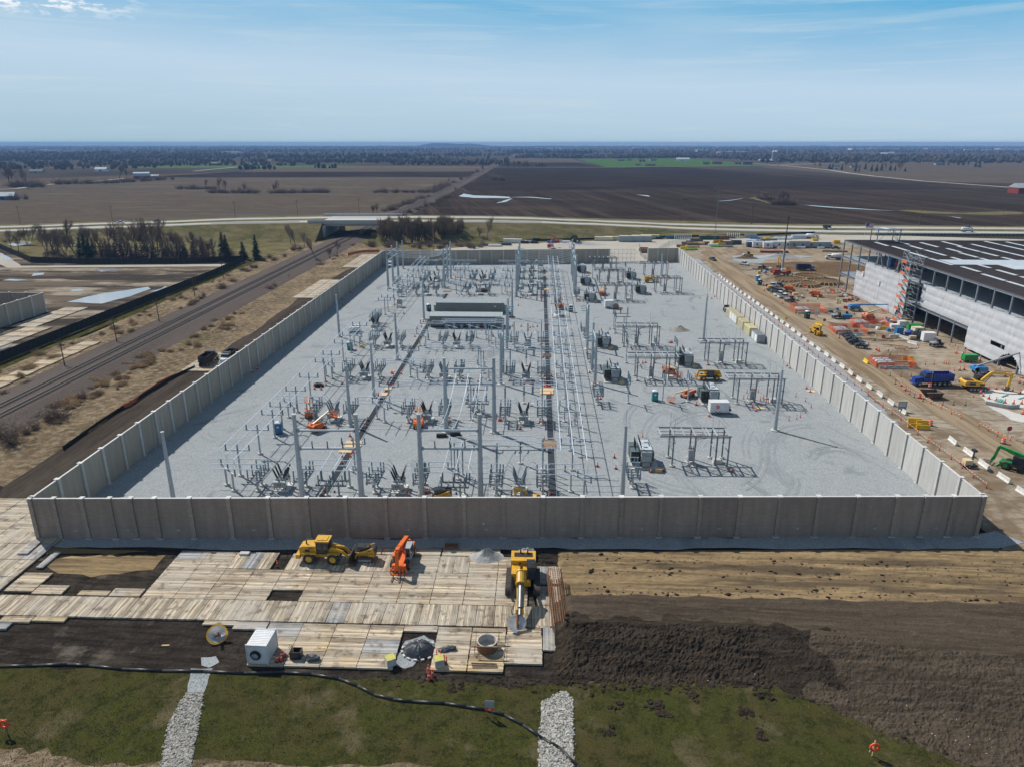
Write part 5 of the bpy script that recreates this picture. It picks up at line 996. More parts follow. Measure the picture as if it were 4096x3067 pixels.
# ---- cable trenches, control buildings
TRC = mat('trench_lid', (.050, .057, .066), .95, 0, .2, 2, spec=.05)
for x, y0, y1, n_ in ((-37.4, 97.5, 288, 'left'), (3.05, 99.5, 349, 'right')):
    t = thing('cable_trench', f'dark lidded cable trench running the length of the yard, {n_} one', 'cable trench', (x, y0, .05)); m = MB(); n = int((y1 - y0) / .9)
    for k in range(n): m.bb(-.62, .62, k * .9 + .03, k * .9 + .87, .0, .12)
    tag(m.out('lids', TRC, t), kind='stuff'); MB().bb(-.82, -.66, 0, y1 - y0, 0, .1).bb(.66, .82, 0, y1 - y0, 0, .1).out('kerbs', GREYP, t)
def building(label, x0, x1, y0, y1, h):
    t = thing('control_building', label, 'building', (x0, y0, 0)); L, Dp = x1 - x0, y1 - y0
    w = MB(); w.bb(0, L, 0, Dp, .5, h)
    for k in range(int(L / .45)): w.bb(k * .45 + .2, k * .45 + .26, -.03, 0, .5, h)
    w.out('walls', SIDING, t); MB().bb(-.05, L + .05, -.04, Dp, 0, .5).out('plinth', BLACKP, t)
    r = MB(); r.add([(-.3, -.35, h), (L + .3, -.35, h), (L + .3, Dp + .35, h + .3), (-.3, Dp + .35, h + .3), (-.3, -.35, h + .12), (L + .3, -.35, h + .12), (L + .3, Dp + .35, h + .42), (-.3, Dp + .35, h + .42)], [(0, 3, 2, 1), (4, 5, 6, 7), (0, 1, 5, 4), (2, 3, 7, 6), (1, 2, 6, 5), (3, 0, 4, 7)])
    for k in range(int(L / .7) + 1): x = -.2 + k * .7; r.add([(x, -.35, h + .12), (x + .06, -.35, h + .12), (x + .06, Dp + .35, h + .42), (x, Dp + .35, h + .42), (x, -.35, h + .19), (x + .06, -.35, h + .19), (x + .06, Dp + .35, h + .49), (x, Dp + .35, h + .49)], [(4, 5, 6, 7), (0, 1, 5, 4), (1, 2, 6, 5), (3, 0, 4, 7)])
    r.out('roof', mat('ribbed_roof', (.33, .37, .37), .5, .1, .05, .6), t)
    for k in (.08, .3, .55, .8): MB().bb(L * k, L * k + .25, -.12, -.031, h - .45, h - .28).out('wall_light', BLACKP, t)
    for x in (L + .05, -.95):
        a = MB(); a.bb(x, x + .9, .8, 2.2, .8, 2.8); a.out('air_conditioner', CABG, t)
    MB().bb(L * .86, L * .86 + .6, -.08, -.031, 2.3, 2.9).out('vent', BEIGE, t); MB().bb(L - .5, L - .42, -.1, -.031, .5, 4.6).out('vent_pipe', GALV, t)
    return t
building('nearer long grey control building with ribbed metal roof', -36.3, -12.1, 231.8, 236.6, 3.85)
building('farther long grey control building with ribbed metal roof', -37.0, -12.3, 253, 257.8, 3.85)
for k in range(6):
    x = -30.5 + k * 2.6; t = thing('cable_cabinet', f'small grey cabinet against the near control building, {ORD[k] or "first "}from the left', 'cabinet', (x, 230.6)); MB().bb(-.45, .45, -.35, .35, .1, 1.5 + .3 * (k % 2)).out('body', CABG if k % 2 else GREYP, t); MB().bb(-.5, .5, -.4, .4, 0, .1).out('pad', CONC, t)
# ================================================================ timber mats in the foreground
for p, q in (('the yellow wheel loader', (-32, 89.6)), ('the tracked loader', (-25, 90.8)), ('the orange telehandler', (-19.5, 89)), ('the yellow drill rig', (-1.6, 84)), ('the rebar cage', (3.2, 80)), ('the round steel form', (-5.5, 72)), ('the white corrugated container', (-32.8, 69.5)), ('the covered shaft', (-14, 71.5)), ('the rectangular pit in the mats', (-34, 81.8)), ('the near left wall corner', (-79, 94)), ('the grey mat by the tan clay', (-52, 90.5)), ('the yellow auger flight', (-39, 72.5)), ('the stepped mat edge by the black soil', (-62, 76)), ('the far left corner of the mats', (-84, 82)), ('the gravel heap by the drill rig', (-7.5, 92)), ('the middle of the mat lane', (-18, 78.3)), ('the left part of the mat lane', (-50, 78.3)), ('the clay pool by the mats', (-72, 91)), ('the concrete block with cones', (-11.3, 69)), ('the tan clay patch edge', (-46, 86))): lm(p, q)
def board_mesh(nm, L, Wd, n, axis, m, seed):
    r = random.Random(seed); mb = MB(); w = Wd / n
    for k in range(n):
        a, b = -Wd / 2 + k * w + .014, -Wd / 2 + (k + 1) * w - .014; l0, l1 = -L / 2 + r.uniform(0, .07), L / 2 - r.uniform(0, .07); z = .25 + r.uniform(-.012, .014)
        if axis == 'x': mb.bb(l0, l1, a, b, .0, z)
        else: mb.bb(a, b, l0, l1, .0, z)
    return mb.mesh(nm, m)
MATX = [board_mesh('mat_boards', 4.34, 2.38, 11, 'x', m, s) for s, m in ((1, TIMX), (2, TIMX), (3, TIMX), (4, TIMG), (5, TIMN))]
MATY = [board_mesh('mat_boards', 4.34, 2.38, 11, 'y', m, s) for s, m in ((6, TIMY), (7, TIMY), (8, TIMY), (9, TIMG))]
RM = random.Random(41)
def lay(kind, x, y, var=None, sx=1, sy=1, z=.02, rz=0, desc=None, grp='timber mats laid over the soil'):
    me = (MATX if kind == 'x' else MATY); v = RM.randrange(3) if var is None else var
    o = bpy.data.objects.new('timber_mat', me[v]); COL.objects.link(o); o.location = (x, y, z + RM.uniform(0, .03)); o.rotation_euler = (0, 0, rz + RM.gauss(0, .004)); o.scale = (sx, sy, 1)
    tag(o, None, 'timber mat', grp); auto(o, desc or {'x': 'weathered sideways timber mat', 'y': 'weathered lengthways timber mat'}[kind] if v < 3 else 'grey timber mat', None)
    return o
XS = [-53.7, -49.3, -44.9, -40.7, -36.4, -32, -27.7, -23.2, -18.6, -14.1, -9.6, -5.3, -.9]
for a, b in zip(XS, XS[1:]):
    for y in (81.75, 84.2, 86.6):
        if a == -36.4 and y == 81.75: continue
        lay('x', (a + b) / 2, y, None, (b - a - .01) / 4.34, 2.42 / 2.38)
top = {-53.7: 'x', -49.3: 'x', -44.9: 'y', -40.7: 'y', -36.4: 'y', -32: 'y', -27.7: 'y', -23.2: 'y', -18.6: 'x', -14.1: 'y', -9.6: 'x', -5.3: 'x'}
for a, b in zip(XS, XS[1:]):
    if top[a] == 'x':
        for k, y in enumerate((88.95, 91.2)): lay('x', (a + b) / 2, y, 3 if (a == -53.7 and k == 1) else None, (b - a - .01) / 4.34, 2.2 / 2.38)
    else:
        for k in range(2):
            if a == -40.7 and k == 1: continue
            lay('y', a + (b - a) * (.25 + .5 * k), 90.05, 3 if (a == -44.9 and k == 1) else None, (b - a - .04) / 2 / 2.38, 4.4 / 4.34)
for x in (-25.4, -20.9, -16.4, -11.8, -7.4): lay('x', x, 93.45, None, 1.02, .85)
x = -72.0
while x < 1.0: lay('y', x, 78.3, 3 if RM.random() < .07 else None, 1.0, 1.0); x += 2.43
for x, y, sx, sy, v in [(-56.2, 81.6, 1, .75, None), (-60.7, 81.3, .98, .45, 4), (-67.2, 81.9, .98, .85, None), (-71.5, 84.6, .95, 1.0, None), (-71.5, 82.4, .95, .9, None), (-63.1, 75.6, 1, .42, 4), (-67.4, 75.4, .95, .5, None), (-70, 74.0, 1.2, .55, 3), (-74.4, 74.0, 1.0, .9, 3), (-36.4, 75.2, 1, .6, 3), (-40.6, 75.6, 1, .35, None)]: lay('x', x, y, v, sx, sy)
for i in range(4):
    for j in range(5): lay('y', -75.4 - i * 2.43, 79 + j * 4.4 - 1.0, 3 if (i, j) == (0, 3) else None)
for i in range(5):
    for j in range(7): lay('x', -87 - (i % 3) * 4.4, 75 + j * 2.43 + (i // 3) * 17, None)
for j in range(5): lay('x', -82.6, 95.5 + j * 2.43, None)
lay('x', -77.2, 92.0, 3, .35, 1.5, .3, .05); lay('y', -72.4, 89.2, 3, .45, 1.0)
nx = [-34.1, -29.7, -25.35, -20.95, -16.6]
for a, b in zip(nx, nx[1:]):
    for k in range(3): lay('x', (a + b) / 2, 69.3 + k * 2.64, 3 if (a == -20.95 and k == 1) or (a == -34.1 and k == 2) else (4 if RM.random() < .2 else None), (b - a - .01) / 4.34, 2.6 / 2.38)
for a, b, y0 in ((-12.2, -7.85, 69.25), (-7.8, -3.5, 69.2), (-3.5, 1.1, 70.7)):
    for k in range(3 if y0 < 70 else 2): lay('x', (a + b) / 2, y0 + k * 2.64, 4 if RM.random() < .3 else None, (b - a - .01) / 4.34, 2.6 / 2.38)
lay('x', -14.4, 75.4, None, 1, .45); lay('x', -1.2, 75.3, None, 1, .6)
for k in range(2):
    for j in range(3): lay('y', 1.2 + k * 1.75, 78.6 + j * 4.4 + (0 if j < 2 else .5), 3 if (k, j) == (0, 2) else None, .72, 1.0)
lay('y', 2.05, 74, 3, .75, 1.0)
for k in range(9): lay('x', -138.9 - (k % 2) * .2, 168 + k * 4.9, 4, 1.25, 1.95, .0, .02 * (k % 3 - 1), 'fresh timber mat of the boardwalk', 'timber mats beyond the railway')
for k in range(10): lay('x', -139.2, 135 + k * 3.4, 4, 1.25, 1.4, .0, 0, 'fresh timber mat of the boardwalk', 'timber mats beyond the railway')
for k in range(14): lay('x', -90.6 - (k % 2) * 4.4, 182 + (k // 2) * 2.6, 4, 1, 1.05, .02, 0, 'fresh timber mat by the dump trucks', 'timber mats beside the left wall')
for k in range(18): lay('x', -91.6 - (k % 2) * 4.5, 279 + (k // 2) * 4.4, None, 1, 1.8, .02, 0, 'outer pale mat', 'timber mats beside the left wall')
for k in range(20): lay('x', -91 - (k % 2) * 4.5, 352 + (k // 2) * 4.4, None, 1, 1.8, .02, 0, 'outer pale mat', 'timber mats beside the left wall')
for k in range(26): lay('x', -165.6 - (k % 2) * 4.4 - (6 if k > 15 else 0), 182 + (k // 2) * 6, None, 1, 2.4, -.05, 0, 'pale compound mat', 'timber mats beside the neighbouring compound')
# ================================================================ machines
def wheel(p, x, y, r, w, rim=RIM, n=14):
    t = MB(); t.lathe([(r * .72, -w / 2), (r, -w / 2 + .05), (r, w / 2 - .05), (r * .72, w / 2)], n, (x, y, r), 'y'); o = t.out('wheel', TYRE, p)
    m = MB(); s = 1 if y > 0 else -1; m.lathe([(r * .55, -w * .52), (r * .3, -w * .53), (r * .3, w * .53), (r * .55, w * .52)], 10, (x, y, r), 'y'); m.out('rim', rim, o)
def words(txt, size, loc, rot, m, parent):
    c = bpy.data.curves.new('lettering', 'FONT'); c.body = txt; c.size = size; c.align_x = 'CENTER'; c.extrude = .01; c.materials.append(m); q = bpy.data.objects.new('lettering', c); COL.objects.link(q); me = bpy.data.meshes.new_from_object(q.evaluated_get(bpy.context.evaluated_depsgraph_get())); bpy.data.objects.remove(q); o = bpy.data.objects.new('lettering', me); COL.objects.link(o); o.location = loc; o.rotation_euler = rot; o.parent = parent; return o
ROT_F = (PI / 2, 0, 0)                                   # reads on a face looking towards -y
def mk_loader():                                         # wheel loader, bucket towards +x
    t = thing('wheel_loader', '', 'loader'); b = MB()
    b.prof([(-3.4, .9), (-3.4, 2.3), (-2.9, 2.55), (-1.0, 2.6), (-1.0, 1.0)], -.85, .85); b.bb(-3.9, -3.3, -1.15, 1.15, .75, 1.35); b.bb(-2.9, -1.0, -1.3, -.85, 1.55, 1.75); b.bb(-2.9, -1.0, .85, 1.3, 1.55, 1.75); b.bb(-1.1, .9, -.6, .6, .8, 1.5); b.prof([(.6, .9), (.6, 2.0), (1.2, 2.35), (2.0, 1.5), (2.0, .9)], -.6, .6); b.bb(.6, 2.0, -1.25, -.8, 1.5, 1.65); b.out('body', YEL, t)
    MB().bb(-3.42, -3.39, -.7, .7, 1.2, 2.2).bb(-2.6, -1.9, -.87, -.852, 1.5, 2.1).bb(-2.6, -2.45, -.2, -.05, 2.5, 3.2).out('grille', BLACKP, t)
    c = MB(); c.bb(-1.0, .6, -.75, .75, 1.4, 3.2); c.out('cab', GLASS, t); f = MB()
    for x in (-1.0, -.2, .6):
        for y in (-.76, .76): f.bb(x - .05, x + .05, y - .05, y + .05, 1.4, 3.25)
    f.bb(-1.05, .65, -.8, .8, 1.35, 1.9); f.out('cab_frame', BLACKP, t); MB().bb(-1.15, .85, -.9, .9, 3.25, 3.42).bb(-.8, .5, -.6, .6, 3.42, 3.5).out('cab_roof', YEL, t)
    a = MB()
    for y in (-.55, .55): a.beam((1.0, y, 2.2), (2.6, y, 1.7), .16, .4); a.beam((2.6, y, 1.7), (3.5, y, .7), .16, .4)
    a.beam((1.2, 0, 2.3), (2.7, 0, 2.2), .2, .25); a.out('lift_arms', YEL, t)
    k = MB(); k.prof([(3.4, .1), (4.5, .05), (4.6, .12), (3.75, .35), (3.6, 1.0), (4.0, 1.75), (3.85, 1.8), (3.4, 1.0)], -1.5, 1.5); k.out('bucket', mat('worn_bucket', (.10, .085, .07), .55, .4, .25, 2), t)
    for x in (-2.0, 1.35):
        for y in (-1.05, 1.05): wheel(t, x, y, .82, .62, YEL)
    words('950', .42, (-1.75, -.87, 2.15), ROT_F, BLACKP, t); return t
Kind(mk_loader)((-31.0, 90.6, .3), -.02, 'yellow wheel loader with black bucket parked on the mats', None, 1.06)
def tracks(t, L, w, g, h, m=BLACKP):
    for y in (-g, g):
        k = MB(); n = 9; pr = [(-L / 2 + h / 2 + h / 2 * math.cos(a), h / 2 + h / 2 * math.sin(a)) for a in [PI / 2 + PI * i / n for i in range(n + 1)]] + [(L / 2 - h / 2 + h / 2 * math.cos(a), h / 2 + h / 2 * math.sin(a)) for a in [-PI / 2 + PI * i / n for i in range(n + 1)]]
        k.prof(pr, y - w / 2, y + w / 2)
        for i in range(int(L / .22)): k.bb(-L / 2 + .1 + i * .22, -L / 2 + .18 + i * .22, y - w / 2 - .02, y + w / 2 + .02, h - .01, h + .03)
        o = k.out('track', mat('track_steel', (.075, .068, .06), .75, .3, .25, 3) if 'track_steel' not in bpy.data.materials else bpy.data.materials['track_steel'], t); r = MB()
        for i in range(5): r.lathe([(h * .26, -w * .54), (h * .26, w * .54)], 10, (-L / 2 + h * .6 + i * (L - h * 1.2) / 4, y, h * .42), 'y')
        r.out('rollers', GREYP, o)
def mk_skid():
    t = thing('track_loader', '', 'loader'); tracks(t, 2.3, .42, .75, .75); b = MB(); b.bb(-.9, 1.1, -.5, .5, .45, 1.3); b.bb(.5, 1.35, -.75, .75, .8, 1.75); b.out('body', YEL, t)
    MB().bb(1.3, 1.4, -.7, .7, .7, 1.9).bb(.7, 1.3, -.6, .6, 1.75, 1.95).out('engine_cover', BLACKP, t); MB().bb(-.95, .55, -.48, .48, 1.2, 2.05).out('cab', GLASS, t); MB().bb(-1.0, .6, -.53, .53, 2.05, 2.15).bb(-.2, .2, -.3, .3, 2.15, 2.2).out('cab_roof', BLACKP, t)
    a = MB()
    for y in (-.68, .68): a.beam((1.2, y, 1.95), (-.9, y, 1.25), .14, .3); a.beam((-.9, y, 1.25), (-1.35, y, .5), .14, .25)
    a.out('lift_arms', YEL, t); MB().prof([(-1.3, .08), (-2.2, .03), (-2.2, .1), (-1.5, .25), (-1.35, .8)], -.95, .95).out('bucket', BLACKP, t); words('CAT', .26, (.9, -.77, 1.2), ROT_F, BLACKP, t); return t
Kind(mk_skid)((-25.1, 91.0, .3), 0, 'small yellow tracked loader beside the wheel loader bucket', None, 1.1)
def mk_tele(cm, boomz=.28, ext=1.0, cabm=BLACKP):         # telehandler, forks towards +x
    def fn():
        t = thing('telehandler', '', 'telehandler'); b = MB(); b.bb(-2.6, 2.3, -.5, .5, .65, 1.15); b.bb(-2.9, -1.9, -1.0, 1.0, .8, 1.5); b.bb(-1.2, 1.0, -1.15, -.5, .75, 1.6); b.bb(1.9, 2.5, -.9, .9, .6, 1.1); b.bb(-2.8, -1.2, -.45, .45, 1.2, 1.9); b.out('body', cm, t)
        MB().bb(-.9, .7, .5, 1.15, 1.0, 2.55).out('cab', GLASS, t); f = MB(); f.bb(-.95, .75, .45, 1.2, 2.55, 2.65); f.bb(-.95, .75, .45, 1.2, .8, 1.3)
        for x in (-.9, .7):
            for y in (.5, 1.15): f.bb(x - .05, x + .05, y - .05, y + .05, 1, 2.6)
        f.out('cab_frame', cabm, t)
        s = MB(); p0 = Vector((-2.6, -.05, 2.15)); p1 = Vector((2.6 * ext, -.05, 2.15 + boomz * 1.6)); s.beam(p0, p0.lerp(p1, .75), .52, .62); s.beam(p0.lerp(p1, .7), p1, .40, .48); s.beam(p1, p1 + Vector((.45, 0, -1.3 - boomz * 1.6)), .4, .4); s.beam((-.6, -.05, 1.2), p0.lerp(p1, .5), .18); s.out('boom', cm, t)
        k = MB(); q = p1.x + .55; zb = max(.15, p1.z - 1.9); k.bb(q, q + .12, -.85, .85, .25, .35); k.bb(q, q + .12, -.85, .85, .95, 1.05)
        for y in (-.8, -.3, .3, .8): k.bb(q, q + .1, y - .05, y + .05, .25, 1.3)
        k.out('fork_carriage', cm, t); MB().bb(q + .1, q + 1.35, -.55, -.42, .12, .2).bb(q + .1, q + 1.35, .42, .55, .12, .2).out('forks', STEELD, t)
        for y in (-1.05, 1.05): MB().beam((2.2, y * .6, .9), (2.75, y * 1.1, .25), .2, .3).out('stabiliser', cm, t)
        for x in (-1.75, 1.55):
            for y in (-1.0, 1.0): wheel(t, x, y, .66, .5, cm)
        return t
    return fn
Kind(mk_tele(ORA, .75, 1.05, GREYP))((-19.4, 90.3, .3), -PI / 2 - .05, 'bright orange telehandler with raised boom and forks on the mats', None, 1.12)
Kind(mk_tele(YEL, .10))((45.2, 179, .06), PI + .03, 'yellow telehandler with level boom between the transformers', None, 1.05)
Kind(mk_tele(YEL, .08, 1.0, BLACKP))((50.3, 316.4, .06), .1, 'dusty yellow telehandler beside the far right mast', None, 1.05)
Kind(mk_tele(GREEN, .7, 1.2))((91.6, 126.1, .06), 2.35, 'green telehandler at the right edge of the dirt road', None, 1.15)
Kind(mk_tele(YEL, .4, .9))((90.7, 227.5, .06), -1.5, 'dusty telehandler driving down the dirt road with lumber', None, 1.0)
Kind(mk_tele(YEL, .1))((109.5, 442, .06), .1, 'yellow telehandler in the far lay-down yard', None, 1.1)
def mk_exc(cm, s=1.0, pose='dig', seedm=None):              # excavator, boom towards +x
    def fn():
        t = thing('excavator', '', 'excavator'); tracks(t, 4.2, .6, 1.25, .95); b = MB(); b.bb(-.9, .9, -.7, .7, .6, 1.1); b.prof([(-2.9, 1.15), (-3.0, 1.9), (-2.6, 2.3), (-.6, 2.25), (1.3, 1.9), (1.3, 1.15)], -1.4, 1.4); b.out('house', cm, t)
        MB().bb(-2.0, -.7, -1.41, -1.405 - .02, 1.4, 2.0).bb(.2, 1.2, -1.43, -1.405, 1.25, 1.75).bb(-2.7, -1.0, -.9, .9, 2.28, 2.4).out('dark_panels', BLACKP, t)
        MB().bb(.1, 1.5, .45, 1.4, 1.6, 3.0).out('cab', GLASS, t); f = MB(); f.bb(.05, 1.55, .4, 1.45, 3.0, 3.1); f.bb(.05, 1.55, .4, 1.45, 1.2, 1.7)
        for x in (.1, 1.5):
            for y in (.45, 1.4): f.bb(x - .05, x + .05, y - .05, y + .05, 1.5, 3.05)
        f.out('cab_frame', BLACKP, t)
        P = {'dig': [(1.0, 2.0), (3.0, 4.1), (5.6, 3.9), (7.2, 3.6), (6.9, .9)], 'curl': [(1.0, 1.8), (2.4, 3.6), (4.2, 4.0), (5.2, 3.9), (4.9, 1.0)], 'up': [(1, 2), (2.6, 5), (4.2, 6.4), (4.6, 6.2), (4.8, 2.4)]}[pose]
        a = MB(); P3 = [Vector((x, -.1, z)) for x, z in P]; a.beam(P3[0], P3[1], .42, .65); a.beam(P3[1], P3[2], .42, .6); a.beam(P3[2], P3[3], .40, .5); a.out('boom', cm, t); MB().beam(P3[3] + Vector((.1, 0, .5)), P3[4], .36, .55).out('stick', cm, t)
        h = MB(); h.tube((1.6, -.4, 1.7), (2.8, -.4, 3.4), .09, 6); h.tube((1.6, .2, 1.7), (2.8, .2, 3.4), .09, 6); h.tube(P3[1] + Vector((.2, 0, .5)), P3[3] + Vector((-.2, 0, .6)), .09, 6); h.out('cylinders', STEELP, t)
        e = P3[4]; k = MB(); k.prof([(e.x - .2, e.z + .1), (e.x + .3, e.z - .1), (e.x + .2, e.z - .8), (e.x - .4, e.z - 1.0 if e.z > 1 else .05), (e.x - 1.0, e.z - .7 if e.z > 1 else .15), (e.x - .9, e.z - .5), (e.x - .3, e.z - .5)], -.6, .5); k.out('bucket', mat('bucket_steel', (.09, .08, .07), .6, .3, .2, 2) if 'bucket_steel' not in bpy.data.materials else bpy.data.materials['bucket_steel'], t)
        words('CAT', .5, (-2.35, -1.44, 1.45), ROT_F, BLACKP, t) if cm is YEL else None
        return t
    return fn
Kind(mk_exc(YEL, pose='dig'))((110.6, 173.6, .05), -.05, 'large yellow excavator digging beside the fresh concrete slab', None, 1.12)
Kind(mk_exc(YEL, pose='curl'))((-.4, 109.6, .06), PI - .15, 'small yellow excavator with dark cab behind the near wall', None, .62)
Kind(mk_exc(YEL, pose='up'))((118.3, 345.5, .05), PI / 2 + .4, 'yellow excavator with raised black boom beside the truck crane', None, 1.0)
def mk_mini():
    t = mk_skid(); t['category'] = 'loader'; return t
Kind(mk_mini)((-16.2, 109.4, .06), .05, 'yellow tracked loader half hidden behind the near wall', None, 1.25)
# drill rig seen from the front, mast lying forward with an auger
t = thing('drill_rig', 'large yellow drilling rig with tracks and auger lowered onto the mats', 'drill rig', (-1.6, 85.3, .3), -PI / 2)
tracks(t, 5.6, .85, 1.95, 1.1); b = MB(); b.bb(-1.2, 1.2, -1.1, 1.1, .6, 1.3); b.bb(-4.2, -1.6, -1.75, 1.75, 1.3, 2.9); b.bb(-1.6, .8, -1.6, -.6, 1.3, 2.3); b.bb(-1.7, -.2, .2, 1.5, 1.3, 2.2); b.out('house', YEL, t)
MB().bb(-4.25, -4.21, -1.2, 1.2, 1.6, 2.5).bb(-3.6, -2.6, -1.3, 1.3, 2.9, 2.98).bb(-1.62, -1.58, -.6, -.3, 2.3, 2.6).bb(-3.7, -3.3, -.5, -.3, 2.9, 3.5).bb(-3.7, -3.3, .5, .7, 2.9, 3.5).out('vents', BLACKP, t)
MB().bb(-1.5, .5, .55, 1.65, 1.4, 3.1).out('cab', GLASS, t); MB().bb(-1.55, .55, .5, 1.7, 3.1, 3.2).bb(-1.0, -.9, .5, 1.7, 3.2, 3.24).bb(-.4, -.3, .5, 1.7, 3.2, 3.24).bb(.1, .2, .5, 1.7, 3.2, 3.24).bb(-1.55, .55, .5, 1.7, 1.2, 1.8).out('cab_roof', BLACKP, t)
a = MB()
for y in (-.5, .1): a.beam((-.5, y, 2.4), (3.4, y, 3.7), .22, .5)
a.beam((3.0, -.7, 3.3), (7.6, -.5, 1.7), .25, .5); a.beam((3.0, .3, 3.3), (7.6, .1, 1.7), .25, .5); a.bb(7.3, 8.3, -.7, .3, 1.2, 2.0); a.out('boom', YEL, t)
k = MB(); k.tube((3.0, -.2, 3.9), (4.6, -.2, 3.35), .62, 14); k.tube((2.9, -.2, 3.94), (3.05, -.2, 3.9), .7, 14); k.tube((4.5, -.2, 3.38), (4.7, -.2, 3.3), .7, 14); k.out('rotary_drive', YEL, t)
k = MB(); k.tube((4.6, -.2, 3.35), (8.0, -.2, 2.0), .36, 12); k.tube((8.0, -.2, 2.0), (8.9, -.2, 1.6), .22, 8); k.out('kelly_bar', mat('worn_kelly', (.26, .25, .24), .4, .7, .2, 2), t)
h = MB()
for q in range(4): h.path([(0, -1.2 - .1 * q, 1.8), (2.5, -1.3 - .1 * q, 1.4 + .2 * q), (5.0, -1.1 - .12 * q, 1.2), (6.6, -.9 - .1 * q, 1.9)], .05, 5)
h.path([(6.6, -.9, 1.9), (7.4, -1.3, 1.2), (7.8, -1.2, .8), (7.9, -.7, 1.1)], .05, 5); h.out('hoses', BLK, t)
k = MB(); cx, cy, cz = 9.6, -.5, .95
vs = []; n = 22
for i in range(n + 1):
    an = 2 * PI * i / n; vs += [(cx + .25 * math.cos(an) + (i / n - .5) * .5, cy + .25 * math.sin(an), cz - .2 * math.cos(an)), (cx + 1.05 * math.cos(an) * .75 + (i / n - .5) * .5, cy + 1.15 * math.sin(an), cz - 1.05 * math.cos(an) * .62)]
k.add(vs, [(2 * i, 2 * i + 1, 2 * i + 3, 2 * i + 2) for i in range(n)]); k.add([(p[0] + .05, p[1], p[2] - .05) for p in vs], [(2 * i + 2, 2 * i + 3, 2 * i + 1, 2 * i) for i in range(n)]); k.out('auger_flight', mat('auger_steel', (.46, .45, .45), .4, .6, .25, 1.5), t); MB().tube((cx - .7, cy, cz + .7), (cx + .5, cy, cz - .35), .17, 8).out('auger_stem', RUST, t)
# loose auger flight on the soil
t = thing('auger_flight', 'yellow-rimmed auger flight standing on the black soil', 'auger', (-39.4, 72.2, 0), .3); vs = []
for i in range(n + 1):
    an = 2 * PI * i / n; vs += [(.3 * math.cos(an), .25 * math.cos(an) * .5 + i / n * .7, 1.0 + .2 * math.sin(an)), (1.3 * math.cos(an), i / n * .5 + 1.0 * math.sin(an), 1.0 + .85 * math.sin(an)), (1.08 * math.cos(an), i / n * .5 + .83 * math.sin(an), 1.0 + .7 * math.sin(an))]
MB().add(vs, [(3 * i, 3 * i + 2, 3 * i + 5, 3 * i + 3) for i in range(n)]).out('blade', bpy.data.materials['auger_steel'], t); MB().add(vs, [(3 * i + 2, 3 * i + 1, 3 * i + 4, 3 * i + 5) for i in range(n)]).out('rim', YEL, t); MB().tube((0, -.4, 1.3), (0, .9, 1.0), .2, 8).bx(0, -.4, 1.3, .3, .3, .3).out('stem', RUST, t)
# ---- foreground bits
def mk_cont(L, m, corr=True, doors=1):
    def fn():
        t = thing('shipping_container', '', 'container'); w, h = 2.44, 2.6; b = MB(); b.bb(-w / 2, w / 2, -L / 2, L / 2, .12, h)
        for k in range(int(L / .3)):
            y = -L / 2 + .15 + k * .3; b.bb(-w / 2 - .03, -w / 2, y, y + .14, .3, h - .15); b.bb(w / 2, w / 2 + .03, y, y + .14, .3, h - .15); b.bb(-w / 2 + .1, w / 2 - .1, y, y + .14, h, h + .03)
        b.out('body', m, t); f = MB()
        for x in (-w / 2, w / 2):
            for y in (-L / 2, L / 2): f.bx(x, y, h / 2 + .05, .14, .14, h + .1)
        for z in (.14, h):
            f.bb(-w / 2, w / 2, -L / 2 - .05, -L / 2 + .06, z - .07, z + .07); f.bb(-w / 2, w / 2, L / 2 - .06, L / 2 + .05, z - .07, z + .07)
        f.out('frame', m, t)
        for s in (-1, 1): d = MB(); d.bb(s * .05 if s > 0 else -1.13, 1.13 if s > 0 else -.05, -L / 2 - .04, -L / 2, .25, h - .15); d.bb(s * .35 - .02, s * .35 + .02, -L / 2 - .08, -L / 2 - .04, .25, h - .15); d.out('door', m, t)
        return t
    return fn
C10 = Kind(mk_cont(3.0, WHITE)); o = C10((-32.7, 69.7, .28), -.03, 'white corrugated container with a coiled hose hanging on its end')
h = MB()
for q in range(5): h.path([(-32.9 + (.62 - .04 * q) * math.cos(2 * PI * i / 16), 68.06 - .05 * q, 1.6 + (.62 - .04 * q) * math.sin(2 * PI * i / 16)) for i in range(17)], .05, 5)
tag(h.out('hose_coil', BLK), 'coiled black hose hung on the white container door', 'hose')
t = thing('crate_bin', 'black plastic bin full of tools and rods beside the container', 'bin', (-28.6, 69.6, .28)); MB().bb(-.65, .65, -.5, .5, 0, .08).bb(-.65, -.58, -.5, .5, 0, 1.0).bb(.58, .65, -.5, .5, 0, 1.0).bb(-.65, .65, -.5, -.43, 0, 1.0).bb(-.65, .65, .43, .5, 0, 1.0).out('box', BLACKP, t); r = MB()
for k in range(9): r.tube((RM.uniform(-.5, .2), RM.uniform(-.3, .3), .2), (RM.uniform(-1.0, .1), RM.uniform(-.4, .6), RM.uniform(1.2, 1.7)), .03, 5)
r.out('rods', WOOD, t)
def lump(name, lab, cat, p, s, m, seed, n=3):
    r = random.Random(seed); mb = MB()
    for k in range(n): mb.blob((r.uniform(-.4, .4) * s[0], r.uniform(-.3, .3) * s[1], s[2] * .35), s[0] * r.uniform(.5, .8), s[1] * r.uniform(.5, .8), s[2] * r.uniform(.5, .8), .22, 9, 6, r)
    o = mb.out(name, m); o.location = p; return tag(o, lab, cat)
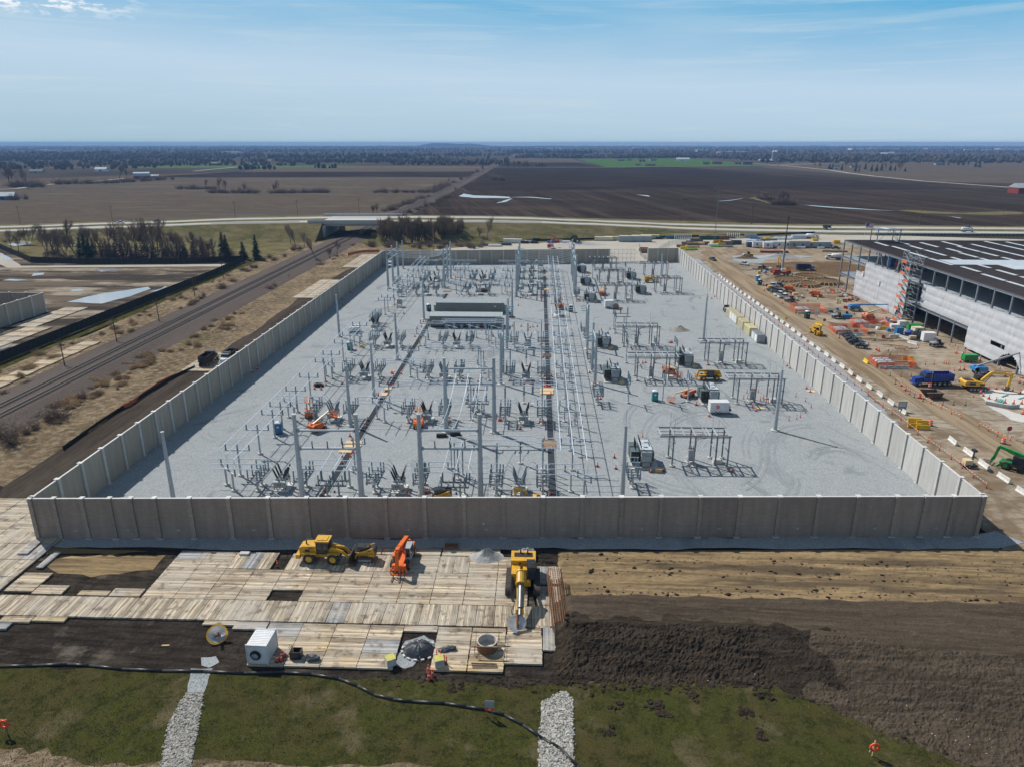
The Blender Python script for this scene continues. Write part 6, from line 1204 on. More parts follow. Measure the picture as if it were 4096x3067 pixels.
lump('tarpaulin_bundle', 'crumpled black tarpaulin bundle next to the black tool bin', 'tarpaulin', (-26.3, 69.1, .3), (1.1, .6, .7), TARP, 1); lump('tarpaulin_bundle', 'rolled dark tarpaulin lying between the shaft and the round form', 'tarpaulin', (-10.5, 71.4, .3), (1.3, .55, .45), TARP, 2); lump('tarpaulin_bundle', 'grey tarpaulin heap behind the drill rig', 'tarpaulin', (-1.3, 92.8, .3), (1.5, 1.0, 1.0), mat('grey_tarp', (.22, .23, .25), .5), 3, 4)
def heap(name, lab, p, rx, ry, h, m, seed=1):
    mb = MB(); r = random.Random(seed); vs = [(0, 0, h)]; fs = []; n = 22; rings = 9
    for i in range(1, rings + 1):
        q = i / rings
        for k in range(n):
            a = 2 * PI * k / n; w = 1 + .16 * noise.noise(Vector((math.cos(a) * 1.5, math.sin(a) * 1.5, seed * 3.3))); vs.append((rx * q * w * math.cos(a), ry * q * w * math.sin(a), max(0, h * (1 - q) ** 1.15 * (1 + .35 * noise.noise(Vector((math.cos(a) * 2, math.sin(a) * 2, q * 3 + seed)))))))
    for k in range(n): fs.append((0, 1 + k, 1 + (k + 1) % n))
    for i in range(rings - 1):
        for k in range(n): fs.append((1 + i * n + k, 1 + (i + 1) * n + k, 1 + (i + 1) * n + (k + 1) % n, 1 + i * n + (k + 1) % n))
    o = mb.add(vs, fs).out(name, m); o.location = (p[0], p[1], p[2] if len(p) > 2 else .03); return tag(o, lab, 'heap')
HEAPG = ground('heap_gravel', (.40, .40, .39), [(.5, .42, .64, (.32, .32, .31), .7), (4, .45, .68, (.25, .25, .245), .6)], bump=((1, .1),)); HEAPB = ground('heap_sand', (.30, .275, .235), [(.5, .42, .64, (.22, .2, .17), .7), (4, .45, .68, (.18, .16, .135), .6)], bump=((1, .12),))
heap('gravel_heap', 'pale gravel heap on the mats beside the drill rig', (-7.2, 92.2, .26), 2.7, 1.7, 1.5, HEAPG, 2); heap('gravel_heap', 'brownish gravel heap standing alone in the right yard', (47.3, 231, .04), 3.6, 2.8, 1.6, HEAPB, 3); heap('gravel_heap', 'low dark gravel heap beside the larger heap in the yard', (41.2, 230.4, .04), 2.8, 2.2, .6, HEAPG, 4)
heap('gravel_heap', 'grey gravel heap on the pale yard behind the far wall', (26, 441, 0), 16, 5, 1.6, HEAPG, 6); heap('gravel_heap', 'grey gravel heap beside the road roller', (131, 392, 0), 13, 4, 2.6, HEAPG, 7); heap('gravel_heap', 'small gravel heap by the big yellow excavator', (105.5, 183.5, 0), 3.0, 1.8, .9, HEAPG, 8); heap('soil_heap', 'dark spoil heap in the dug earth', (112, 388, 0), 7, 3, 2.0, bpy.data.materials['dug_earth'], 9)
t = thing('shaft_cover', 'domed black tarpaulin tied over a shaft and ringed with blocks', 'shaft cover', (-14, 71.5, 0)); m = MB(); r = random.Random(4); vs = [(0, 0, 1.15)]; nn = 26
for i in range(1, 7):
    q = i / 6
    for k in range(nn): a_ = 2 * PI * k / nn; z = 1.15 * (1 - q ** 3.2) + (.16 * abs(math.sin(a_ * 5.5)) * q * (1 - q) * 4); vs.append((1.95 * q * math.cos(a_) * (1 + .04 * math.sin(a_ * 7)), 1.6 * q * math.sin(a_) * (1 + .04 * math.sin(a_ * 7)), z))
m.add(vs, [(0, 1 + k, 1 + (k + 1) % nn) for k in range(nn)] + [(1 + i * nn + k, 1 + (i + 1) * nn + k, 1 + (i + 1) * nn + (k + 1) % nn, 1 + i * nn + (k + 1) % nn) for i in range(5) for k in range(nn)]); m.out('tarpaulin', TARP, t); MB().path([(-1.7, -.7, .75), (-.6, -.3, 1.1), (.2, -.1, 1.17), (1.2, .3, .95), (1.8, .6, .5)], .04, 5).path([(.3, -1.6, .3), (.25, -.4, 1.12), (.1, .6, 1.1)], .03, 5).out('rope', WOOD, t)
for k in range(15): a_ = 2 * PI * k / 15; MB().bx(2.15 * math.cos(a_), 1.8 * math.sin(a_), .14, .42, .22, .2, a_ + 1.57).out('concrete_block', CONC, t)
patch('gravel_spill', G_GRAVEL, [(-16.5, 69), (-15.9, 73), (-13.9, 74.4), (-12.3, 73.5), (-12.3, 71), (-13.9, 69.6), (-15.2, 68.6)], .03, .8, .25)
t = thing('round_form', 'round rusty steel form lined with concrete and held by timbers', 'steel form', (-5.7, 71.9, .28)); m = MB(); n2 = 28; R0, R1_ = 1.25, 1.1; vs = []
for k in range(n2): c_, s_ = math.cos(2 * PI * k / n2), math.sin(2 * PI * k / n2); vs += [(R0 * c_, R0 * s_, 0), (R0 * c_, R0 * s_, 1.25), (R1_ * c_, R1_ * s_, 1.25), (R1_ * c_, R1_ * s_, .25)]
m.add(vs, [(4 * k, 4 * ((k + 1) % n2), 4 * ((k + 1) % n2) + 1, 4 * k + 1) for k in range(n2)]); m.cur = 1; m.add(vs, [(4 * k + i, 4 * ((k + 1) % n2) + i, 4 * ((k + 1) % n2) + i + 1, 4 * k + i + 1) for k in range(n2) for i in (1, 2)]); m.add([vs[4 * k + 3] for k in range(n2)], [tuple(range(n2))]); m.out('ring', [RUST, CONC], t)
for y in (-1.35, 1.35): MB().bb(-1.85, 1.85, y - .07, y + .07, 1.28, 1.42).out('timber', WOODD, t)
MB().tube((-1.4, -1.6, .3), (-1.4, 1.6, 1.5), .03, 5).tube((1.4, -1.6, 1.5), (1.4, 1.6, 1.5), .03, 5).tube((1.4, -1.35, .2), (1.4, -1.35, 1.5), .03, 5).tube((-1.4, -1.35, .2), (-1.4, -1.35, 1.5), .03, 5).tube((1.4, 1.35, .2), (1.4, 1.35, 1.6), .03, 5).out('rods', RUST, t)
t = thing('rebar_cage', 'long cylindrical cage of rusty reinforcing bars lying on the mats', 'rebar cage', (3.15, 77.0, .3), PI / 2 + .05); m = MB(); hoops = MB()
for k in range(20): a_ = 2 * PI * k / 20; m.tube((-3.9, 1.05 * math.cos(a_), 1.05 + 1.05 * math.sin(a_)), (8.2, 1.05 * math.cos(a_), 1.05 + 1.05 * math.sin(a_)), .045, 4)
for i in range(26): xx = -3.6 + i * .46; hoops.path([(xx, 1.08 * math.cos(2 * PI * k / 18), 1.05 + 1.08 * math.sin(2 * PI * k / 18)) for k in range(19)], .022, 3)
m.out('bars', RUST, t); hoops.out('hoops', RUST, t); t.location = (3.2, 78.6, .3)
t = thing('rack_frame', 'small black steel rack standing on the mats near the clay edge', 'rack', (1.6, 92.0, .3)); m = MB()
for z in (.1, .5, .9): m.bb(-.7, .7, -.03, .03, z - .03, z + .03)
for k in range(7): m.bb(-.7 + k * .233 - .02, -.7 + k * .233 + .02, -.03, .03, 0, .95)
m.beam((-.7, 0, .0), (-.6, -.8, .0), .05); m.beam((.7, 0, .0), (.8, -.8, 0), .05); m.out('frame', BLACKP, t)
t = thing('sheet_stack', 'stack of dark steel mesh panels leaning at the foot of the near wall', 'panel stack', (-12.6, 95.0, .1), .04)
for k in range(10): MB().bb(-1.2, .8, -.9 + k * .18, -.82 + k * .18, 0, .55 + .05 * (k % 3)).out('panel', RUST if k < 7 else GREYP, t)
def mk_block(): t = thing('concrete_block', '', 'block'); MB().bb(-.55, .55, -.55, .55, 0, .95).out('block', CONC, t); MB().bb(-.55, .55, -.55, .55, .954, .965).out('yellow_top', mat('yellow_top', (.50, .46, .09), .6, dirt=(.3, .28, .12, .7)), t); return t
BLKK = Kind(mk_block); BLKK((-17.0, 68.8, .3), .5, 'concrete block with yellow top at the edge of the shaft pit'); dup(BLKK.root, (-11.2, 68.9, .28), .3, 'concrete block with yellow top carrying traffic cones')
for k in range(3): tag(MB().bx(-5.9 + k * .1, 69.2 - k * .35, .36, 3.0, .12, .12, .02 * k).out('lumber', WOODD), ['upper', 'middle', 'lower'][k] + ' loose timber below the round steel form', 'timber', 'loose timbers')
tag(MB().bx(-43.7, 91.6, .35, 1.4, .7, .5).out('concrete_slab_block', CONC), 'pale concrete block lying by the top edge of the mats', 'block')
tag(MB().bx(-45.6, 71.3, .06, .9, .18, .1, .1).out('lumber_piece', WOOD), 'short pale piece of lumber lying on the black soil', 'timber')
# silt sock along the grass edge
sock = [V(-10, 246), V(120, 243), V(250, 238), V(330, 243), V(450, 256), V(600, 262), V(750, 264), V(900, 271), V(1050, 268), V(1150, 275), V(1250, 291), V(1320, 318), V(1380, 350), V(1450, 368), V(1520, 375), V(1640, 382), V(1720, 395), V(1790, 405), V(1860, 425), V(1930, 462), V(2000, 512), V(2060, 545), V(2130, 614), V(2150, 640)]
m = MB(); m.path([(x, y, .14) for x, y in sock], .17, 8); tag(m.out('silt_sock', BLACKP, None, True), 'long black silt sock winding across the grass', 'silt sock')
def sign(name, lab, p, w, h, zc, m, rz=0, legs=1, pm=WOODD):
    t = thing(name, lab, 'sign', (p[0], p[1], 0), rz); MB().bb(-w / 2, w / 2, -.03, 0, zc - h / 2, zc + h / 2).out('board', m, t); q = MB()
    for x in ((0,) if legs == 1 else (-w * .35, w * .35)): q.bb(x - .04, x + .04, .0, .07, 0, zc + h / 2 - .05)
    q.out('post', pm, t); return t
t = sign('warning_sign', 'grey sign board on wooden legs in the grass by the silt sock', V(1805, 430), 1.0, .95, 1.75, GREYP, 0, 2); MB().bb(-.5, -.1, -.05, -.032, .9, 1.25).bb(.1, .5, -.05, -.032, .9, 1.25).out('orange_tags', CONEO, t)
t = thing('life_ring_post', 'red life ring on a wooden post at the left edge of the lawn', 'life ring', (*V(28, 495), 0)); m = MB(); m.path([(.42 * math.cos(2 * PI * k / 14), -.08, 1.5 + .42 * math.sin(2 * PI * k / 14)) for k in range(15)], .12, 6); m.out('ring', CONEO, t); MB().bb(-.05, .05, 0, .1, 0, 2.0).bb(-.4, .4, .0, .08, 1.9, 2.0).out('post', WOODD, t)
t = thing('life_ring_post', 'orange life ring on a wooden post at the right edge of the lawn', 'life ring', (*Z(1465, 1200), 0)); m = MB(); m.path([(.42 * math.cos(2 * PI * k / 14), -.08, 1.3 + .42 * math.sin(2 * PI * k / 14)) for k in range(15)], .12, 6); m.out('ring', CONEO, t); MB().bb(-.05, .05, 0, .1, 0, 2.0).beam((-.4, 0, .6), (.1, 0, 1.9), .07).out('post', WOOD, t)
# ---- traffic cones and posts
def mk_cone(h, r, tall=False):
    def fn():
        t = thing('traffic_post' if tall else 'traffic_cone', '', 'traffic post' if tall else 'traffic cone'); MB().bx(0, 0, .04, r * 2.3, r * 2.3, .08).out('base', BLK, t); m = MB(); m.lathe([(r * .85, .08), (r * .25 if not tall else r * .6, h)], 8); m.out('body', CONEO, t)
        MB().lathe([(r * .86 - (r * .6) * .55 + .012 if not tall else r * .72, h * .55), (r * .86 - (r * .6) * .72 + .012 if not tall else r * .68, h * .72)], 8).out('white_band', WHITE, t); return t
    return fn
CONE = Kind(mk_cone(.92, .24)); TALL = Kind(mk_cone(1.15, .11, True))
for p, q in (('the middle gantry', (-14, 141)), ('the left gantry at the near wall', (-35, 109.3)), ('the gantry in the middle of the near wall', (-14.5, 110.2)), ('the blue portable toilet', (-50.2, 132)), ('the left cable trench at its near end', (-37.4, 115)), ('the right cable trench at its near end', (3.05, 112)), ('the plywood over the right trench', (3.0, 170)), ('the tyre stack in the left bus', (-50.5, 161)), ('the near control building', (-24, 230)), ('the left end of the far control building', (-38, 258)), ('the right end of the far control building', (-10.5, 260)), ('the near part of the left wall', (-74, 175)), ('the white van', (-72, 347)), ('the far right line poles', (15.5, 300)), ('the first transformer by the near wall', (21, 125)), ('the white box trailer', (42, 153.8)), ('the lone mast with the long shadow', (51.7, 144.4)), ('the pale containers along the right wall', (68.3, 230)), ('the middle voltage transformers beyond the buildings', (-25, 300)), ('the far end of the right trench', (3, 330)), ('the white generator trailer', (27.3, 262)), ('the gap in the right bus', (6.5, 262))): lm(p, q)
cg = 'traffic cones around the works'
def cones(f, pts, z=.05, kind=None, desc='orange traffic cone', grp=cg, s=1.0):
    for x, y in pts: auto((kind or CONE)((*f(x, y), z), RM.uniform(0, 1.5), None, grp, s), desc)
cones(A, [(1255, 215), (1255, 255), (1125, 265), (1128, 295), (1200, 300), (1430, 238), (1062, 690), (1520, 815), (1538, 870), (1710, 645), (1690, 715), (1815, 368), (1833, 370), (1945, 365), (1990, 272), (1545, 1000), (1525, 1045), (1430, 1040), (1432, 1112), (1233, 1425), (950, 1500), (490, 78), (447, 110), (1990, 128), (2000, 175), (2080, 128), (1930, 240), (2172, 1475), (2120, 1420)])
cones(B, [(543, 660), (1095, 645), (1117, 642), (1328, 730), (1545, 665), (1582, 665), (1592, 160), (1652, 158), (1672, 158), (1367, 238), (1440, 238), (1595, 268), (1640, 268), (1618, 268), (1662, 270), (1665, 358), (1592, 858), (1690, 858), (1595, 960), (1685, 962), (1655, 1462), (103, 1478), (280, 1440), (297, 1440), (328, 1435), (1928, 640), (2180, 1148), (2150, 258), (2175, 400), (862, 212), (282, 178), (1205, 208)])
cones(M, [(150, 440), (160, 485), (180, 390), (395, 250), (425, 250), (243, 385), (220, 380), (275, 895), (698, 565), (630, 690), (880, 850), (808, 822), (795, 770), (735, 910), (815, 700), (855, 685), (870, 640), (893, 640), (617, 440), (640, 515), (697, 1000), (590, 1095), (605, 1140), (672, 1100), (630, 975), (600, 1215), (460, 1290), (475, 1290), (560, 1285), (378, 1505), (1205, 180), (1170, 205), (1250, 395), (1275, 398), (1230, 200), (1490, 765), (1385, 715), (1445, 715), (1735, 680), (1840, 685), (1815, 690), (1658, 678), (1878, 680), (1945, 668), (1978, 668), (1635, 520), (1710, 495), (1728, 430), (1820, 430), (1905, 425), (1925, 430), (1775, 430), (1975, 380), (1940, 375), (1990, 415), (1935, 165), (1960, 165), (1890, 165), (1930, 955), (1985, 950), (1945, 1120), (1985, 1122), (2005, 1122), (1945, 1212), (1985, 1212), (2000, 1285), (1100, 1525), (1545, 1505), (1560, 1510), (1900, 1530), (1930, 1530), (2180, 760), (2195, 755), (985, 518), (1000, 540), (780, 895)])
cones(N, [(1325, 430), (1395, 415), (1430, 435), (1455, 415), (1485, 435), (1060, 825), (1070, 825), (1080, 826), (1398, 1022), (1550, 1020), (1735, 1022), (770, 1160), (910, 1160), (1115, 1160), (845, 1000), (820, 1005), (1295, 1370), (1408, 1470), (415, 1320), (447, 1320), (350, 1090), (2097, 1030), (2122, 1050), (705, 370), (490, 455), (635, 240), (265, 430), (245, 405), (300, 460), (530, 705), (575, 710), (505, 505), (235, 460), (650, 860), (960, 862)])
cones(D, [(960, 380), (1078, 478), (560, 972), (668, 960), (1275, 965), (237, 842), (85, 325), (117, 325), (88, 920), (250, 940), (1938, 232), (1970, 262), (1490, 430)])
cones(D, [(1410, 268), (1380, 322), (1512, 265), (1612, 258), (1415, 318), (1530, 335), (1560, 335), (1578, 365), (1598, 360), (1690, 310), (1704, 320), (1843, 305), (1928, 345), (1978, 400), (1930, 445), (1882, 485), (1782, 513), (1850, 503), (1682, 497), (1648, 452), (1458, 400), (1533, 385), (1727, 280), (488, 660), (1552, 320)], .05, TALL, 'tall orange marker post', 'orange marker posts')
cones(X, [(245, 1330), (280, 1325), (290, 1295), (300, 1290)], .3, None, 'orange mat cone'); cones(X, [(1585, 1475), (1615, 1450), (1580, 1410)], .03, None, 'tall orange cone on the soil,', cg, 1.15); cones(X, [(1690, 1305), (1720, 1340), (1740, 1355), (1655, 1300)], .3, TALL, 'orange marker post', 'orange marker posts'); cones(X, [(243, 480)], .05, TALL, 'orange marker post in the mat gap', 'orange marker posts')
# ---- small objects in the yard
def mk_toilet(m):
    def fn():
        t = thing('portable_toilet', '', 'portable toilet'); MB().bb(-.58, .58, -.58, .58, .12, 2.05).bb(-.62, -.54, -.62, -.54, .1, 2.1).bb(.54, .62, -.62, -.54, .1, 2.1).bb(.54, .62, .54, .62, .1, 2.1).out('cabin', m, t); b = MB(); b.lathe([(.80, 2.08), (.70, 2.2), (.35, 2.36), (.1, 2.4)], 4); b.out('roof', WHITE, t); t.children[-1].rotation_euler = (0, 0, PI / 4)
        MB().bb(-.42, .42, -.61, -.59, .2, 1.95).out('door', m, t); MB().bb(-.2, .2, -.625, -.612, 1.3, 1.6).out('door_sign', WHITE, t); MB().bb(-.62, .62, -.62, .62, .02, .12).out('base', BLACKP, t); return t
    return fn
Kind(mk_toilet(TBLUE))((*A(735, 780), .05), .2, 'blue portable toilet with white roof under the left bus', None, 1.15); Kind(mk_toilet(TEAL))((*N(925, 1330), .05), 0, 'teal portable toilet between the switch posts in the yard', None, 1.12); Kind(mk_toilet(NAVYG))((*M(918, 542), .05), .5, 'slate portable toilet at the left end of the far control building', None, 1.15); Kind(mk_toilet(NAVYG))((*N(185, 550), .05), 0, 'slate portable toilet right of the right bus', None, 1.15); Kind(mk_toilet(TEAL))((*M(223, 885), .05), 0, 'teal portable toilet under the left bus', None, 1.1)
KT = Kind(mk_toilet(TGREEN)); KT((*R3(835, 790), .05), .2, 'dark green portable toilet beside the propane tank pen', None, 1.2); dup(KT.root, (*R3(140, 300), .05), .2, 'dark green portable toilet by the parked trucks', None, 1.15); Kind(mk_toilet(TBLUE))((*R3(112, 240), .05), .2, 'blue portable toilet by the parked trucks', None, 1.15)
def mk_boom(cm, bm=CREAM, reach=6.5, up=1.0, jib=True):       # boom lift, basket towards +x
    def fn():
        t = thing('boom_lift', '', 'boom lift'); MB().bb(-1.5, 1.5, -.8, .8, .45, .85).out('chassis', GREYP if cm is BLUEL else cm, t); b = MB(); b.prof([(-2.0, .95), (-2.05, 1.5), (-1.6, 1.85), (.7, 1.8), (.9, .95)], -1.0, -.3); b.prof([(-2.0, .95), (-2.05, 1.5), (-1.6, 1.85), (.7, 1.8), (.9, .95)], .3, 1.0); b.bb(-2.1, -1.2, -1, 1, .95, 1.6); b.out('turntable', cm, t)
        s = MB(); p0 = Vector((-1.3, 0, 1.8)); p1 = Vector((reach, 0, 1.8 + up)); s.beam(p0, p0.lerp(p1, .65), .32, .36); s.beam(p0.lerp(p1, .6), p1, .24, .28); s.out('boom', bm, t); j = MB(); p2 = p1 + Vector((1.0, 0, -1.0 if up < 2 else -.4)); j.beam(p1, p2, .16); j.out('jib', cm, t)
        k = MB(); x, z = p2.x, max(.2, p2.z - .6)
        k.bb(x, x + .8, -.9, .9, z, z + .06)
        for zz in (z + .55, z + 1.1): k.bb(x, x + .8, -.92, -.88, zz - .03, zz + .03).bb(x, x + .8, .88, .92, zz - .03, zz + .03).bb(x - .02, x + .02, -.9, .9, zz - .03, zz + .03).bb(x + .78, x + .82, -.9, .9, zz - .03, zz + .03)
        for xx in (x, x + .8):
            for y in (-.9, -.3, .3, .9): k.bb(xx - .03, xx + .03, y - .03, y + .03, z, z + 1.1)
        k.out('basket', cm, t)
        for xx in (-1.15, 1.15):
            for y in (-.9, .9): wheel(t, xx, y, .45, .35, cm if cm is not BLUEL else RIM)
        return t
    return fn
Kind(mk_boom(ORAF, CREAM, 5.0, .2))((37.0, 165.2, .05), PI + .72, 'faded orange boom lift with basket lowered in the right yard', None, 1.0); Kind(mk_boom(ORAF, CREAM, 3.0, .6))((35.6, 183, .05), -1.25, 'faded orange boom lift under the pergola bus frame', None, 1.1); KB = Kind(mk_boom(ORA, CREAM, 3.2, 1.6)); KB((*A(1170, 745), .05), 1.0, 'orange boom lift behind the left gantry'); dup(KB.root, (*A(1075, 590), .05), 1.9, 'orange boom lift under the left bus switch'); dup(KB.root, (*B(205, 705), .05), 1.7, 'orange boom lift behind the pole of the middle near gantry'); dup(KB.root, (*N(465, 400), .05), 1.4, 'orange boom lift beside the third far transformer'); dup(KB.root, (*N(95, 520), .05), 1.6, 'orange boom lift raised under the right bus')
def mk_trailer(L, m, logo=True):
    def fn():
        t = thing('box_trailer', '', 'trailer'); MB().bb(-L / 2, L / 2, -1.1, 1.1, .55, 2.85).bb(-L / 2 - .02, L / 2 + .02, -1.12, 1.12, 2.85, 2.92).out('body', m, t); MB().bb(L / 2, L / 2 + .9, -.1, .1, .55, .7).beam((L / 2, -.9, .6), (L / 2 + .9, 0, .6), .1).beam((L / 2, .9, .6), (L / 2 + .9, 0, .6), .1).bb(L / 2 + .3, L / 2 + .7, -.25, .25, .7, 1.1).out('tow_bar', BLACKP, t); MB().bb(-.5, 1.2, -1.125, -1.105, .9, 2.4).bb(-L / 2, L / 2, -1.13, -1.105, .55, .62).out('side_door', WHITE, t)
        if logo: MB().lathe([(.42, -1.14), (.42, -1.13)], 16, (-L * .1, 0, 1.9), 'y').out('logo_disc', REDL, t); words('M', .5, (-L * .1, -1.15, 1.72), ROT_F, WHITE, t)
        for x in (-.75, .1):
            for y in (-1.1, 1.1): wheel(t, x, y, .36, .22)
        return t
    return fn
Kind(mk_trailer(4.3, WHITE))((41.9, 154.6, .05), .02, 'white box trailer with a red round logo', None, 1.0); Kind(mk_trailer(3.2, WHITE, False))((26.8, 263.8, .05), .1, 'white generator trailer with a cable reel beside it', None, 1.0)
t = thing('cable_reel', 'open cable reel on a small trailer beside the white generator', 'cable reel', (29.3, 261.6, .05), .2); m = MB()
for y in (-.5, .5): m.lathe([(1.0, -.04), (1.0, .04)], 16, (0, y, 1.15), 'y')
m.lathe([(.6, -.5), (.6, .5)], 14, (0, 0, 1.15), 'y'); m.out('reel', WOODD, t); MB().bb(-1.2, 2.4, -.6, .6, .35, .5).out('carrier', BLACKP, t)
for y in (-.7, .7): wheel(t, .3, y, .36, .22)
def mk_crate(): t = thing('wooden_crate', '', 'crate'); MB().bb(-.6, .6, -.45, .45, .05, .75).out('box', WOODP, t); MB().bb(-.64, -.56, -.47, .47, .05, .8).bb(.56, .64, -.47, .47, .05, .8).bb(-.62, .62, -.49, -.455, .6, .72).out('battens', WOOD, t); return t
CRATE = Kind(mk_crate)
for p, d in ((D(628, 965), 'first transformer by the near wall'), (N(635, 1185), 'second transformer of the left column'), (N(540, 880), 'third transformer of the left column'), (N(1280, 1045), 'transformer behind the yellow telehandler'), (N(870, 400), 'transformer near the far right telehandler'), (N(400, 465), 'fourth transformer of the left column'), (N(350, 210), 'farthest left column transformer')): CRATE((*p, .05), RM.uniform(-.2, .3), f'plywood crate lying in the shadow of the {d}')
lump('tyre_pile', 'pile of coiled black hoses ringed by cones in the left bus', 'hose pile', (*A(1185, 265), .05), (1.3, .8, .7), BLK, 6, 5); m = MB()
for q in range(6): m.path([(.95 * math.cos(2 * PI * i / 14) + RM.uniform(-.3, .3), .7 * math.sin(2 * PI * i / 14), .2 + .12 * q) for i in range(15)], .06, 5)
o = m.out('hose_coil', BLK); o.location = (*A(1170, 265), .05); tag(o, 'loose black hose coil on the ground inside the left bus', 'hose')
lump('brush_pile', 'brown brush bundle at the foot of the mast by the control buildings', 'bundle', (*M(1648, 605), .05), (1.4, .9, .9), mat('brown_canvas', (.10, .065, .045), .9), 7, 4); lump('brown_bundle', 'brown covered stack behind the middle far breaker', 'bundle', (*Q6(1960, 925), .05), (2.4, 1.4, 1.6), bpy.data.materials['brown_canvas'], 8, 4); lump('wheel_stack', 'yellow machine part lying under the left bus', 'machine part', (*M(340, 865), .05), (.8, .6, .7), YELB, 9, 3)
for k, (f, x, y) in enumerate(((B, 460, 815), (B, 612, 800))): tag(MB().bx(*f(x, y), .35, 2.2, 1.1, .5, .1).bx(f(x, y)[0], f(x, y)[1] - .3, .7, 2.0, .5, .2, .15).out('black_pallet_stack', BLK), ['left', 'right'][k] + ' black plastic stack behind the middle near gantry', 'plastic stack')
def ply(f, x, y, w, d, lab, rz=0, m=WOODP, z=.2): o = MB().bx(0, 0, 0, w, d, .04).out('plywood_sheet', m); o.location = (*f(x, y), z); o.rotation_euler = (0, 0, rz); tag(o, lab, 'plywood')
ply(B, 1622, 305, 3.4, 2.2, 'upper plywood sheet covering the right cable trench'); ply(B, 1620, 340, 3.2, 2.0, 'lower plywood sheet covering the right cable trench', .04, WOODP, .25); ply(B, 1640, 905, 3.0, 4.0, 'brown board over the near end of the right cable trench', 0, WOODD); ply(A, 1560, 885, 3.4, 1.6, 'plywood sheet over the left trench by the gantry pole'); ply(A, 1550, 925, 3.4, 1.3, 'second plywood sheet over the left trench by the gantry pole'); ply(A, 1490, 985, 3.4, 1.2, 'third plywood sheet over the left trench, nearest the wall'); ply(A, 1890, 355, 1.8, 2.4, 'plywood over the left trench near the second row'); ply(A, 1940, 290, 1.8, 2.4, 'plywood over the left trench behind the second row'); ply(A, 1985, 103, 1.2, 1.2, 'small square of plywood left of the left trench'); ply(D, 1980, 255, 1.9, 1.3, 'tan plywood sheet near the right wall', -.3, WOODP, .1); ply(D, 1520, 405, 2.6, 1.0, 'scrap of plywood beneath the frame ringed with cones', .1, WOODP, .1); ply(M, 1965, 935, 2.2, 3.2, 'brown canvas over the right cable trench', 0, bpy.data.materials['brown_canvas']); ply(Q7, 790, 545, 4.4, 3.2, 'pale plywood sheets far along the right trench'); ply(Q7, 785, 790, 4.2, 2.6, 'pale plywood beside the right trench behind the buildings'); ply(Q6, 1420, 665, 3.2, 3.0, 'pale plywood on the left trench among the far rows'); ply(Q6, 1275, 915, 3.5, 2.4, 'dark board on the left trench behind the control buildings', 0, WOODD); ply(Q6, 250, 1185, 2.4, 1.2, 'plywood sheet beside the left bus far end', .1)
for i, (y, L, m, d) in enumerate(((247, 14.5, BEIGE, 'long cream container along the right wall with white doors'), (235.3, 6.5, mat('cream_container2', (.60, .54, .36), .55), 'middle cream container along the right wall'), (227.2, 6.5, mat('yellow_container2', (.66, .60, .36), .55), 'yellow-cream container along the right wall'), (218.6, 6.5, GREYP, 'dark grey container nearest along the right wall'))):
    t = Kind(mk_cont(L, m))((69.4, y, .05), 0, d)
    for k in range(3 if i == 0 else (2 if i in (3,) else 0)): MB().bb(-1.27, -1.25, -L / 2 + .5 + k * 3.1, -L / 2 + 3.0 + k * 3.1, .2, 2.4).out('side_door', WHITE, t)
t = thing('compressor_trailer', 'white twin compressor trailer under the left bus', 'trailer', (*M(262, 730), .06), .3); MB().bb(-1.6, 1.6, -1.0, .1, .5, 1.9).bb(-1.2, 1.9, .3, 1.3, .5, 2.2).out('housing', WHITE, t); MB().bb(-1.9, 2.0, -1.1, 1.4, .35, .5).out('frame', BLACKP, t)
for x in (-.6, .8):
    for y in (-1.0, 1.3): wheel(t, x, y, .35, .2)
for i, (f, x, y, d) in enumerate(((Q6, 435, 1000, 'far'), (Q6, 440, 1190, 'near'))):
    t = thing('service_cabinet', f'{d} pale service cabinet on a stand in the left bus', 'cabinet', (*f(x, y), .05)); MB().bb(-.9, .9, -.6, .6, 1.2, 3.0).out('box', CABG, t); l = MB()
    for a_ in (-.8, .8):
        for b_ in (-.5, .5): l.bb(a_ - .06, a_ + .06, b_ - .06, b_ + .06, 0, 1.2)
    l.out('legs', GALV, t); MB().bb(-.5, -.1, -.62, -.605, 1.6, 2.6).out('panel', GREYP, t)
# ================================================================ steel-framed building under construction
BX0, BY1, BY0, BX1 = 129.0, 307.0, 140.0, 335.0
t = thing('steel_building', 'large steel-framed building with dark roof deck and white sheeting', 'building', (BX0, 0, 0))
cols = [BY1 - 8.02 * k for k in range(21)]
for r_ in range(5):
    x = (0, 14, 30, 60, 100)[r_]
    for y in cols: 
        if r_ == 0 or (y > 200 and r_ < 3) or y > 290: MB().bb(x - .22, x + .22, y - .22, y + .22, 0, 20.1).bb(x - .4, x + .4, y - .4, y + .4, 0, .12).out('column', STEELP, t)
for z, h in ((6.7, .75), (13.8, .75), (20.2, .6)):
    MB().bb(-.14, .14, BY0, BY1, z - h, z).bb(-.3, .3, BY0, BY1, z - .06, z).bb(-.3, .3, BY0, BY1, z - h, z - h + .06).out('edge_beam', STEELP, t); MB().bb(-.2, 205, BY1 - .14, BY1 + .14, z - h, z).out('edge_beam', STEELP, t)
    for k, y in enumerate(cols[1:8]): MB().bb(.2, 120, y - .1, y + .1, z - h, z - .05).out('floor_beam', STEELP, t)
for z in (6.75, 13.85):
    d = MB(); d.bb(.2, 205, BY0, BY1 - .3, z, z + .12)
    for k in range(180): y = BY0 + 1 + k * .92; d.bb(.2, 60, y, y + .35, z + .12, z + .2)
    d.out('floor_deck', DECK, t)
d = MB(); d.bb(-.1, 205, BY0, BY1 - .1, 20.22, 20.36); d.out('roof_deck', ROOFDK, t)
d = MB()
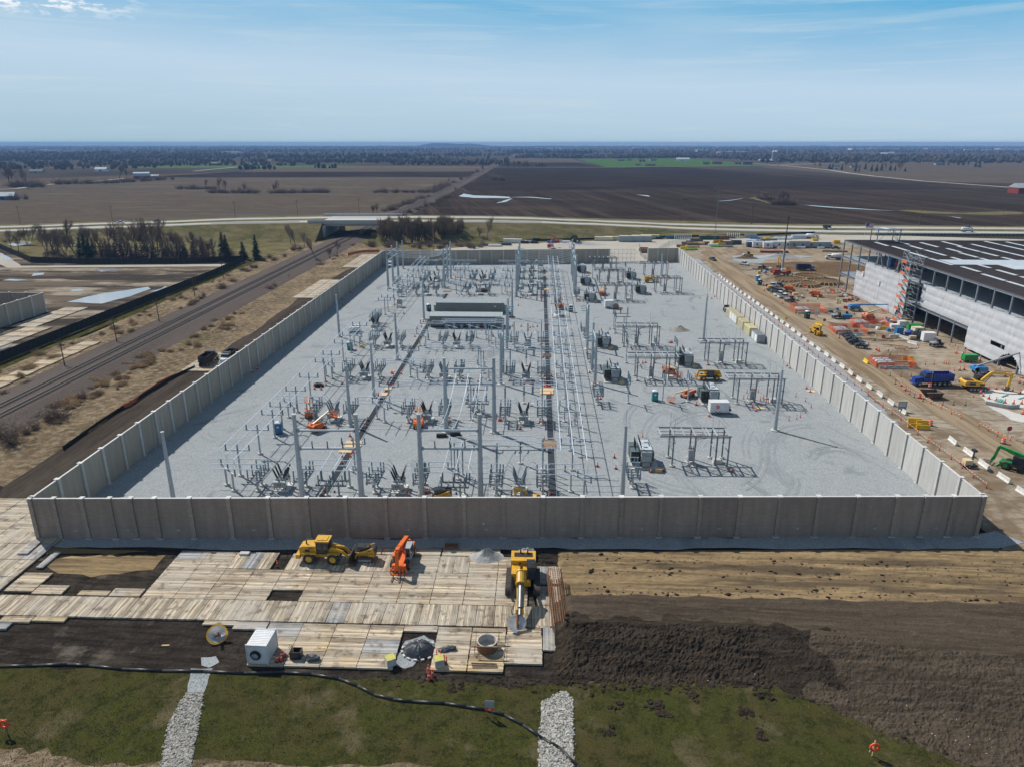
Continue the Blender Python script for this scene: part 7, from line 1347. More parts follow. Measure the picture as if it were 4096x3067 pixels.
for k in range(138): y = BY0 + .5 + k * 1.2; d.bb(0, 205, y, y + .22, 20.36, 20.46)
tag(d.out('roof_ribs', mat('rib_rust', (.085, .060, .052), .6, .1, .25, .3), t), kind='stuff')
RS = random.Random(9); d = MB()
for k in range(22):
    x = 8 + k * 9.0; y = BY1 - 4 - RS.uniform(0, 10)
    while y > BY0:
        L = RS.uniform(9, 15); off = RS.choice((0, 1.4)); d.bb(x + off, x + off + 1.25, y - L, y, 20.48, 20.56); y -= L + RS.uniform(.0, 4)
tag(d.out('roof_strips', DECK, t), kind='stuff')
for x0, x1, y0, y1 in ((10, 205, 242, 252.5), (24, 205, 233, 242), (120, 205, 262, 264)): MB().bb(x0, x1, y0, y1, 20.47, 20.54).out('pale_roof_sheets', DECK, t)
for x0, y0 in ((9, 298), (74, 298)):
    f = MB()
    for a in (0, 9):
        for b in (0, 6): f.bb(x0 + a - .15, x0 + a + .15, y0 + b - .15, y0 + b + .15, 20.4, 25.6)
    f.beam((x0, y0, 20.5), (x0 + 4.5, y0, 25.3), .12); f.beam((x0 + 9, y0, 20.5), (x0 + 4.5, y0, 25.3), .12); f.beam((x0 + 9, y0, 20.5), (x0 + 9, y0 + 6, 25.3), .12); f.bb(x0 - .3, x0 + 9.3, y0 - .3, y0 + 6.3, 25.3, 25.7); f.out('roof_frame', STEELP, t); MB().bb(x0 + 3, x0 + 5, y0 - .3, y0 + 6.3, 25.72, 25.8).out('frame_deck', DECK, t)
f = MB(); f.beam((3, 172, 20.4), (3, 172, 25), .3); f.beam((3, 172, 25), (12, 172, 25), .4, .5); f.beam((3, 172, 21), (7, 172, 24.8), .15); f.beam((10, 172, 20.5), (8, 172, 24.8), .15); f.out('roof_frame', STEELP, t)
for y in (273.5, 257.5): MB().beam((0, y - 3.6, 13.9), (0, y, 19.6), .35).beam((0, y + 3.6, 13.9), (0, y, 19.6), .35).out('brace', STEELP, t)
def sheet(y0, y1, z0, z1, nm='white_sheeting', step=None, hole=None, seed=0):
    mb = MB(); n, k = max(4, int(abs(y1 - y0) / .45)), 34; vs = []; ok = []
    for i in range(n + 1):
        y = y0 + (y1 - y0) * i / n
        for j in range(k + 1):
            zt = step(y) if step else z1; z = z0 + (zt - z0) * j / k; band = (z % 2.35) / 2.35
            d = -.30 - .24 * math.sin(PI * band) ** .5 * (.6 + .5 * noise.noise(Vector((y * .35, int(z / 2.35) * 3.1, seed)))) - .09 * noise.noise(Vector((y * .9, z * .25, seed + 5))) - .08 * abs(noise.noise(Vector((y * .8 + z * .5, z * .2, seed + 9)))) - .06 * abs(noise.noise(Vector((y * .5 - z * .6, z * .3, seed + 2)))); vs.append((d, y, z)); ok.append(not (hole and hole(y, z)))
    fs = [(i * (k + 1) + j, i * (k + 1) + j + 1, (i + 1) * (k + 1) + j + 1, (i + 1) * (k + 1) + j) for i in range(n) for j in range(k)]
    fs = [f for f in fs if all(ok[v] for v in f)]; mb.add(vs, fs); return mb.out(nm, WRAP, t, True)
sheet(291, 249.5, .2, 14.8, step=lambda y: 14.9 if y < 283.5 else 10.3, hole=lambda y, z: abs(y - 253) < 1.9 * (1 - z / 4.8) and z < 4.6)
sheet(239.8, 211, 7.0, 14.6, seed=3); sheet(211, 150, .9, 14.6, hole=lambda y, z: (abs(y - 190) < 5.6 * math.sqrt(max(0, 1 - z / 4.2)) and z < 4.2) or (193 < y < 199 and 5.0 < z < 5.9), seed=7)
for k in range(7): q = MB(); y = 289 - 5.8 * k; q.beam((-.62, y, .4), (-.62, y - 2.6, 6.5), .05) if k % 2 else q.beam((-.62, y, 7.2), (-.62, y - 2.4, 13.5), .05); q.out('sheeting_batten', WHITE, t)
for y, z in ((284.3, 9.2), (270, 8.2)): MB().bb(-.78, -.74, y - .6, y + .6, z, z + 1.7).out('sheeting_notice', WHITE, t); MB().bb(-.80, -.785, y - .45, y + .45, z + 1.1, z + 1.35).out('notice_lettering', REDL, t)
for k, (m, x, y) in enumerate(((BLUEL, 5, 277), (RED, 6, 273), (RED, 7, 266))): MB().bb(x, x + 2.6, y - 1.4, y + 1.4, 14.1, 16.2).bb(x + .4, x + 2.2, y - .9, y + .9, 16.2, 17.0).out('stored_crate', m, t)
t = thing('scaffold_tower', 'tall scaffold stair tower with orange netting against the steel building', 'scaffold', (126.4, 244.4, 0)); p, b = MB(), MB()
for x in (-2.2, 1.9):
    for y in (-3, 0, 3): p.tube((x, y, 0), (x, y, 24), .045, 5)
for k in range(12):
    z = 2 * k + .4
    for x in (-2.2, 1.9): b.tube((x, -3, z), (x, 3, z), .03, 4); b.tube((x, -3, z + 1), (x, 3, z + 1), .025, 4); b.tube((x, -3 + 3 * (k % 2), z), (x, 3 * (k % 2), z + 2), .025, 4)
    for y in (-3, 0, 3): b.tube((-2.2, y, z), (1.9, y, z), .03, 4)
    MB().bb(-.6, .3, -2.9, 2.9, z, z + .06).beam((-1.5, -2.4, z), (-1.5, 2.4, z + 2), .6, .08).out('platform', GALV2, t)
    if k < 11: MB().bb(-2.26, -2.22, -3 if k % 2 else 0, 0 if k % 2 else 3, z + .1, z + 1.0).out('netting', NETB, t)
p.out('poles', GALV, t); b.out('ledgers', GALV, t)
# ================================================================ barriers, posts and tape along the dirt road
def mk_bar(m, L=3.7):
    def fn(): t = thing('road_barrier', '', 'barrier'); b = MB(); b.prof([(-.3, 0), (-.3, .12), (-.14, .38), (-.08, .95), (.08, .95), (.14, .38), (.3, .12), (.3, 0)], -L / 2, L / 2); b.out('body', m, t); MB().bb(-.2, .2, -L / 2 + .5, -L / 2 + .9, -.0, .1).bb(-.2, .2, L / 2 - .9, L / 2 - .5, 0, .1).out('slots', BLACKP, t); return t
    return fn
BARW = Kind(mk_bar(CONCW, 3.2)); BARC = Kind(mk_bar(CONC)); BARY = Kind(mk_bar(YELB, 2.9))
for p_, q in (('the yellow road barriers', (84, 148)), ('the nearest bend of the dirt road', (86, 118)), ('the two workers by the road barrier', (83.6, 239)), ('the pale containers behind the right wall', (84, 228)), ('the dark green trucks behind the wall', (80, 350)), ('the row of parked buggies', (98.5, 215)), ('the big blue dump truck', (101, 177)), ('the rusty skip pan', (97, 167)), ('the far right wall corner', (74, 375)), ('the crane truck', (113.6, 337.5)), ('the parked pickup row', (99, 293)), ('the round timber formwork', (120, 318)), ('the fresh concrete slab', (112, 167)), ('the nearest propane pen', (99, 196)), ('the farthest propane pen', (101, 262)), ('the scaffold tower', (126, 244)), ('the road roller', (124, 386)), ('the green generator', (121, 193)), ('the bend in the dirt road', (95, 410)), ('the green telehandler', (91.5, 126))): lm(p_, q)
y = 333.0
while y > 112:
    if not (144 < y < 152): auto(BARW((84.6 + (1.9 if y < 146 else 0) + RM.gauss(0, .12), y, .05), RM.gauss(0, .05), None, 'white barriers along the dirt road'), 'white concrete road barrier')
    y -= 5.75 if y < 320 else 5.2
for f, x, y, n_ in ((E4, 1065, 622, 'far left'), (E4, 1155, 645, 'far right'), (E4, 1065, 675, 'near left'), (E4, 1155, 695, 'near right')): BARY((*f(x, y), .05), PI / 2 - .08, f'yellow plastic barrier beside the dirt road, {n_} of four', 'yellow road barriers')
tpts = [(81.6 + .2 * math.sin(y * .3), y) for y in [118.5 + 4.1 * k for k in range(54)]]
for p_ in tpts: auto(TALL((*p_, .05), 0, None, 'orange marker posts'), 'orange marker post')
def tape(lab, pts, z=.95, w=.1):
    m = MB(); i = 0
    for a, b in zip(pts, pts[1:]):
        n = max(1, int(math.hypot(b[0] - a[0], b[1] - a[1]) / .45))
        for k in range(n):
            m.cur = i % 2; i += 1; f0, f1 = k / n, (k + 1) / n; s = lambda f: z - .12 * 4 * f * (1 - f); m.beam((a[0] + (b[0] - a[0]) * f0, a[1] + (b[1] - a[1]) * f0, s(f0)), (a[0] + (b[0] - a[0]) * f1, a[1] + (b[1] - a[1]) * f1, s(f1)), .03, w)
    m.cur = 0; return tag(m.out('warning_tape', [WHITE, CONEO]), lab, 'tape')
tape('red and white tape strung along the outside of the right wall', tpts)
for lab, pts in (('tape line from the blue dump truck down the dirt road', [R5(300, 820), R5(440, 960), R5(650, 1070), R5(820, 1160), R5(970, 1230), R5(1120, 1310), R5(1260, 1380)]), ('tape line at the near right of the dirt road', [R5(1530, 1490), R5(1665, 1560), R5(1800, 1640), R5(1990, 1700), R5(2180, 1740)]), ('tape line along the foot of the white sheeting', [R5(1330, 405), R5(1450, 480), R5(1540, 540)]), ('tape line below the lifted blue boom', [R5(1840, 650), R5(1920, 740), R5(2020, 790), R5(2120, 830), R5(2180, 870)]), ('tape line beside the steel columns', [R3(1330, 375), R3(1460, 440), R3(1560, 490), R3(1720, 590)])):
    tape(lab, pts)
    for p_ in pts: auto(TALL((*p_, .0), 0, None, 'orange marker posts'), 'orange site post')
cones(R5, [(385, 900), (445, 965), (290, 1060 - 420), (150, 655), (418, 640), (525, 625), (1245, 670), (1310, 660), (1255, 550), (1595, 955), (1668, 940), (1780, 945), (1548, 1010), (1590, 1045), (1675, 1085), (1780, 1115), (1905, 960), (2025, 980), (2137, 1010), (1910, 1145), (2037, 1160), (2155, 1160), (2170, 1310), (1300, 420), (1195, 420), (1545, 530), (55, 390), (20, 370), (1920, 760), (2125, 850)], .03, None, 'orange site cone', cg, 1.2)
cones(R5, [(535, 360), (640, 340), (740, 590), (868, 585), (1013, 575), (1047, 575), (1083, 575), (735, 985), (1080, 685), (1167, 680), (1450, 1060), (1180, 305), (1220, 360), (1100, 300), (298, 350), (325, 385), (435, 380), (198, 385)], .03, TALL, 'orange site post', 'orange marker posts')
cones(R3, [(845, 380), (925, 375), (1110, 390), (1185, 390), (1232, 385), (850, 540), (1285, 570), (478, 572), (588, 570), (688, 570), (210, 385), (268, 385), (195, 300), (1315, 1085), (1575, 1090), (1525, 310), (1360, 385), (1395, 400), (1455, 450), (1290, 375), (1535, 730), (870, 790), (1745, 1180), (2010, 800), (2110, 790)], .03, None, 'orange site cone', cg, 1.1)
GPOST = Kind(lambda: (lambda t: (MB().bx(0, 0, .05, .4, .4, .1).out('base', BLK, t), MB().tube((0, 0, .1), (0, 0, 1.1), .06, 6).out('body', TGREEN, t), t)[-1])(thing('marker_post', '', 'marker post')))
cones(R5, [(220, 755), (380, 765), (530, 760), (300, 870), (510, 1020), (578, 1065), (705, 1125), (995, 1185), (1155, 1175), (1332, 1180)], .03, GPOST, 'dark green marker post', 'green marker posts')
def mk_barrel(): t = thing('traffic_barrel', '', 'traffic barrel'); MB().lathe([(.34, .08), (.30, 1.0)], 12).out('body', CONEO, t); MB().lathe([(.335, .35), (.325, .5)], 12).lathe([(.315, .7), (.31, .85)], 12).out('white_bands', WHITE, t); MB().lathe([(.45, 0), (.45, .1)], 12).out('base', BLK, t); return t
BRL = Kind(mk_barrel)
for p_, d in ((R5(803, 920), 'in front of the big blue dump truck'), (R5(650, 1075), 'left of the rusty skip pan'), (R5(815, 1475), 'beside the yellow road barriers'), (E4(1993, 845), 'beside the green telehandler')): BRL((*p_, .03), 0, f'orange and white traffic barrel {d}', None, 1.2)
# ---- propane pens
def mk_tank(): t = thing('propane_tank', '', 'propane tank'); m = MB(); m.lathe([(.05, -2.4), (.35, -2.3), (.52, -2.0), (.56, -1.7), (.56, 1.7), (.52, 2.0), (.35, 2.3), (.05, 2.4)], 12, (0, 0, .85), 'x'); m.out('tank', PROP, t, True); MB().bb(-1.5, -1.2, -.3, .3, 0, .4).bb(1.2, 1.5, -.3, .3, 0, .4).out('feet', GREYP, t); MB().lathe([(.2, 1.4), (.2, 1.6)], 8).out('valve_cap', GREYP, t); return t
TANK = Kind(mk_tank)
def pen(x0, x1, y0, y1, n_, ntank, tx):
    t = thing('mesh_fence', f'orange mesh fence around the {n_} propane pen', 'fence', (0, 0, 0)); c = [(x0, y0), (x1, y0), (x1 + 1, y1), (x0 + 1, y1)]
    for a, b in zip(c, c[1:] + c[:1]):
        m = MB(); m.add([(a[0], a[1], .1), (b[0], b[1], .1), (b[0], b[1], 1.75), (a[0], a[1], 1.75)], [(0, 1, 2, 3)]); m.out('mesh', NET, t); q = MB(); L = math.hypot(b[0] - a[0], b[1] - a[1]); k = int(L / 2.4) + 1
        for i in range(k): f = i / k; q.tube((a[0] + (b[0] - a[0]) * f, a[1] + (b[1] - a[1]) * f, 0), (a[0] + (b[0] - a[0]) * f, a[1] + (b[1] - a[1]) * f, 1.85), .04, 4)
        tag(q.out('stakes', CONEO, t))
    for k in range(ntank): TANK((tx, y0 + 1.8 + 1.7 * k, .0), 0, f'pale propane tank, {["near", "middle", "far"][k]} one in the {n_} pen', 'propane tanks')
    for k in range(int((x1 - x0) / 4.4)): auto((BARC if k != 1 else BARC)((x0 + 2.4 + 4.1 * k, y0 - .6, .0), PI / 2 + RM.gauss(0, .05), None, 'grey barriers around the propane pens', ), f'grey concrete barrier of the {n_} propane pen,')
pen(93.8, 104.5, 191, 198, 'nearest', 3, 97.3); pen(96.8, 107, 227, 235.5, 'second', 3, 99.8); pen(107.2, 118.5, 237.5, 243.8, 'scaffold-side', 3, 110.3); pen(94, 105, 257, 266, 'farthest', 3, 97.8)
for x, y, r_, n_ in ((106.5, 199.5, 0, 'back'), (105.3, 195, .6, 'right'), (93.2, 196, 1.5, 'left')): BARY((x, y, 0), r_ + PI / 2, f'yellow barrier at the {n_} of the nearest propane pen', 'yellow pen barriers')
BARY((115.2, 234.5, 0), PI / 2, 'yellow barrier in front of the scaffold-side propane pen', 'yellow pen barriers'); BARY((96.3, 240, 0), .5, 'yellow barrier beside the stop sign at the pens', 'yellow pen barriers')
for f, x, y, rz, n_ in ((R5, 425, 205, .5, 'left'), (R5, 550, 280, .5, 'right')): BARW((*f(x, y), 0), rz, f'white concrete barrier among the lumber, {n_} of two', 'white barriers among the lumber')
# ---- vehicles
def mk_truck(cm, bm, L=8.5):                                # dump truck, front towards +x
    def fn():
        t = thing('dump_truck', '', 'dump truck'); MB().bb(-L / 2, L / 2 - .4, -.45, .45, .65, .95).out('frame', BLACKP, t); MB().prof([(L / 2 - 2.0, .9), (L / 2 - 2.0, 2.0), (L / 2 - .3, 1.85), (L / 2 - .15, .8)], -.75, .75).bb(L / 2 - 3.6, L / 2 - 2.0, -1.15, 1.15, .9, 2.0).bb(L / 2 - 3.6, L / 2 - 2.1, -1.1, 1.1, 2.75, 2.9).out('cab', cm, t); MB().prof([(L / 2 - 3.55, 2.0), (L / 2 - 3.55, 2.75), (L / 2 - 2.25, 2.75), (L / 2 - 2.0, 2.0)], -1.08, 1.08).out('windows', GLASS, t); MB().bb(L / 2 - .18, L / 2 - .1, -.6, .6, .85, 1.75).bb(L / 2 - .3, L / 2 + .05, -1.2, 1.2, .5, .85).bb(L / 2 - 2.0, L / 2 - .5, -1.2, -.75, .9, 1.25).bb(L / 2 - 2.0, L / 2 - .5, .75, 1.2, .9, 1.25).out('bumper', WHITEC if cm is not BLUE else BLUE, t)
        a, c = -L / 2 - .3, L / 2 - 3.8; b = MB(); b.bb(a, c, -1.2, 1.2, 1.15, 1.35); b.bb(a, c, -1.25, -1.15, 1.3, 2.9); b.bb(a, c, 1.15, 1.25, 1.3, 2.9); b.bb(a, a + .1, -1.2, 1.2, 1.3, 2.8); b.bb(c - .1, c, -1.2, 1.2, 1.3, 3.1); b.bb(c, c + 1.3, -1.1, 1.1, 3.1, 3.18)
        for k in range(7): x = a + .4 + k * (c - a - .6) / 6; b.bb(x - .06, x + .06, -1.32, -1.25, 1.3, 2.85); b.bb(x - .06, x + .06, 1.25, 1.32, 1.3, 2.85)
        b.out('dump_body', bm, t)
        for x in (L / 2 - 1.1, L / 2 - 4.6, L / 2 - 5.7, L / 2 - 6.9, L / 2 - 8.0): 
            for y in (-.95, .95): wheel(t, x, y, .52, .45)
        MB().tube((L / 2 - 3.75, .95, 1), (L / 2 - 3.75, .95, 3.4), .08, 6).out('exhaust', ALU, t); return t
    return fn
Kind(mk_truck(BLUE, BLUE))((*R5(810, 880), .03), PI + .06, 'bright blue dump truck parked at the dirt road', None, 1.12); Kind(mk_truck(mat('navy_truck', (.03, .04, .16), .35), mat('navy_body', (.025, .03, .11), .45)))((130.6, 351.2, .03), 0, 'dark navy dump truck near the crane', None, 1.0); Kind(mk_truck(WHITEC, BLACKP, 8))((-87.2, 189, .28), -PI / 2, 'white dump truck with black bed beside the left wall', None, 1.0); Kind(mk_truck(BLACKP, BLACKP, 8))((-92.3, 188.5, .28), PI / 2, 'black dump truck with its tailgate towards the camera', None, 1.0)
def mk_pick(m, van=False):
    def fn():
        t = thing('pickup_truck' if not van else 'van', '', 'pickup' if not van else 'van'); b = MB(); b.prof([(-2.7, .45), (-2.7, 1.15), (-.9, 1.15), (-.9, 1.1), (1.3, 1.1), (2.6, 1.0), (2.75, .45)], -.95, .95) if not van else b.prof([(-2.7, .45), (-2.75, 2.3), (1.4, 2.35), (2.2, 1.3), (2.75, 1.1), (2.75, .45)], -.98, .98); b.out('body', m, t)
        MB().prof([(-.85, 1.1), (-.7, 1.78), (.75, 1.8), (1.35, 1.1)], -.86, .86).out('windows', GLASS, t) if not van else MB().prof([(1.0, 1.4), (1.0, 2.1), (1.5, 2.15), (2.18, 1.38)], -1.0, 1.0).out('windows', GLASS, t)
        if not van: MB().bb(-.65, .7, -.8, .8, 1.78, 1.86).out('roof', m, t); MB().bb(-2.6, -1.0, -.8, .8, 1.152, 1.17).out('bed', BLACKP, t)
        for x in (-1.7, 1.75):
            for y in (-.85, .85): wheel(t, x, y, .4, .26)
        for y in (-.7, .7): MB().bb(2.66, 2.74, y - .15, y + .15, .8, .95).out('headlight', ALU, t)
        return t
    return fn
PW, PD = Kind(mk_pick(WHITEC)), Kind(mk_pick(mat('dark_pickup', (.06, .075, .085), .35)))
for K_, p_, rz, d in ((PW, R3(330, 325), .0, 'white pickup parked alone beside the yellow bin'), (PD, R3(425, 325), 0, 'dark pickup behind the lone white one'), (PD, R3(340, 385), .35, 'dark pickup at the far end of the parked row'), (PD, R3(385, 405), .35, 'second dark pickup in the parked row'), (PD, R3(430, 415), .35, 'third dark pickup in the parked row'), (PW, R3(445, 455), .35, 'white pickup in the middle of the parked row'), (PW, R3(505, 490), .2, 'nearest white pickup in the parked row'), (PW, R2(1040, 500), -.9, 'white pickup beside the dug earth'), (PD, R2(1965, 290), .1, 'dark pickup at the site entrance'), (PD, R2(2050, 325), .1, 'black pickup by the building corner'), (PD, R2(690, 450), -1.3, 'dark vehicle on the bend of the dirt road')): K_((*p_, .03), rz, d)
Kind(mk_pick(WHITEC, True))((*Q6(275, 475), .05), -PI / 2 + .1, 'white van parked by the far line poles', None, 1.1)
def mk_utv(m=BLACKP):
    def fn():
        t = thing('utility_buggy', '', 'utility buggy'); MB().bb(-1.4, 1.5, -.75, .75, .45, .95).prof([(.6, .9), (.6, 1.2), (1.5, 1.05), (1.6, .8)], -.7, .7).out('body', m, t); MB().bb(-1.5, -.4, -.75, .75, .95, 1.25).out('bed', GREYP, t); c = MB()
        for x, x2 in ((.75, .45), (-.35, -.35)):
            for y in (-.7, .7): c.beam((x, y, .9), (x2, y, 1.9), .07)
        c.bb(-.45, .55, -.75, .75, 1.88, 1.95); c.out('roll_cage', BLACKP, t); MB().prof([(.72, 1.0), (.45, 1.8), (.43, 1.8), (.70, 1.0)], -.66, .66).out('windscreen', GLASS, t); MB().bb(-.3, .2, -.6, .6, .95, 1.35).out('seat', GREYP, t)
        for x in (-1.0, 1.1):
            for y in (-.75, .75): wheel(t, x, y, .36, .28)
        return t
    return fn
UTV = Kind(mk_utv(mat('buggy_dark', (.035, .042, .045), .4)))
for k, p_ in enumerate(((1440, 1065), (1475, 1095), (1495, 1130), (1535, 1170), (1600, 1180), (1635, 1225))): UTV((*R3(*p_), .03), PI - .15, f'dark utility buggy, {ORD[k] or "first "}from the far end of the parked row', 'row of parked utility buggies', 1.15)
for p_, rz, d in ((R5(895, 320), .2, 'dark utility buggy beside the white generator box'), (R3(580, 545), .3, 'grey utility buggy in front of the nearest white pickup'), (R3(1285, 790), .1, 'black utility buggy hitched to a blue bin'), (N(1560, 545), 1.5, 'dark utility buggy at the end of the cream containers'), (R2(1235, 540), 0, 'dark utility buggy by the red flag near the crane')): UTV((*p_, .03), rz, d, None, 1.2)
KL = Kind(mk_boom(BLUEL, BLUEL, 8.5, .4)); KL((*R3(1560, 680), .03), -.1, 'blue boom lift with long boom low beside the white sheeting', None, 1.25); Kind(mk_boom(BLUEL, GREYP, 8.5, 3.6))((*R5(1560, 720), .03), .0, 'blue boom lift raised against the near white sheeting', None, 1.2)
for p_, rz, d, r_ in ((R3(590, 395), -.35, 'orange boom lift with cream boom beside the timber formwork', 0), (R3(985, 470), -.5, 'bright orange boom lift left of the steel columns', 0), (R3(1745, 800), .4, 'faded orange boom lift below the white sheeting', 1)): (KB.root and dup(KB.root, (*p_, .03), rz, d, None, 1.25)) if not r_ else Kind(mk_boom(ORAF, CREAM, 4.5, 1.0))((*p_, .03), rz, d, None, 1.2)
t = thing('truck_crane', 'red truck crane with its black boom standing upright', 'crane', (*R3(450, 150), .03)); MB().bb(-3.8, 4.2, -1.2, 1.2, .7, 1.5).bb(-3.2, -.5, -1.1, 1.1, 1.5, 2.6).bb(2.6, 4.3, -1.1, 1.1, 1.5, 2.2).out('carrier', RED, t); MB().bb(-.2, 1.4, -1.0, .1, 1.6, 3.0).out('cab', WHITEC, t); MB().beam((.6, .4, 2), (.6, .4, 11.5), .75, .75).out('boom_base', GREYP, t); MB().beam((.6, .4, 11.5), (.6, .4, 19), .5, .5).beam((.6, .4, 19), (.6, .4, 26.5), .34, .34).bx(.6, .4, 26.6, .7, .5, .6).out('boom', BLACKP, t); MB().beam((-6.5, -2.6, .2), (-6.5, 2.6, .2), .4, .3).beam((6, -2.6, .2), (6, 2.6, .2), .4, .3).out('outriggers', BLACKP, t)
for x in (-2.6, -1.2, 1.9, 3.3):
    for y in (-1.1, 1.1): wheel(t, x, y, .62, .5)
t = thing('road_roller', 'road roller compacting the dug earth', 'roller', (*R2(1085, 415), .05), PI); MB().lathe([(1.0, -1.1), (1.0, 1.1)], 16, (2.0, 0, 1.0), 'y').out('drum', GREYP, t); MB().bb(-2.4, -.3, -.9, .9, .8, 1.9).bb(.6, 2.3, -1.3, 1.3, .9, 1.2).out('body', YEL, t); MB().bb(-.5, .6, -.8, .8, 1.5, 3.0).out('cab', GLASS, t); MB().bb(-.6, .7, -.85, .85, 3.0, 3.1).out('cab_roof', BLACKP, t); [wheel(t, -1.6, y, .8, .5) for y in (-.9, .9)]
def mk_tanker(m, tm):
    def fn():
        t = thing('tanker_truck', '', 'truck'); MB().bb(-4, 3.6, -.5, .5, .6, .95).out('frame', BLACKP, t); MB().bb(1.7, 3.2, -1.1, 1.1, .9, 2.5).bb(3.2, 4.2, -.8, .8, .9, 1.7).out('cab', m, t); MB().bb(1.9, 3.25, -1.12, 1.12, 1.7, 2.35).out('windows', GLASS, t); MB().lathe([(.5, -4.1), (1.15, -3.6), (1.15, 1.0), (.6, 1.4)], 14, (0, 0, 2.05), 'x').out('tank', tm, t, True)
        for x in (3.3, -1.6, -2.8):
            for y in (-.95, .95): wheel(t, x, y, .5, .4)
        return t
    return fn
TK = Kind(mk_tanker(WHITEC, WHITE))
for p_, rz, d in ((R2(1795, 210), -.3, 'white tanker truck at the back of the lay-down yard'), (R2(2030, 440), PI - .1, 'white tanker truck half behind the building corner'), ((295.8, 509, .7), 0, 'white tanker truck on the highway, left of two'), ((352.5, 506.5, .7), 0, 'white mixer truck with an orange stripe on the highway')): TK((p_[0], p_[1], p_[2] if len(p_) > 2 else .03), rz, d)
PD((309, 532, .6), 0, 'dark car on the far carriageway of the highway'); Kind(mk_truck(mat('teal_cab', (.03, .07, .09), .35), BLACKP))((205.5, 521, .6), -1.4, 'dark blue lorry turning in from the highway'); PW((-290, 492, 5.9), 0, 'pale car on the highway behind the left trees'); PD((-265, 494, 6.8), 0, 'dark car on the highway behind the left trees')
# ---- other site objects
t = thing('skip_pan', 'rusty steel skip pan with open sloping nose', 'skip', (*R5(840, 1065), .03), .15); b = MB(); q0 = [(-1.2, -1.1, .1), (1.6, -1.1, .1), (1.6, 1.1, .1), (-1.2, 1.1, .1)]; q1 = [(-2.6, -1.4, 1.7), (1.9, -1.35, 1.55), (1.9, 1.35, 1.55), (-2.6, 1.4, 1.7)]; b.add(q0 + q1, [(0, 3, 2, 1), (0, 1, 5, 4), (1, 2, 6, 5), (2, 3, 7, 6)]); b.add([(p[0] * .96, p[1] * .93, p[2] + .06) for p in q0 + q1], [(0, 1, 2, 3), (4, 5, 1, 0), (5, 6, 2, 1), (6, 7, 3, 2)])
for k in range(5): b.beam((-1.0 + k * .6, -1.12, .1), (-1.2 + k * .7, -1.42, 1.6), .1)
b.out('pan', mat('pan_brown', (.13, .08, .055), .8, .1, .25, 2), t); MB().beam((-2.6, -1.4, 1.75), (1.9, -1.35, 1.6), .12).beam((1.9, -1.35, 1.6), (1.9, 1.35, 1.6), .12).out('rim', mat('pan_rim', (.34, .29, .23), .7), t)
for nm, pts in (('concrete_slab', [R5(1500, 965), R5(1640, 1150), R5(1700, 1140), R5(2120, 1210), (124, 160), (126, 176), R5(2100, 1000), R5(1800, 945)]), ('pale_washout', [R5(1660, 1180), R5(1850, 1290), R5(2000, 1400), R5(2193, 1440), (120, 158), R5(2100, 1300), R5(1900, 1230)])): patch(nm, G_SLAB, pts, .03, 2, .3)
t = thing('kerb_wall', 'grey concrete kerb wall at the front of the fresh slab', 'kerb wall', (0, 0, 0)); a, b, c = R5(1625, 1165), R5(1960, 1225), R5(2115, 1215); MB().beam((*a, .45), (*b, .45), .35, .9).beam((*b, .45), (*c, .45), .35, .9).out('wall', CONC, t)
for i, (p, q) in enumerate(((R5(1480, 965), R5(1690, 990)), (R5(1865, 1060), R5(1955, 1030)), (R5(1785, 1130), R5(1815, 1090)), (R5(1800, 1135), R5(1850, 1095)), (R5(1830, 1140), R5(1880, 1105)), (R5(1870, 1150), R5(1910, 1110)), (R5(2110, 1090), R5(2190, 1070)))): tag(MB().tube((*p, .15), (*q, .15), .16, 8).out('plastic_pipe', PIPEG), f'pale green plastic pipe on the fresh slab, {ORD[i] or "first "}from the left', 'pipe', 'pipes on the slab')
t = thing('generator', 'green generator on a trailer beside the white sheeting', 'generator', (*R5(1380, 540), .03), .05); MB().bb(-1.9, 1.9, -.9, .9, .6, 2.1).out('housing', GREEN, t); MB().bb(-2.0, 2.3, -.8, .8, .4, .6).out('trailer', BLACKP, t); [wheel(t, x, y, .36, .22) for x in (-.4, .5) for y in (-.9, .9)]
for f, x, y, m, s, d in ((R5, 345, 140, TBLUE, (2.2, 1.6, 2.2), 'blue site box with projecting lid'), (R5, 570, 80, GREEN, (4.2, 2, 2), 'green generator box behind the tarpaulins'), (R5, 610, 150, BEIGE, (3, 2.4, 2.6), 'cream site box beside the black tarpaulin'), (R5, 770, 240, WHITE, (3.4, 2.4, 2.8), 'white site box by the steel columns'), (R5, 830, 245, WHITE, (2.6, 1.4, 1.2), 'small white generator by the steel columns'), (R5, 275, 45, WHITE, (2.6, 1.6, 1.2), 'small white unit near the scaffold'), (R5, 385, 25, WHITE, (2.2, 1.8, 1.9), 'white unit close to the scaffold foot'), (R3, 1430, 790, TBLUE, (2.8, 1.6, 1.3), 'open blue bin behind the buggy'), (R3, 290, 345, YELB, (1.6, 1.2, 1.0), 'yellow bin beside the lone white pickup'), (R3, 130, 125, YELB, (1.4, 1.2, 1.0), 'yellow bin near the red crane'), (R3, 660, 465, WOODP, (1.8, 1.4, 1.5), 'plywood crate behind the orange boom lift'), (R5, 550, 205, WOODP, (1.9, .9, .9), 'tan timber crate by the tarpaulins')):
    t = thing('site_box', d, 'site box', (*f(x, y), .02), RM.gauss(0, .08)); MB().bb(-s[0] / 2, s[0] / 2, -s[1] / 2, s[1] / 2, .12, s[2]).out('body', m, t); MB().bb(-s[0] / 2 - .06, s[0] / 2 + .06, -s[1] / 2 - .06, s[1] / 2 + .06, s[2], s[2] + .08).out('lid', m, t); MB().bb(-s[0] / 2 + .1, s[0] / 2 - .1, -s[1] / 2 + .1, s[1] / 2 - .1, 0, .12).out('skids', BLACKP, t)
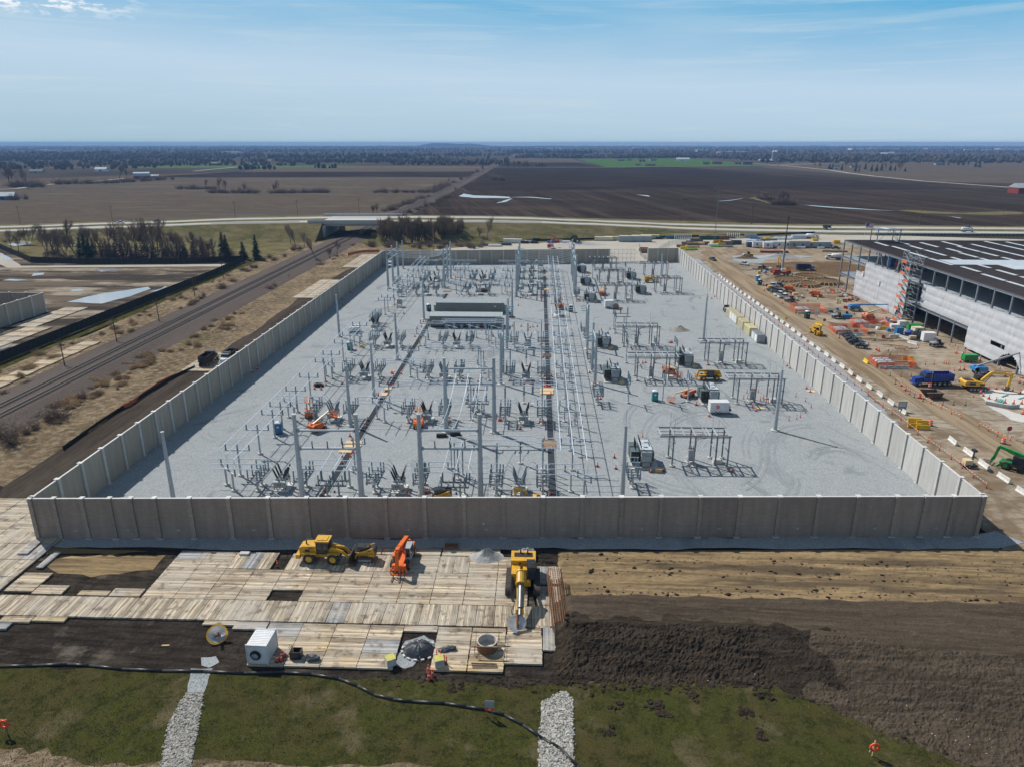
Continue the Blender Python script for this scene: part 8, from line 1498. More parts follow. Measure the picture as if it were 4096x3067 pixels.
lump('tarpaulin_bundle', 'black tarpaulin heap between the site boxes', 'tarpaulin', (*R5(650, 190), .0), (2.4, 1.6, 2.6), TARP, 11, 4); lump('tarpaulin_bundle', 'blue tarpaulin heap between the site boxes', 'tarpaulin', (*R5(510, 140), .0), (2.4, 1.4, 1.5), TARPB, 12, 4)
def lumber(p, n, L, d, seed, m=WOODD, rz=.1):
    r = random.Random(seed)
    for k in range(n): o = MB().bb(-L / 2, L / 2, -.1, .1, 0, .16).out('lumber_piece', m if k % 3 else WOOD); o.location = (p[0] + r.gauss(0, 1.6), p[1] + r.gauss(0, .9), .04 + .02 * k); o.rotation_euler = (0, 0, rz + r.gauss(0, .25)); tag(o, None, 'timber', 'loose lumber on the site'); auto(o, f'loose timber {d},')
for p_ in (('the blue site box', R5(345, 140)), ('the rusty red boards', R5(410, 340)), ('the dark lumber by the formwork', R3(1250, 420))): lm(*p_)
lumber(R5(290, 190), 9, 3.6, 'in the scattered pile', 1); lumber(R5(130, 230), 6, 6, 'in the scattered pile', 2); lumber(R5(200, 310), 4, 3, 'in the scattered pile', 3, WOOD); lumber(R5(410, 340), 4, 3, 'in the scattered pile', 4); lumber(R3(1250, 420), 5, 3.5, 'in the scattered pile', 5, STEELD); lumber(R5(720, 240), 8, 3.2, 'of the dark stack', 6, STEELD, -.5); lumber(R3(1650, 690), 6, 4, 'below the blue boom', 7, WOOD, -.3)
FWN = ['back left', 'front left', 'front right', 'back right']; k = 0
for cx, cy, rr in ((113.6, 322.6, 6.6), (116.2, 312.4, 6.0), (127.5, 318.6, 6.8), (125.6, 330.5, 6.6)):
    t = thing('round_formwork', f'ring of propped timber formwork filled with soil, {FWN[k]}', 'formwork', (cx, cy, 0)); k += 1; w, s, a = MB(), MB(), MB(); n = 26
    for i in range(n):
        u, v = 2 * PI * i / n, 2 * PI * (i + 1) / n; w.beam((rr * math.cos(u), rr * math.sin(u), .55), (rr * math.cos(v), rr * math.sin(v), .55), .12, 1.1); s.beam((rr * 1.24 * math.cos(u), rr * 1.24 * math.sin(u), .05), (rr * math.cos(u), rr * math.sin(u), 1.15), .16); s.beam((rr * .98 * math.cos(u), rr * .98 * math.sin(u), 1.2), (rr * 1.1 * math.cos(u + .1), rr * 1.1 * math.sin(u + .1), 1.35), .22, .12)
    a.lathe([(rr * .98, .1), (rr * .98, .8)], 26); w.out('ring', WOODD, t); s.out('props', WOOD, t); a.out('soil', bpy.data.materials['dug_earth'], t)
# ---- people
def mk_person():
    V_ = [(0, 0, .92), (0, 0, 1.15), (0, .02, 1.40), (0, .02, 1.52), (0, .0, 1.68), (-.1, 0, .88), (-.13, .03, .48), (-.13, 0, .06), (-.13, -.14, .04), (.1, 0, .88), (.14, .06, .48), (.15, .1, .06), (.15, -.04, .04), (-.2, .02, 1.40), (-.27, .0, 1.12), (-.24, -.18, .95), (.2, .02, 1.40), (.27, .02, 1.12), (.25, -.1, .90)]; E_ = [(0, 1), (1, 2), (2, 3), (3, 4), (0, 5), (5, 6), (6, 7), (7, 8), (0, 9), (9, 10), (10, 11), (11, 12), (2, 13), (13, 14), (14, 15), (2, 16), (16, 17), (17, 18)]; RR = [.15, .15, .17, .065, .105, .1, .075, .05, .045, .1, .075, .05, .045, .075, .055, .045, .075, .055, .045]
    me = bpy.data.meshes.new('body'); me.from_pydata(V_, E_, []); o = bpy.data.objects.new('body', me); COL.objects.link(o); md = o.modifiers.new('skin', 'SKIN')
    for i, q in enumerate(me.skin_vertices[0].data): q.radius = (RR[i], RR[i]); q.use_root = (i == 0)
    sd = o.modifiers.new('smooth', 'SUBSURF'); sd.levels = 1
    dg = bpy.context.evaluated_depsgraph_get(); nm = bpy.data.meshes.new_from_object(o.evaluated_get(dg)); bpy.data.objects.remove(o)
    nm.materials.clear(); [nm.materials.append(m) for m in (JEAN, LIME, SKIN)]
    for p in nm.polygons: z = p.center.z; x = abs(p.center.x); p.material_index = 2 if (z > 1.5 or (x > .2 and z < 1.0)) else (1 if z > .96 else 0)
    t = thing('person', '', 'person'); b = bpy.data.objects.new('body', nm); COL.objects.link(b); b.parent = t; h = MB(); h.lathe([(.17, 1.72), (.15, 1.80), (.08, 1.86)], 10); h.lathe([(.19, 1.715), (.19, 1.73)], 10, (0, -.03, 0)); h.out('hard_hat', WHITE, t); return t
PER = Kind(mk_person)
for p_, rz, d in ((R3(432, 850), 2, 'worker in hi-vis vest standing left behind the road barrier'), (R3(468, 850), 1, 'worker in hi-vis vest standing right behind the road barrier'), (R5(217, 470), .4, 'worker in hi-vis vest walking by the nearest propane pen'), (R3(995, 520), 0, 'worker standing before the bright orange boom lift'), (R3(1300, 575), .5, 'worker in hi-vis vest left by the scattered fittings'), (R3(1325, 580), -.5, 'worker in hi-vis vest right by the scattered fittings'), (R3(305, 430), 1, 'worker standing at the dark pickups'), (R3(655, 235), 1, 'worker in yellow standing on the timber formwork'), (R3(1840, 1130), 2, 'worker in a white hat beside the lumber'), (R5(1270, 500), 0, 'worker in dark clothes by the green generator'), (R3(1345, 800), 2, 'worker in hi-vis vest at the open blue bin')): PER((*p_, .03 if 'formwork' not in d else .85), rz, d)
DEB = [(WOOD, (3.0, .3, .2), 'pale plank bundle'), (WOODD, (2.6, .8, .4), 'brown plank bundle'), (STEELD, (2.4, .7, .3), 'dark steel bundle'), (WHITE, (1.2, 1.0, .7), 'white wrapped pallet'), (RUST, (1.8, .6, .4), 'rusty rod bundle'), (BLACKP, (1.0, .8, .7), 'black tool box'), (RED, (1.3, .9, .9), 'red tool box'), (WOODP, (1.2, 1.0, .6), 'plywood pallet'), (CONC, (2.6, .6, .8), 'grey concrete block'), (BLUEL, (1.2, .8, .8), 'blue tool box')]
RD_ = random.Random(14)
for x0, x1, y0, y1, n_ in ((1290, 1720, 430, 560, 20), (560, 1000, 470, 530, 5), (1230, 1900, 880, 1000, 8), (1780, 2180, 840, 1090, 18), (60, 330, 60, 130, 12), (560, 700, 380, 480, 8), (1100, 1500, 590, 720, 8)):
    for _ in range(n_):
        m_, s_, d = RD_.choice(DEB); o = MB().bx(0, 0, s_[2] / 2 + .08, *s_).bx(0, s_[1] * .2, s_[2] + .12, s_[0] * .8, s_[1] * .5, .12, .1).bx(-s_[0] * .3, 0, .05, .12, s_[1], .1).bx(s_[0] * .3, 0, .05, .12, s_[1], .1).out(d.split()[-1] + '_debris' if 0 else d.replace(' ', '_'), m_); o.location = (*R3(RD_.uniform(x0, x1), RD_.uniform(y0, y1)), 0); o.rotation_euler = (0, 0, RD_.uniform(0, 3)); tag(o, None, d.split()[-1], 'loose goods on the building site'); auto(o, d)
for f, x, y, c_, d in ((R3, 235, 375, RED, 'red stop sign on an orange stand by the parked pickups'), (R3, 1085, 905, RED, 'red stop sign beside the propane pens'), (R3, 525, 880, YELB, 'yellow diamond warning sign beside the road barriers'), (R5, 1945, 1660, RED, 'red stop sign at the near right of the dirt road'), (L4, 1888, 850, YELB, 'yellow diamond sign on the highway verge')):
    t = thing('road_sign', d, 'sign', (*f(x, y), .0)); MB().lathe([(.55, -.1), (.55, -.07)], 8 if c_ is RED else 4, (0, 0, 2.2), 'y').out('plate', c_, t); MB().tube((0, 0, 0), (0, 0, 2.6), .04, 5).out('post', GREYP, t)
for f, x, y, w, h, d in ((R5, 390, 1270, 2.0, 2.0, 'grey notice board beside the white road barriers'), (R3, 970, 780, 1.1, 1.9, 'white notice board near the green toilet')):
    t = sign('notice_board', d, f(x, y), w, h, 1.5, GREYP if w > 1.5 else WHITE, 0, 2)
    for k in range(2): MB().bb(-w * .35, w * .35, -.05, -.032, 1.35 + .5 * k, 1.6 + .5 * k).out('lettering', WHITE if w > 1.5 else GREYP, t)
t = thing('light_tower', 'small cream light tower trailer outside the right wall', 'light tower', (*E4(1620, 1085), .03)); MB().bb(-.9, .5, -.6, .6, .5, 1.5).out('housing', CREAM, t); MB().bb(.6, .8, -.1, .1, .4, 3.2).bb(.4, 1.0, -.5, .5, 3.2, 3.6).out('mast', BLACKP, t); MB().bb(-1.2, 1.6, -.7, .7, .35, .5).out('trailer', BLACKP, t); [wheel(t, -.1, y, .34, .2) for y in (-.75, .75)]
# ================================================================ behind the far wall and far away
CB, CG = Kind(mk_cont(12.2, BEIGE)), Kind(mk_cont(6.1, CABG)); CB12 = Kind(mk_cont(12.2, mat('container_white', (.62, .61, .55), .55)))
for p_, K_, d in ((R1(278, 200), CB12, 'pale container alone behind the far wall near the grove'), (R1(1285, 175), CB, 'cream container, first from the left of the back row'), (R1(1395, 172), CB, 'cream container, second from the left of the back row'), (R1(1560, 162), CB, 'cream container, third from the left of the back row'), (R1(1700, 158), CB, 'cream container, fourth from the left of the back row'), (R1(1795, 152), CB, 'cream container, rightmost of the back row')): K_((*p_, .0), PI / 2 - .08, d, 'containers behind the far wall', .95)
for p_, d in ((R1(1525, 186), 'left'), (R1(1635, 186), 'middle'), (R1(1740, 186), 'right')): CG((*p_, 0), PI / 2 - .08, f'grey container in front of the cream row, {d} of three', 'containers behind the far wall', 1.35)
for k, p_ in enumerate((R1(960, 185), R1(985, 215))):
    t = thing('cable_drum', ['black cable drum behind the far wall, farther', 'black cable drum with white hub behind the far wall, nearer'][k], 'cable drum', (*p_, 0), .5); MB().lathe([(2.0, -.9), (2.0, -.8), (1.3, -.8), (1.3, .8), (2.0, .8), (2.0, .9)], 18, (0, 0, 2.0), 'y').out('drum', BLACKP, t); MB().lathe([(.6, -.93), (.6, .93)], 10, (0, 0, 2.0), 'y').out('hub', WHITE if k else GREYP, t)
PW((*R1(715, 262), 0), -1.4, 'pale pickup beside the red lift behind the far wall'); t = Kind(mk_boom(RED, RED, 2.5, 2.5))((*R1(700, 255), 0), 1.2, 'red boom lift standing behind the far wall', None, 1.3)
lm('the container near the grove', R1(278, 200)); lm('the cable drums', R1(975, 200)); lm('the light mast in the lay-down yard', R2(712, 240)); lm('the white office trailers', R2(1500, 300)); lm('the site entrance', R2(2000, 200)); lm('the far corner of the right wall', R2(310, 330)); lm('the bend where the road turns', R2(560, 300)); lm('the gate opening', (54, 390))
def stack(p, s, m, d, grp=None, rz=0):
    t = thing('material_stack', None, 'material stack', (p[0], p[1], 0), rz, grp); b = MB(); r = random.Random(int(p[0] * 7)); n = max(2, int(s[1] / .5))
    for k in range(n): b.bb(-s[0] / 2 + r.uniform(0, .4), s[0] / 2 - r.uniform(0, .4), -s[1] / 2 + k * s[1] / n, -s[1] / 2 + (k + .8) * s[1] / n, .15, s[2] * r.uniform(.7, 1))
    b.out('pieces', m, t); MB().bb(-s[0] * .4, -s[0] * .35, -s[1] / 2, s[1] / 2, 0, .15).bb(s[0] * .35, s[0] * .4, -s[1] / 2, s[1] / 2, 0, .15).out('bearers', WOODD, t); auto(t, d)
g_ = 'stacks of materials in the lay-down yard'
for x, y, s, m, d in [(1160, 210, (7, 2, 1), BLUEL, 'blue bundle stack'), (1260, 205, (8, 2, 1), DECK, 'pale steel stack'), (1300, 215, (5, 2, 1.4), YELB, 'yellow crate stack'), (1420, 215, (16, 3, .9), DECK, 'pale steel stack'), (1500, 205, (14, 3, .9), DECK, 'pale steel stack'), (1560, 212, (8, 3, .8), DECK, 'pale steel stack'), (1640, 205, (9, 4, 2.2), DECK, 'steel frame stack'), (1690, 200, (8, 4, 2.2), DECK, 'steel frame stack'), (1110, 200, (8, 4, 2.4), GREYP, 'grey covered stack'), (910, 205, (4, 2, 1.2), WOODD, 'brown lumber stack'), (1010, 200, (3, 2, 1.2), WOOD, 'tan lumber stack'), (400, 270, (6, 3, 1.5), WOODD, 'brown lumber stack'), (470, 280, (7, 3, 1.6), WOODD, 'brown lumber stack'), (540, 275, (7, 3, 1.7), WOOD, 'tan lumber stack'), (600, 270, (6, 3, 1.8), WOODD, 'brown lumber stack'), (440, 255, (5, 2, 1.6), STEELD, 'dark steel stack'), (340, 300, (5, 2.4, 1.4), WOODD, 'brown lumber stack'), (470, 305, (8, 2.4, 1), WOOD, 'tan lumber stack'), (370, 320, (4, 2, 1.5), YELB, 'yellow crate stack'), (450, 335, (8, 2.5, 1), GREENL, 'lime green form stack'), (760, 300, (10, 2, 1.0), GREENL, 'lime green form stack'), (700, 290, (6, 2, 1.4), WHITE, 'white pallet stack'), (840, 275, (8, 3, 2.2), WOODD, 'brown lumber stack'), (780, 280, (6, 3, 1.5), YEL, 'yellow form stack'), (850, 300, (7, 2.5, 1.2), GREYP, 'grey covered stack'), (950, 270, (6, 3, 2.6), STEELD, 'dark steel stack'), (1155, 250, (10, 2.4, 1.2), BLUEL, 'blue bundle stack'), (1180, 258, (8, 2, 1), BLUEL, 'blue bundle stack'), (1215, 245, (5, 2.5, 1.6), GREYP, 'grey covered stack'), (1310, 255, (10, 3, 2.6), WOODD, 'brown lumber stack'), (515, 245, (8, 2.4, 2), STEELD, 'dark steel stack'), (1250, 310, (5, 2, 1.2), YELB, 'yellow crate stack'), (1340, 310, (3, 2, 2), WOODD, 'brown lumber stack'), (1670, 315, (5, 2, 1.2), WHITE, 'white pallet stack'), (1500, 315, (10, 2, .8), WOOD, 'tan lumber stack'), (1590, 318, (8, 2, .8), WOODD, 'brown lumber stack'), (1770, 312, (4, 2, 1), WOODD, 'brown lumber stack'), (1890, 318, (4, 2, 1), WHITE, 'white pallet stack'), (1370, 362, (16, 2.6, 1.2), RED, 'red steel girder stack'), (2060, 260, (4, 3, 2), YELB, 'yellow crate stack'), (1820, 245, (4, 3, 2.2), YELB, 'yellow crate stack'), (1910, 300, (5, 2, 1.5), RED, 'red steel girder stack'), (1960, 300, (5, 2, 1.6), STEELD, 'dark steel stack'), (2040, 355, (14, 1.2, .8), STEELD, 'dark steel stack')]: stack(R2(x, y), s, m, d, g_, RM.gauss(0, .12))
for x, y, d in [(215, 225, 'a'), (100, 238, 'b'), (20, 232, 'c')]: stack(R1(x - 20, y), (8, 3, 1.3), STEELD if d != 'b' else WHITE, 'dark steel stack' if d != 'b' else 'white pallet stack', g_)
for x, y, m in [(450, 200, WHITE), (410, 205, BLACKP), (490, 200, STEELD), (520, 205, BLACKP), (750, 198, RED), (785, 190, WOOD), (850, 195, DECK), (870, 200, WHITE), (700, 200, TBLUE), (1900, 155, TGREEN), (2010, 150, BLUEL), (2060, 155, TGREEN), (1720, 290, WOODD), (1745, 310, RUST), (1730, 275, RED), (540, 170, TGREEN)]: stack(R1(x, y), (5, 2, 1.5), m, {WHITE: 'white pallet stack', BLACKP: 'dark steel stack', STEELD: 'dark steel stack', RED: 'red steel girder stack', WOOD: 'tan lumber stack', DECK: 'pale steel stack', TBLUE: 'blue bundle stack', TGREEN: 'green box stack', BLUEL: 'blue bundle stack', WOODD: 'brown lumber stack', RUST: 'rusty steel stack'}[m], g_)
for x, y, m, s, d in ((1140, 300, NAVYG, (8, 3, 3), 'dark open site shed left of the white ones'), (1190, 305, WHITE, (7, 4, 3.4), 'white site shed with sloping roof'), (1297, 315, WHITE, (5.5, 3, 3.4), 'small white site shed'), (1520, 305, WHITE, (26, 3.4, 3.4), 'long white office trailer'), (1760, 308, GREYP, (24, 3.4, 3.4), 'long grey office trailer'), (1372, 285, WHITE, (4, 3, 2.6), 'white generator by the office trailers')):
    t = thing('site_shed', d, 'site shed', (*R2(x, y), 0), .0); MB().bb(-s[0] / 2, s[0] / 2, -s[1] / 2, s[1] / 2, .4, s[2]).out('body', m, t); MB().bb(-s[0] / 2 - .1, s[0] / 2 + .1, -s[1] / 2 - .1, s[1] / 2 + .1, s[2], s[2] + .12).out('roof', ROOFM, t)
    for k in range(int(s[0] / 5)): MB().bb(-s[0] / 2 + 2 + k * 5, -s[0] / 2 + 3 + k * 5, -s[1] / 2 - .03, -s[1] / 2 - .005, 1.4, 2.5).out('window', GLASS, t)
    MB().bb(-s[0] / 2 + .2, s[0] / 2 - .2, -s[1] / 2 + .3, s[1] / 2 - .3, 0, .4).out('skids', BLACKP, t)
for x, y, m, d in ((598, 218, TGREEN, 'left green'), (680, 218, TGREEN, 'right green'), (820, 218, RUST, 'rusty brown'), (750, 215, NAVYG, 'dark slate')): t = thing('dumpster', f'{d} open dumpster at the back of the lay-down yard', 'dumpster', (*R2(x, y), 0)); MB().prof([(-3, .2), (-3.3, 2.2), (3.3, 2.2), (3, .2)], -1.2, 1.2).out('bin', m, t); MB().bb(-3.1, 3.1, -1.0, 1.0, 2.2, 2.5).out('load', WOODD, t)
for x, y, n in ((355, 215, 9), (935, 205, 7)):
    t = thing('pipe_rack', 'rack of upright steel frames in the lay-down yard, ' + ('left one' if x < 500 else 'right one'), 'rack', (*R2(x, y), 0)); m = MB()
    for k in range(n): m.bb(-5 + k * 1.3, -4.6 + k * 1.3, -.6, -.4, 0, 3.4).bb(-5 + k * 1.3, -4.6 + k * 1.3, .6, .8, 0, 3.4).bb(-5 + k * 1.3, -4.7 + k * 1.3, -.5, .7, 3.2, 3.4)
    m.out('frames', DECK, t)
def mk_lattice():
    t = thing('light_mast', '', 'light mast'); m = MB()
    for x, y in ((-.4, -.4), (.4, -.4), (0, .45)): m.tube((x, y, 0), (x * .6, y * .6, 33), .05, 4)
    for k in range(22): m.beam((-.38, -.38, k * 1.5), (.35, -.35, k * 1.5 + 1.4), .04); m.beam((.38, -.38, k * 1.5), (0, .4, k * 1.5 + 1.4), .04)
    m.out('lattice', GALV2, t); f = MB()
    for k in range(6): f.bx(-2.2 + (k % 3) * 2.2, -.3, 31.6 + 1.3 * (k // 3), 1.0, .4, .7)
    f.out('floodlights', RUST, t); return t
Kind(mk_lattice)((*R2(712, 240), 0), 0, 'tall lattice light mast in the lay-down yard')
def mk_pp(h=12):
    def fn(): t = thing('utility_pole', '', 'utility pole'); MB().tube((0, 0, 0), (0, 0, h), .17, 6, .11).out('pole', POLEW, t); m = MB(); m.bb(-1.3, 1.3, -.06, .06, h - .9, h - .75); m.bb(-1.1, 1.1, -.06, .06, h - 1.8, h - 1.65); m.out('crossarm', POLEW, t); return t
    return fn
PP, PH = Kind(mk_pp(8)), Kind(mk_pp(14))
for k, (x, y) in enumerate(((575, 810), (1035, 595), (1410, 415), (1725, 195), (1975, 25))): PP((*LL(x, y), 0), .3, f'old wooden line pole beside the railway, {ORD[k] or "first "}from the near end', 'line poles beside the railway')
for k, (f, x, y) in enumerate(((L1, 165, 800), (L1, 910, 800), (L1, 1895, 755), (L2, 385, 735), (L2, 880, 720), (L2, 1770, 730), (L3, 1448, 780), (L3, 2025, 800), (L4, 660, 815), (L4, 1358, 825), (L4, 2025, 828), (L4, 10, 800))): o = PH((*f(x, y), -.2), .2, f'wooden power pole beyond the highway, {ORD[k] or "first "}in the row from the left' if k < 11 else 'wooden power pole beyond the highway above the crane', 'power poles beyond the highway')
t = thing('wooden_pole', 'tall brown wooden pole at the foot of the grove', 'pole', (-60.5, 412, 0)); MB().tube((0, 0, 0), (0, 0, 13), .22, 8, .16).out('shaft', mat('tan_pole', (.24, .15, .08), .9), t)
t = thing('flag', 'striped flag on the steel building roof corner', 'flag', (138, 310, 20)); m = MB()
for k in range(7): m.cur = k % 2; m.bb(0, 3.2, -.02, .02, 5 + k * .26, 5.26 + k * .26)
m.cur = 2; m.bb(0, 1.3, -.03, .03, 5.8, 6.84); m.cur = 0; m.out('cloth', [REDL, WHITE, BLUE], t); MB().tube((0, 0, 0), (0, 0, 7), .06, 5).out('pole', ALU, t)
# fences
def fence(name, lab, pts, h, m, pm, sp=2.6, solid=True):
    t = thing(name, lab, 'fence'); p, q = MB(), MB()
    for a, b in zip(pts, pts[1:]):
        L = math.hypot(b[0] - a[0], b[1] - a[1]); n = max(1, round(L / sp)); p.add([(a[0], a[1], 0), (b[0], b[1], 0), (b[0], b[1], h), (a[0], a[1], h)], [(0, 1, 2, 3)])
        for k in range(n + 1): f = k / n; q.bx(a[0] + (b[0] - a[0]) * f, a[1] + (b[1] - a[1]) * f, h / 2 + .1, .1, .1, h + .2)
    p.out('mesh', m, t); tag(q.out('posts', pm, t), kind='stuff'); return t
BLN = mat('black_mesh', (.010, .012, .011), .8, 0, .2, 1)
fence('mesh_fence', 'black mesh fence running beside the railway and the muddy field', [(-152, 150), (-152, 250), (-151.5, 330), (-154, 368), (-182, 359), (-231, 355), (-264, 361), (-290, 385), (-322, 415), (-380, 460)], 3.0, BLN, BLACKP)
sf = [LL(1060, 1195), LL(1150, 1155), LL(1280, 1060), LL(1410, 970), LL(1545, 905)]
m = MB()
for a, b in zip(sf, sf[1:]): 
    for k in range(6): u, v = k / 6, (k + 1) / 6; z = lambda f: 1.0 + .25 * noise.noise(Vector((a[0] + f * 9, a[1], 3))); m.add([(a[0] + (b[0] - a[0]) * u, a[1] + (b[1] - a[1]) * u, 0), (a[0] + (b[0] - a[0]) * v, a[1] + (b[1] - a[1]) * v, 0), (a[0] + (b[0] - a[0]) * v + .2, a[1] + (b[1] - a[1]) * v, z(v)), (a[0] + (b[0] - a[0]) * u + .2, a[1] + (b[1] - a[1]) * u, z(u))], [(0, 1, 2, 3)])
tag(m.out('orange_netting', NETB), 'sagging orange netting between dry grass and black soil', 'fence')
for k, pts in enumerate(([L2(790, 1050), L2(850, 1035), L2(920, 1025), L2(1040, 1022)], [L2(1960, 925), L2(2040, 920)])): fence('orange_netting', ['orange netting beyond the far left wall corner', 'orange netting beside the pale container'][k], pts, 1.2, NETB, CONEO)
fence('silt_fence', 'black silt fence along the edge of the dry grass', [LL(560, 1545), LL(860, 1330), LL(1050, 1205), (-96.8, 150), (-96, 176), (-94.6, 184)], .8, BLN, BLACKP)
fence('silt_fence', 'black silt fence at the back of the lay-down yard', [(-8, 452), (75, 474), (140, 486), (190, 503)], 1.2, BLN, BLACKP); fence('chain_link_fence', 'chain-link fence around the lay-down yard', [R1(1680, 240), R1(1690, 340), R1(1740, 380), R1(1960, 250), R1(2010, 220), R1(2200, 200)], 2.2, CHAIN, GALV); fence('green_screen_fence', 'green screened fence behind the steel building', [(226, 492), (330, 490), (420, 486)], 1.6, mat('green_screen', (.07, .13, .09), .8), GALV)
# far buildings
def barn(lab, p, L, w, h, wm, rm, rz=0, gam=False, cat='barn', win=0):
    t = thing(cat.replace(' ', '_'), lab, cat, (p[0], p[1], -.2), rz); MB().bb(-L / 2, L / 2, -w / 2, w / 2, 0, h).out('wall', wm, t)
    pr = [(-w / 2 - .4, h - .1), (-w * .36, h + w * .32), (0, h + w * .46), (w * .36, h + w * .32), (w / 2 + .4, h - .1)] if gam else [(-w / 2 - .5, h - .1), (0, h + w * .28), (w / 2 + .5, h - .1)]
    MB().prof(pr, -L / 2 - .4, L / 2 + .4, False).out('roof', rm, t); MB().prof([(a, b - .3) for a, b in pr], -L / 2 - .05, L / 2 + .05, False).out('gable', wm, t)
    for k in range(win): MB().bb(-L / 2 + 2 + k * (L - 3) / win, -L / 2 + 3.2 + k * (L - 3) / win, -w / 2 - .06, -w / 2, 1, 2.4).out('window', GLASS, t)
    MB().bb(-1.6, 1.6, -w / 2 - .08, -w / 2, 0, min(3.2, h)).out('door', WHITE if wm is BRED else BLACKP, t); return t
BRED = mat('barn_red', (.22, .03, .022), .7); HW, HG, HB = WHITE, mat('house_grey', (.32, .32, .33), .7), mat('house_brown', (.17, .12, .09), .8); RD = mat('dark_shingle', (.06, .06, .065), .8)
barn('red gambrel barn with pale metal roof', L1(1145, 435), 25, 14, 5, BRED, ROOFM, .35, True); barn('low white-roofed shed beside the red gambrel barn', L1(1240, 425), 18, 9, 3, HG, ROOFM, .2); barn('red gable barn at the right edge below the country road', (600, 930), 30, 18, 7, BRED, ROOFM, .12); barn('blue shed with pale roof at the left edge', L1(40, 600), 22, 14, 4, BLUEL, ROOFM, .3)
for k, (f, x, y, L, w, h, wm, rm, lab) in enumerate(((L3, 1470, 290, 44, 16, 6, HW, ROOFM, 'long white barn in the green field'), (L3, 1140, 298, 20, 12, 6, BRED, RD, 'small red barn in the green field'), (L3, 1110, 328, 16, 10, 4, HG, RD, 'grey house at the near edge of the green field'), (L3, 1210, 330, 26, 12, 4, HB, RD, 'long brown house at the near edge of the green field'), (L3, 975, 290, 24, 12, 4, HB, RD, 'brown house at the left of the green field'), (L3, 1040, 290, 12, 9, 5, BRED, RD, 'little red shed left in the green field'), (L3, 1230, 290, 22, 14, 6, HG, RD, 'grey house behind the trees in the green field'), (L3, 1655, 318, 18, 12, 5, HB, RD, 'brown house right of the green field'), (L3, 1745, 315, 28, 14, 6, mat('brick', (.2, .08, .06), .8), RD, 'brick house right of the green field'), (L3, 1990, 320, 26, 14, 8, mat('slate_house', (.08, .11, .11), .7), RD, 'tall slate house with steep gables'), (L3, 1910, 318, 16, 10, 5, BRED, RD, 'small red barn beside the slate house'), (L4, 130, 298, 48, 16, 4, BRED, ROOFM, 'long red cattle barn below the silos'), (L4, 240, 298, 22, 12, 4, BRED, ROOFM, 'short red shed right of the silos'), (L4, 690, 358, 14, 9, 6, HW, RD, 'white farmhouse beside the conifers'), (L4, 850, 345, 24, 10, 4, HG, RD, 'grey bungalow among the bare trees'), (L4, 1080, 245, 40, 20, 7, HW, ROOFM, 'white farm shed on the far hill'), (L4, 1520, 325, 20, 12, 5, HG, RD, 'grey house among the right-hand trees'), (L1, 820, 375, 24, 14, 5, HW, ROOFM, 'white farmhouse far left'), (L1, 1740, 325, 30, 14, 5, HB, RD, 'brown house among the left trees'), (L1, 2050, 325, 26, 12, 5, HW, RD, 'white house at the field road'), (L1, 2160, 300, 26, 12, 5, HW, RD, 'white house behind the field road'), (L2, 860, 262, 40, 14, 5, HW, RD, 'pale house row in the far wood'), (L2, 780, 250, 26, 14, 5, HG, RD, 'grey house in the far wood'), (L1, 300, 388, 26, 12, 4, HG, RD, 'grey shed far left'), (L3, 620, 265, 24, 12, 4, HW, RD, 'white bungalow behind the green field'), (L3, 860, 265, 26, 12, 4, HG, RD, 'grey bungalow behind the green field'))): barn(lab, f(x, y), L, w, h, wm, rm, RN.uniform(-.3, .3), False, 'barn' if 'barn' in lab or 'shed' in lab else 'house', 3)
for k, (x, y) in enumerate(((L4(183, 298)), (L4(202, 298)))): t = thing('silo', ['left of the twin tall grey silos', 'right of the twin tall grey silos'][k], 'silo', (x, y, 0), 0, 'twin silos'); MB().lathe([(5, 0), (5, 30)], 14).out('shaft', HG, t); MB().lathe([(5.1, 30), (4, 33), (1.5, 35)], 14).out('dome', WHITE, t)
for k, x in enumerate((1125, 1140, 1155)): t = thing('grain_bin', f'white grain bin on the far hill, {ORD[k] or "first "}from the left', 'grain bin', (*L4(x, 250), 0), 0, 'grain bins'); MB().lathe([(6, 0), (6, 13)], 14).out('shaft', WHITE, t); MB().lathe([(6.2, 13), (1, 18)], 14).out('roof', ROOFM, t)
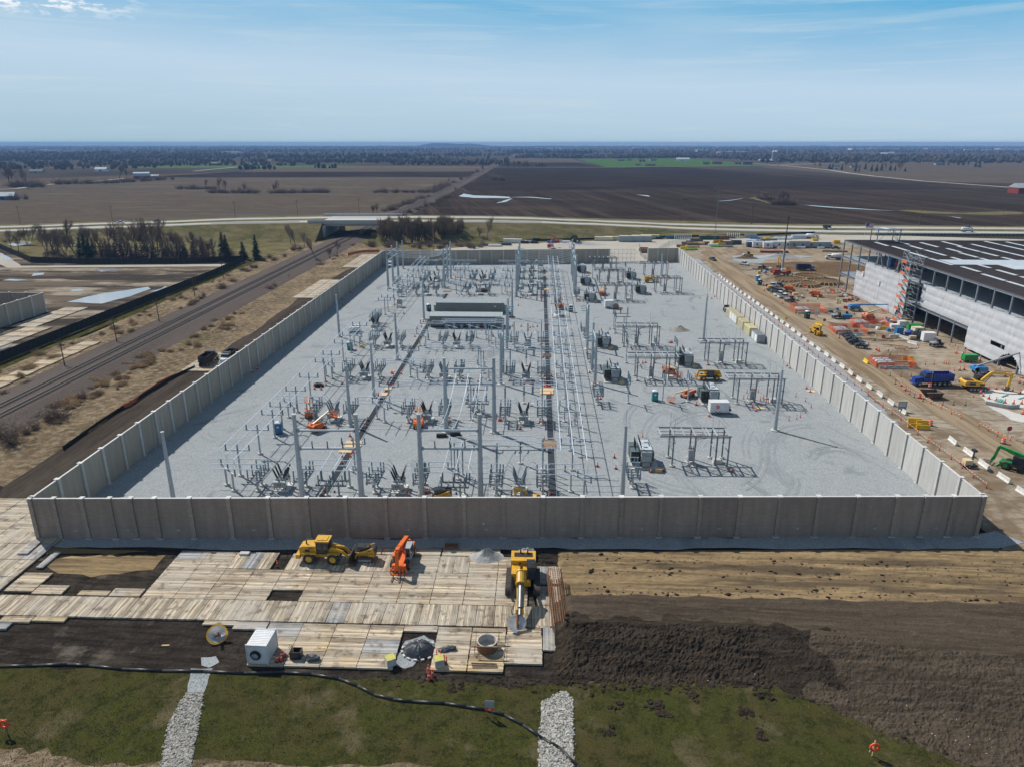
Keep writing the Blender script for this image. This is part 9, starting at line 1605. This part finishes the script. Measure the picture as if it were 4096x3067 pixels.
for k, (f, x, y, L, lab) in enumerate(((L4, 170, 186, 190, 'left of the silos'), (L4, 900, 204, 200, 'above the white farm shed'), (L4, 1080, 200, 240, 'right of the white farm shed'), (L4, 1560, 200, 320, 'above the right-hand trees'), (L4, 1990, 215, 420, 'largest, at the right edge'), (L4, 2120, 205, 260, 'behind the largest at the right'), (L3, 680, 202, 420, 'behind the green field'), (L3, 380, 195, 260, 'left beyond the railway vanishing point'), (L3, 1130, 188, 180, 'above the green field'), (L3, 1870, 240, 150, 'right of the green field'), (L2, 1480, 190, 120, 'centre left near the horizon'), (L1, 1870, 238, 90, 'left near the horizon'), (L3, 2160, 185, 200, 'near the horizon at right'), (L3, 1790, 182, 160, 'near the horizon at centre right'), (L3, 1620, 218, 70, 'small one over the green field'), (L4, 540, 175, 200, 'near the horizon above the silos'), (L1, 370, 217, 90, 'on the left skyline'))):
    p_ = f(x, y); t = thing('warehouse', f'pale far warehouse, {lab}', 'warehouse', (*p_, 0), RN.uniform(-.06, .06)); h = 13; MB().bb(-L / 2, L / 2, -40, 40, 0, h).out('walls', WHITE if k % 3 else HG, t); MB().bb(-L / 2 - 1, L / 2 + 1, -41, 41, h, h + 1).out('roof', ROOFM, t); MB().bb(-L * .4, L * .4, -40.3, -40.05, 1, 4).out('dock_doors', GREYP, t)
t = thing('wooded_hill', 'low wooded hill on the skyline left of centre', 'hill', (-1650, 13900, 0)); m = MB(); m.prof([(-620, -2), (-480, 30), (-300, 52), (-60, 50), (150, 36), (330, 44), (520, 30), (800, -2)], -200, 200); m.out('slope', WOODM, t); t['kind'] = 'structure'
# grass blades over the lawn: nobody could count them
def tufts():
    r = random.Random(3); mb = MB(); gm = [mat('grass_blades', (.058, .055, .017), .9, 0, .4, .5), mat('dry_blades', (.15, .12, .06), .9, 0, .3, .5)]
    for _ in range(34000):
        x, y = r.uniform(-60, 50), r.uniform(52, 67)
        if x > 30 and y > 67.5 - (x - 30) * .68: continue
        n_ = noise.noise(Vector((x * .35, y * .35, 2))); mb.cur = 1 if r.random() < .16 + .3 * max(0, n_) or y < 54.4 + .5 * n_ else 0; h = r.uniform(.06, .17) * (1.6 if mb.cur else 1); a = r.uniform(0, 6.28); w = r.uniform(.02, .05); dx, dy = math.cos(a) * w, math.sin(a) * w
        mb.add([(x - dx, y - dy, .0), (x + dx, y + dy, .0), (x + r.gauss(0, .08), y + r.gauss(0, .08), h)], [(0, 1, 2)])
    mb.cur = 0; return tag(mb.out('grass_tufts', gm), 'short grass blades over the foreground lawn', 'grass', kind='stuff')
tufts()
# ================================================================ the air between here and the horizon
m, n, l, b = newmat('haze_air'); n.remove(b); v = n.new('ShaderNodeVolumePrincipled'); v.inputs['Color'].default_value = (.27, .48, .85, 1); v.inputs['Density'].default_value = 1e-4; v.inputs['Anisotropy'].default_value = 0; l.new(v.outputs[0], n['Material Output'].inputs['Volume'])
o = MB().bb(-18300, 18300, -600, 15300, -1.5, 66).out('haze', m); tag(o, 'thin blue haze lying over the far fields', 'haze', None, 'stuff')
label_auto()
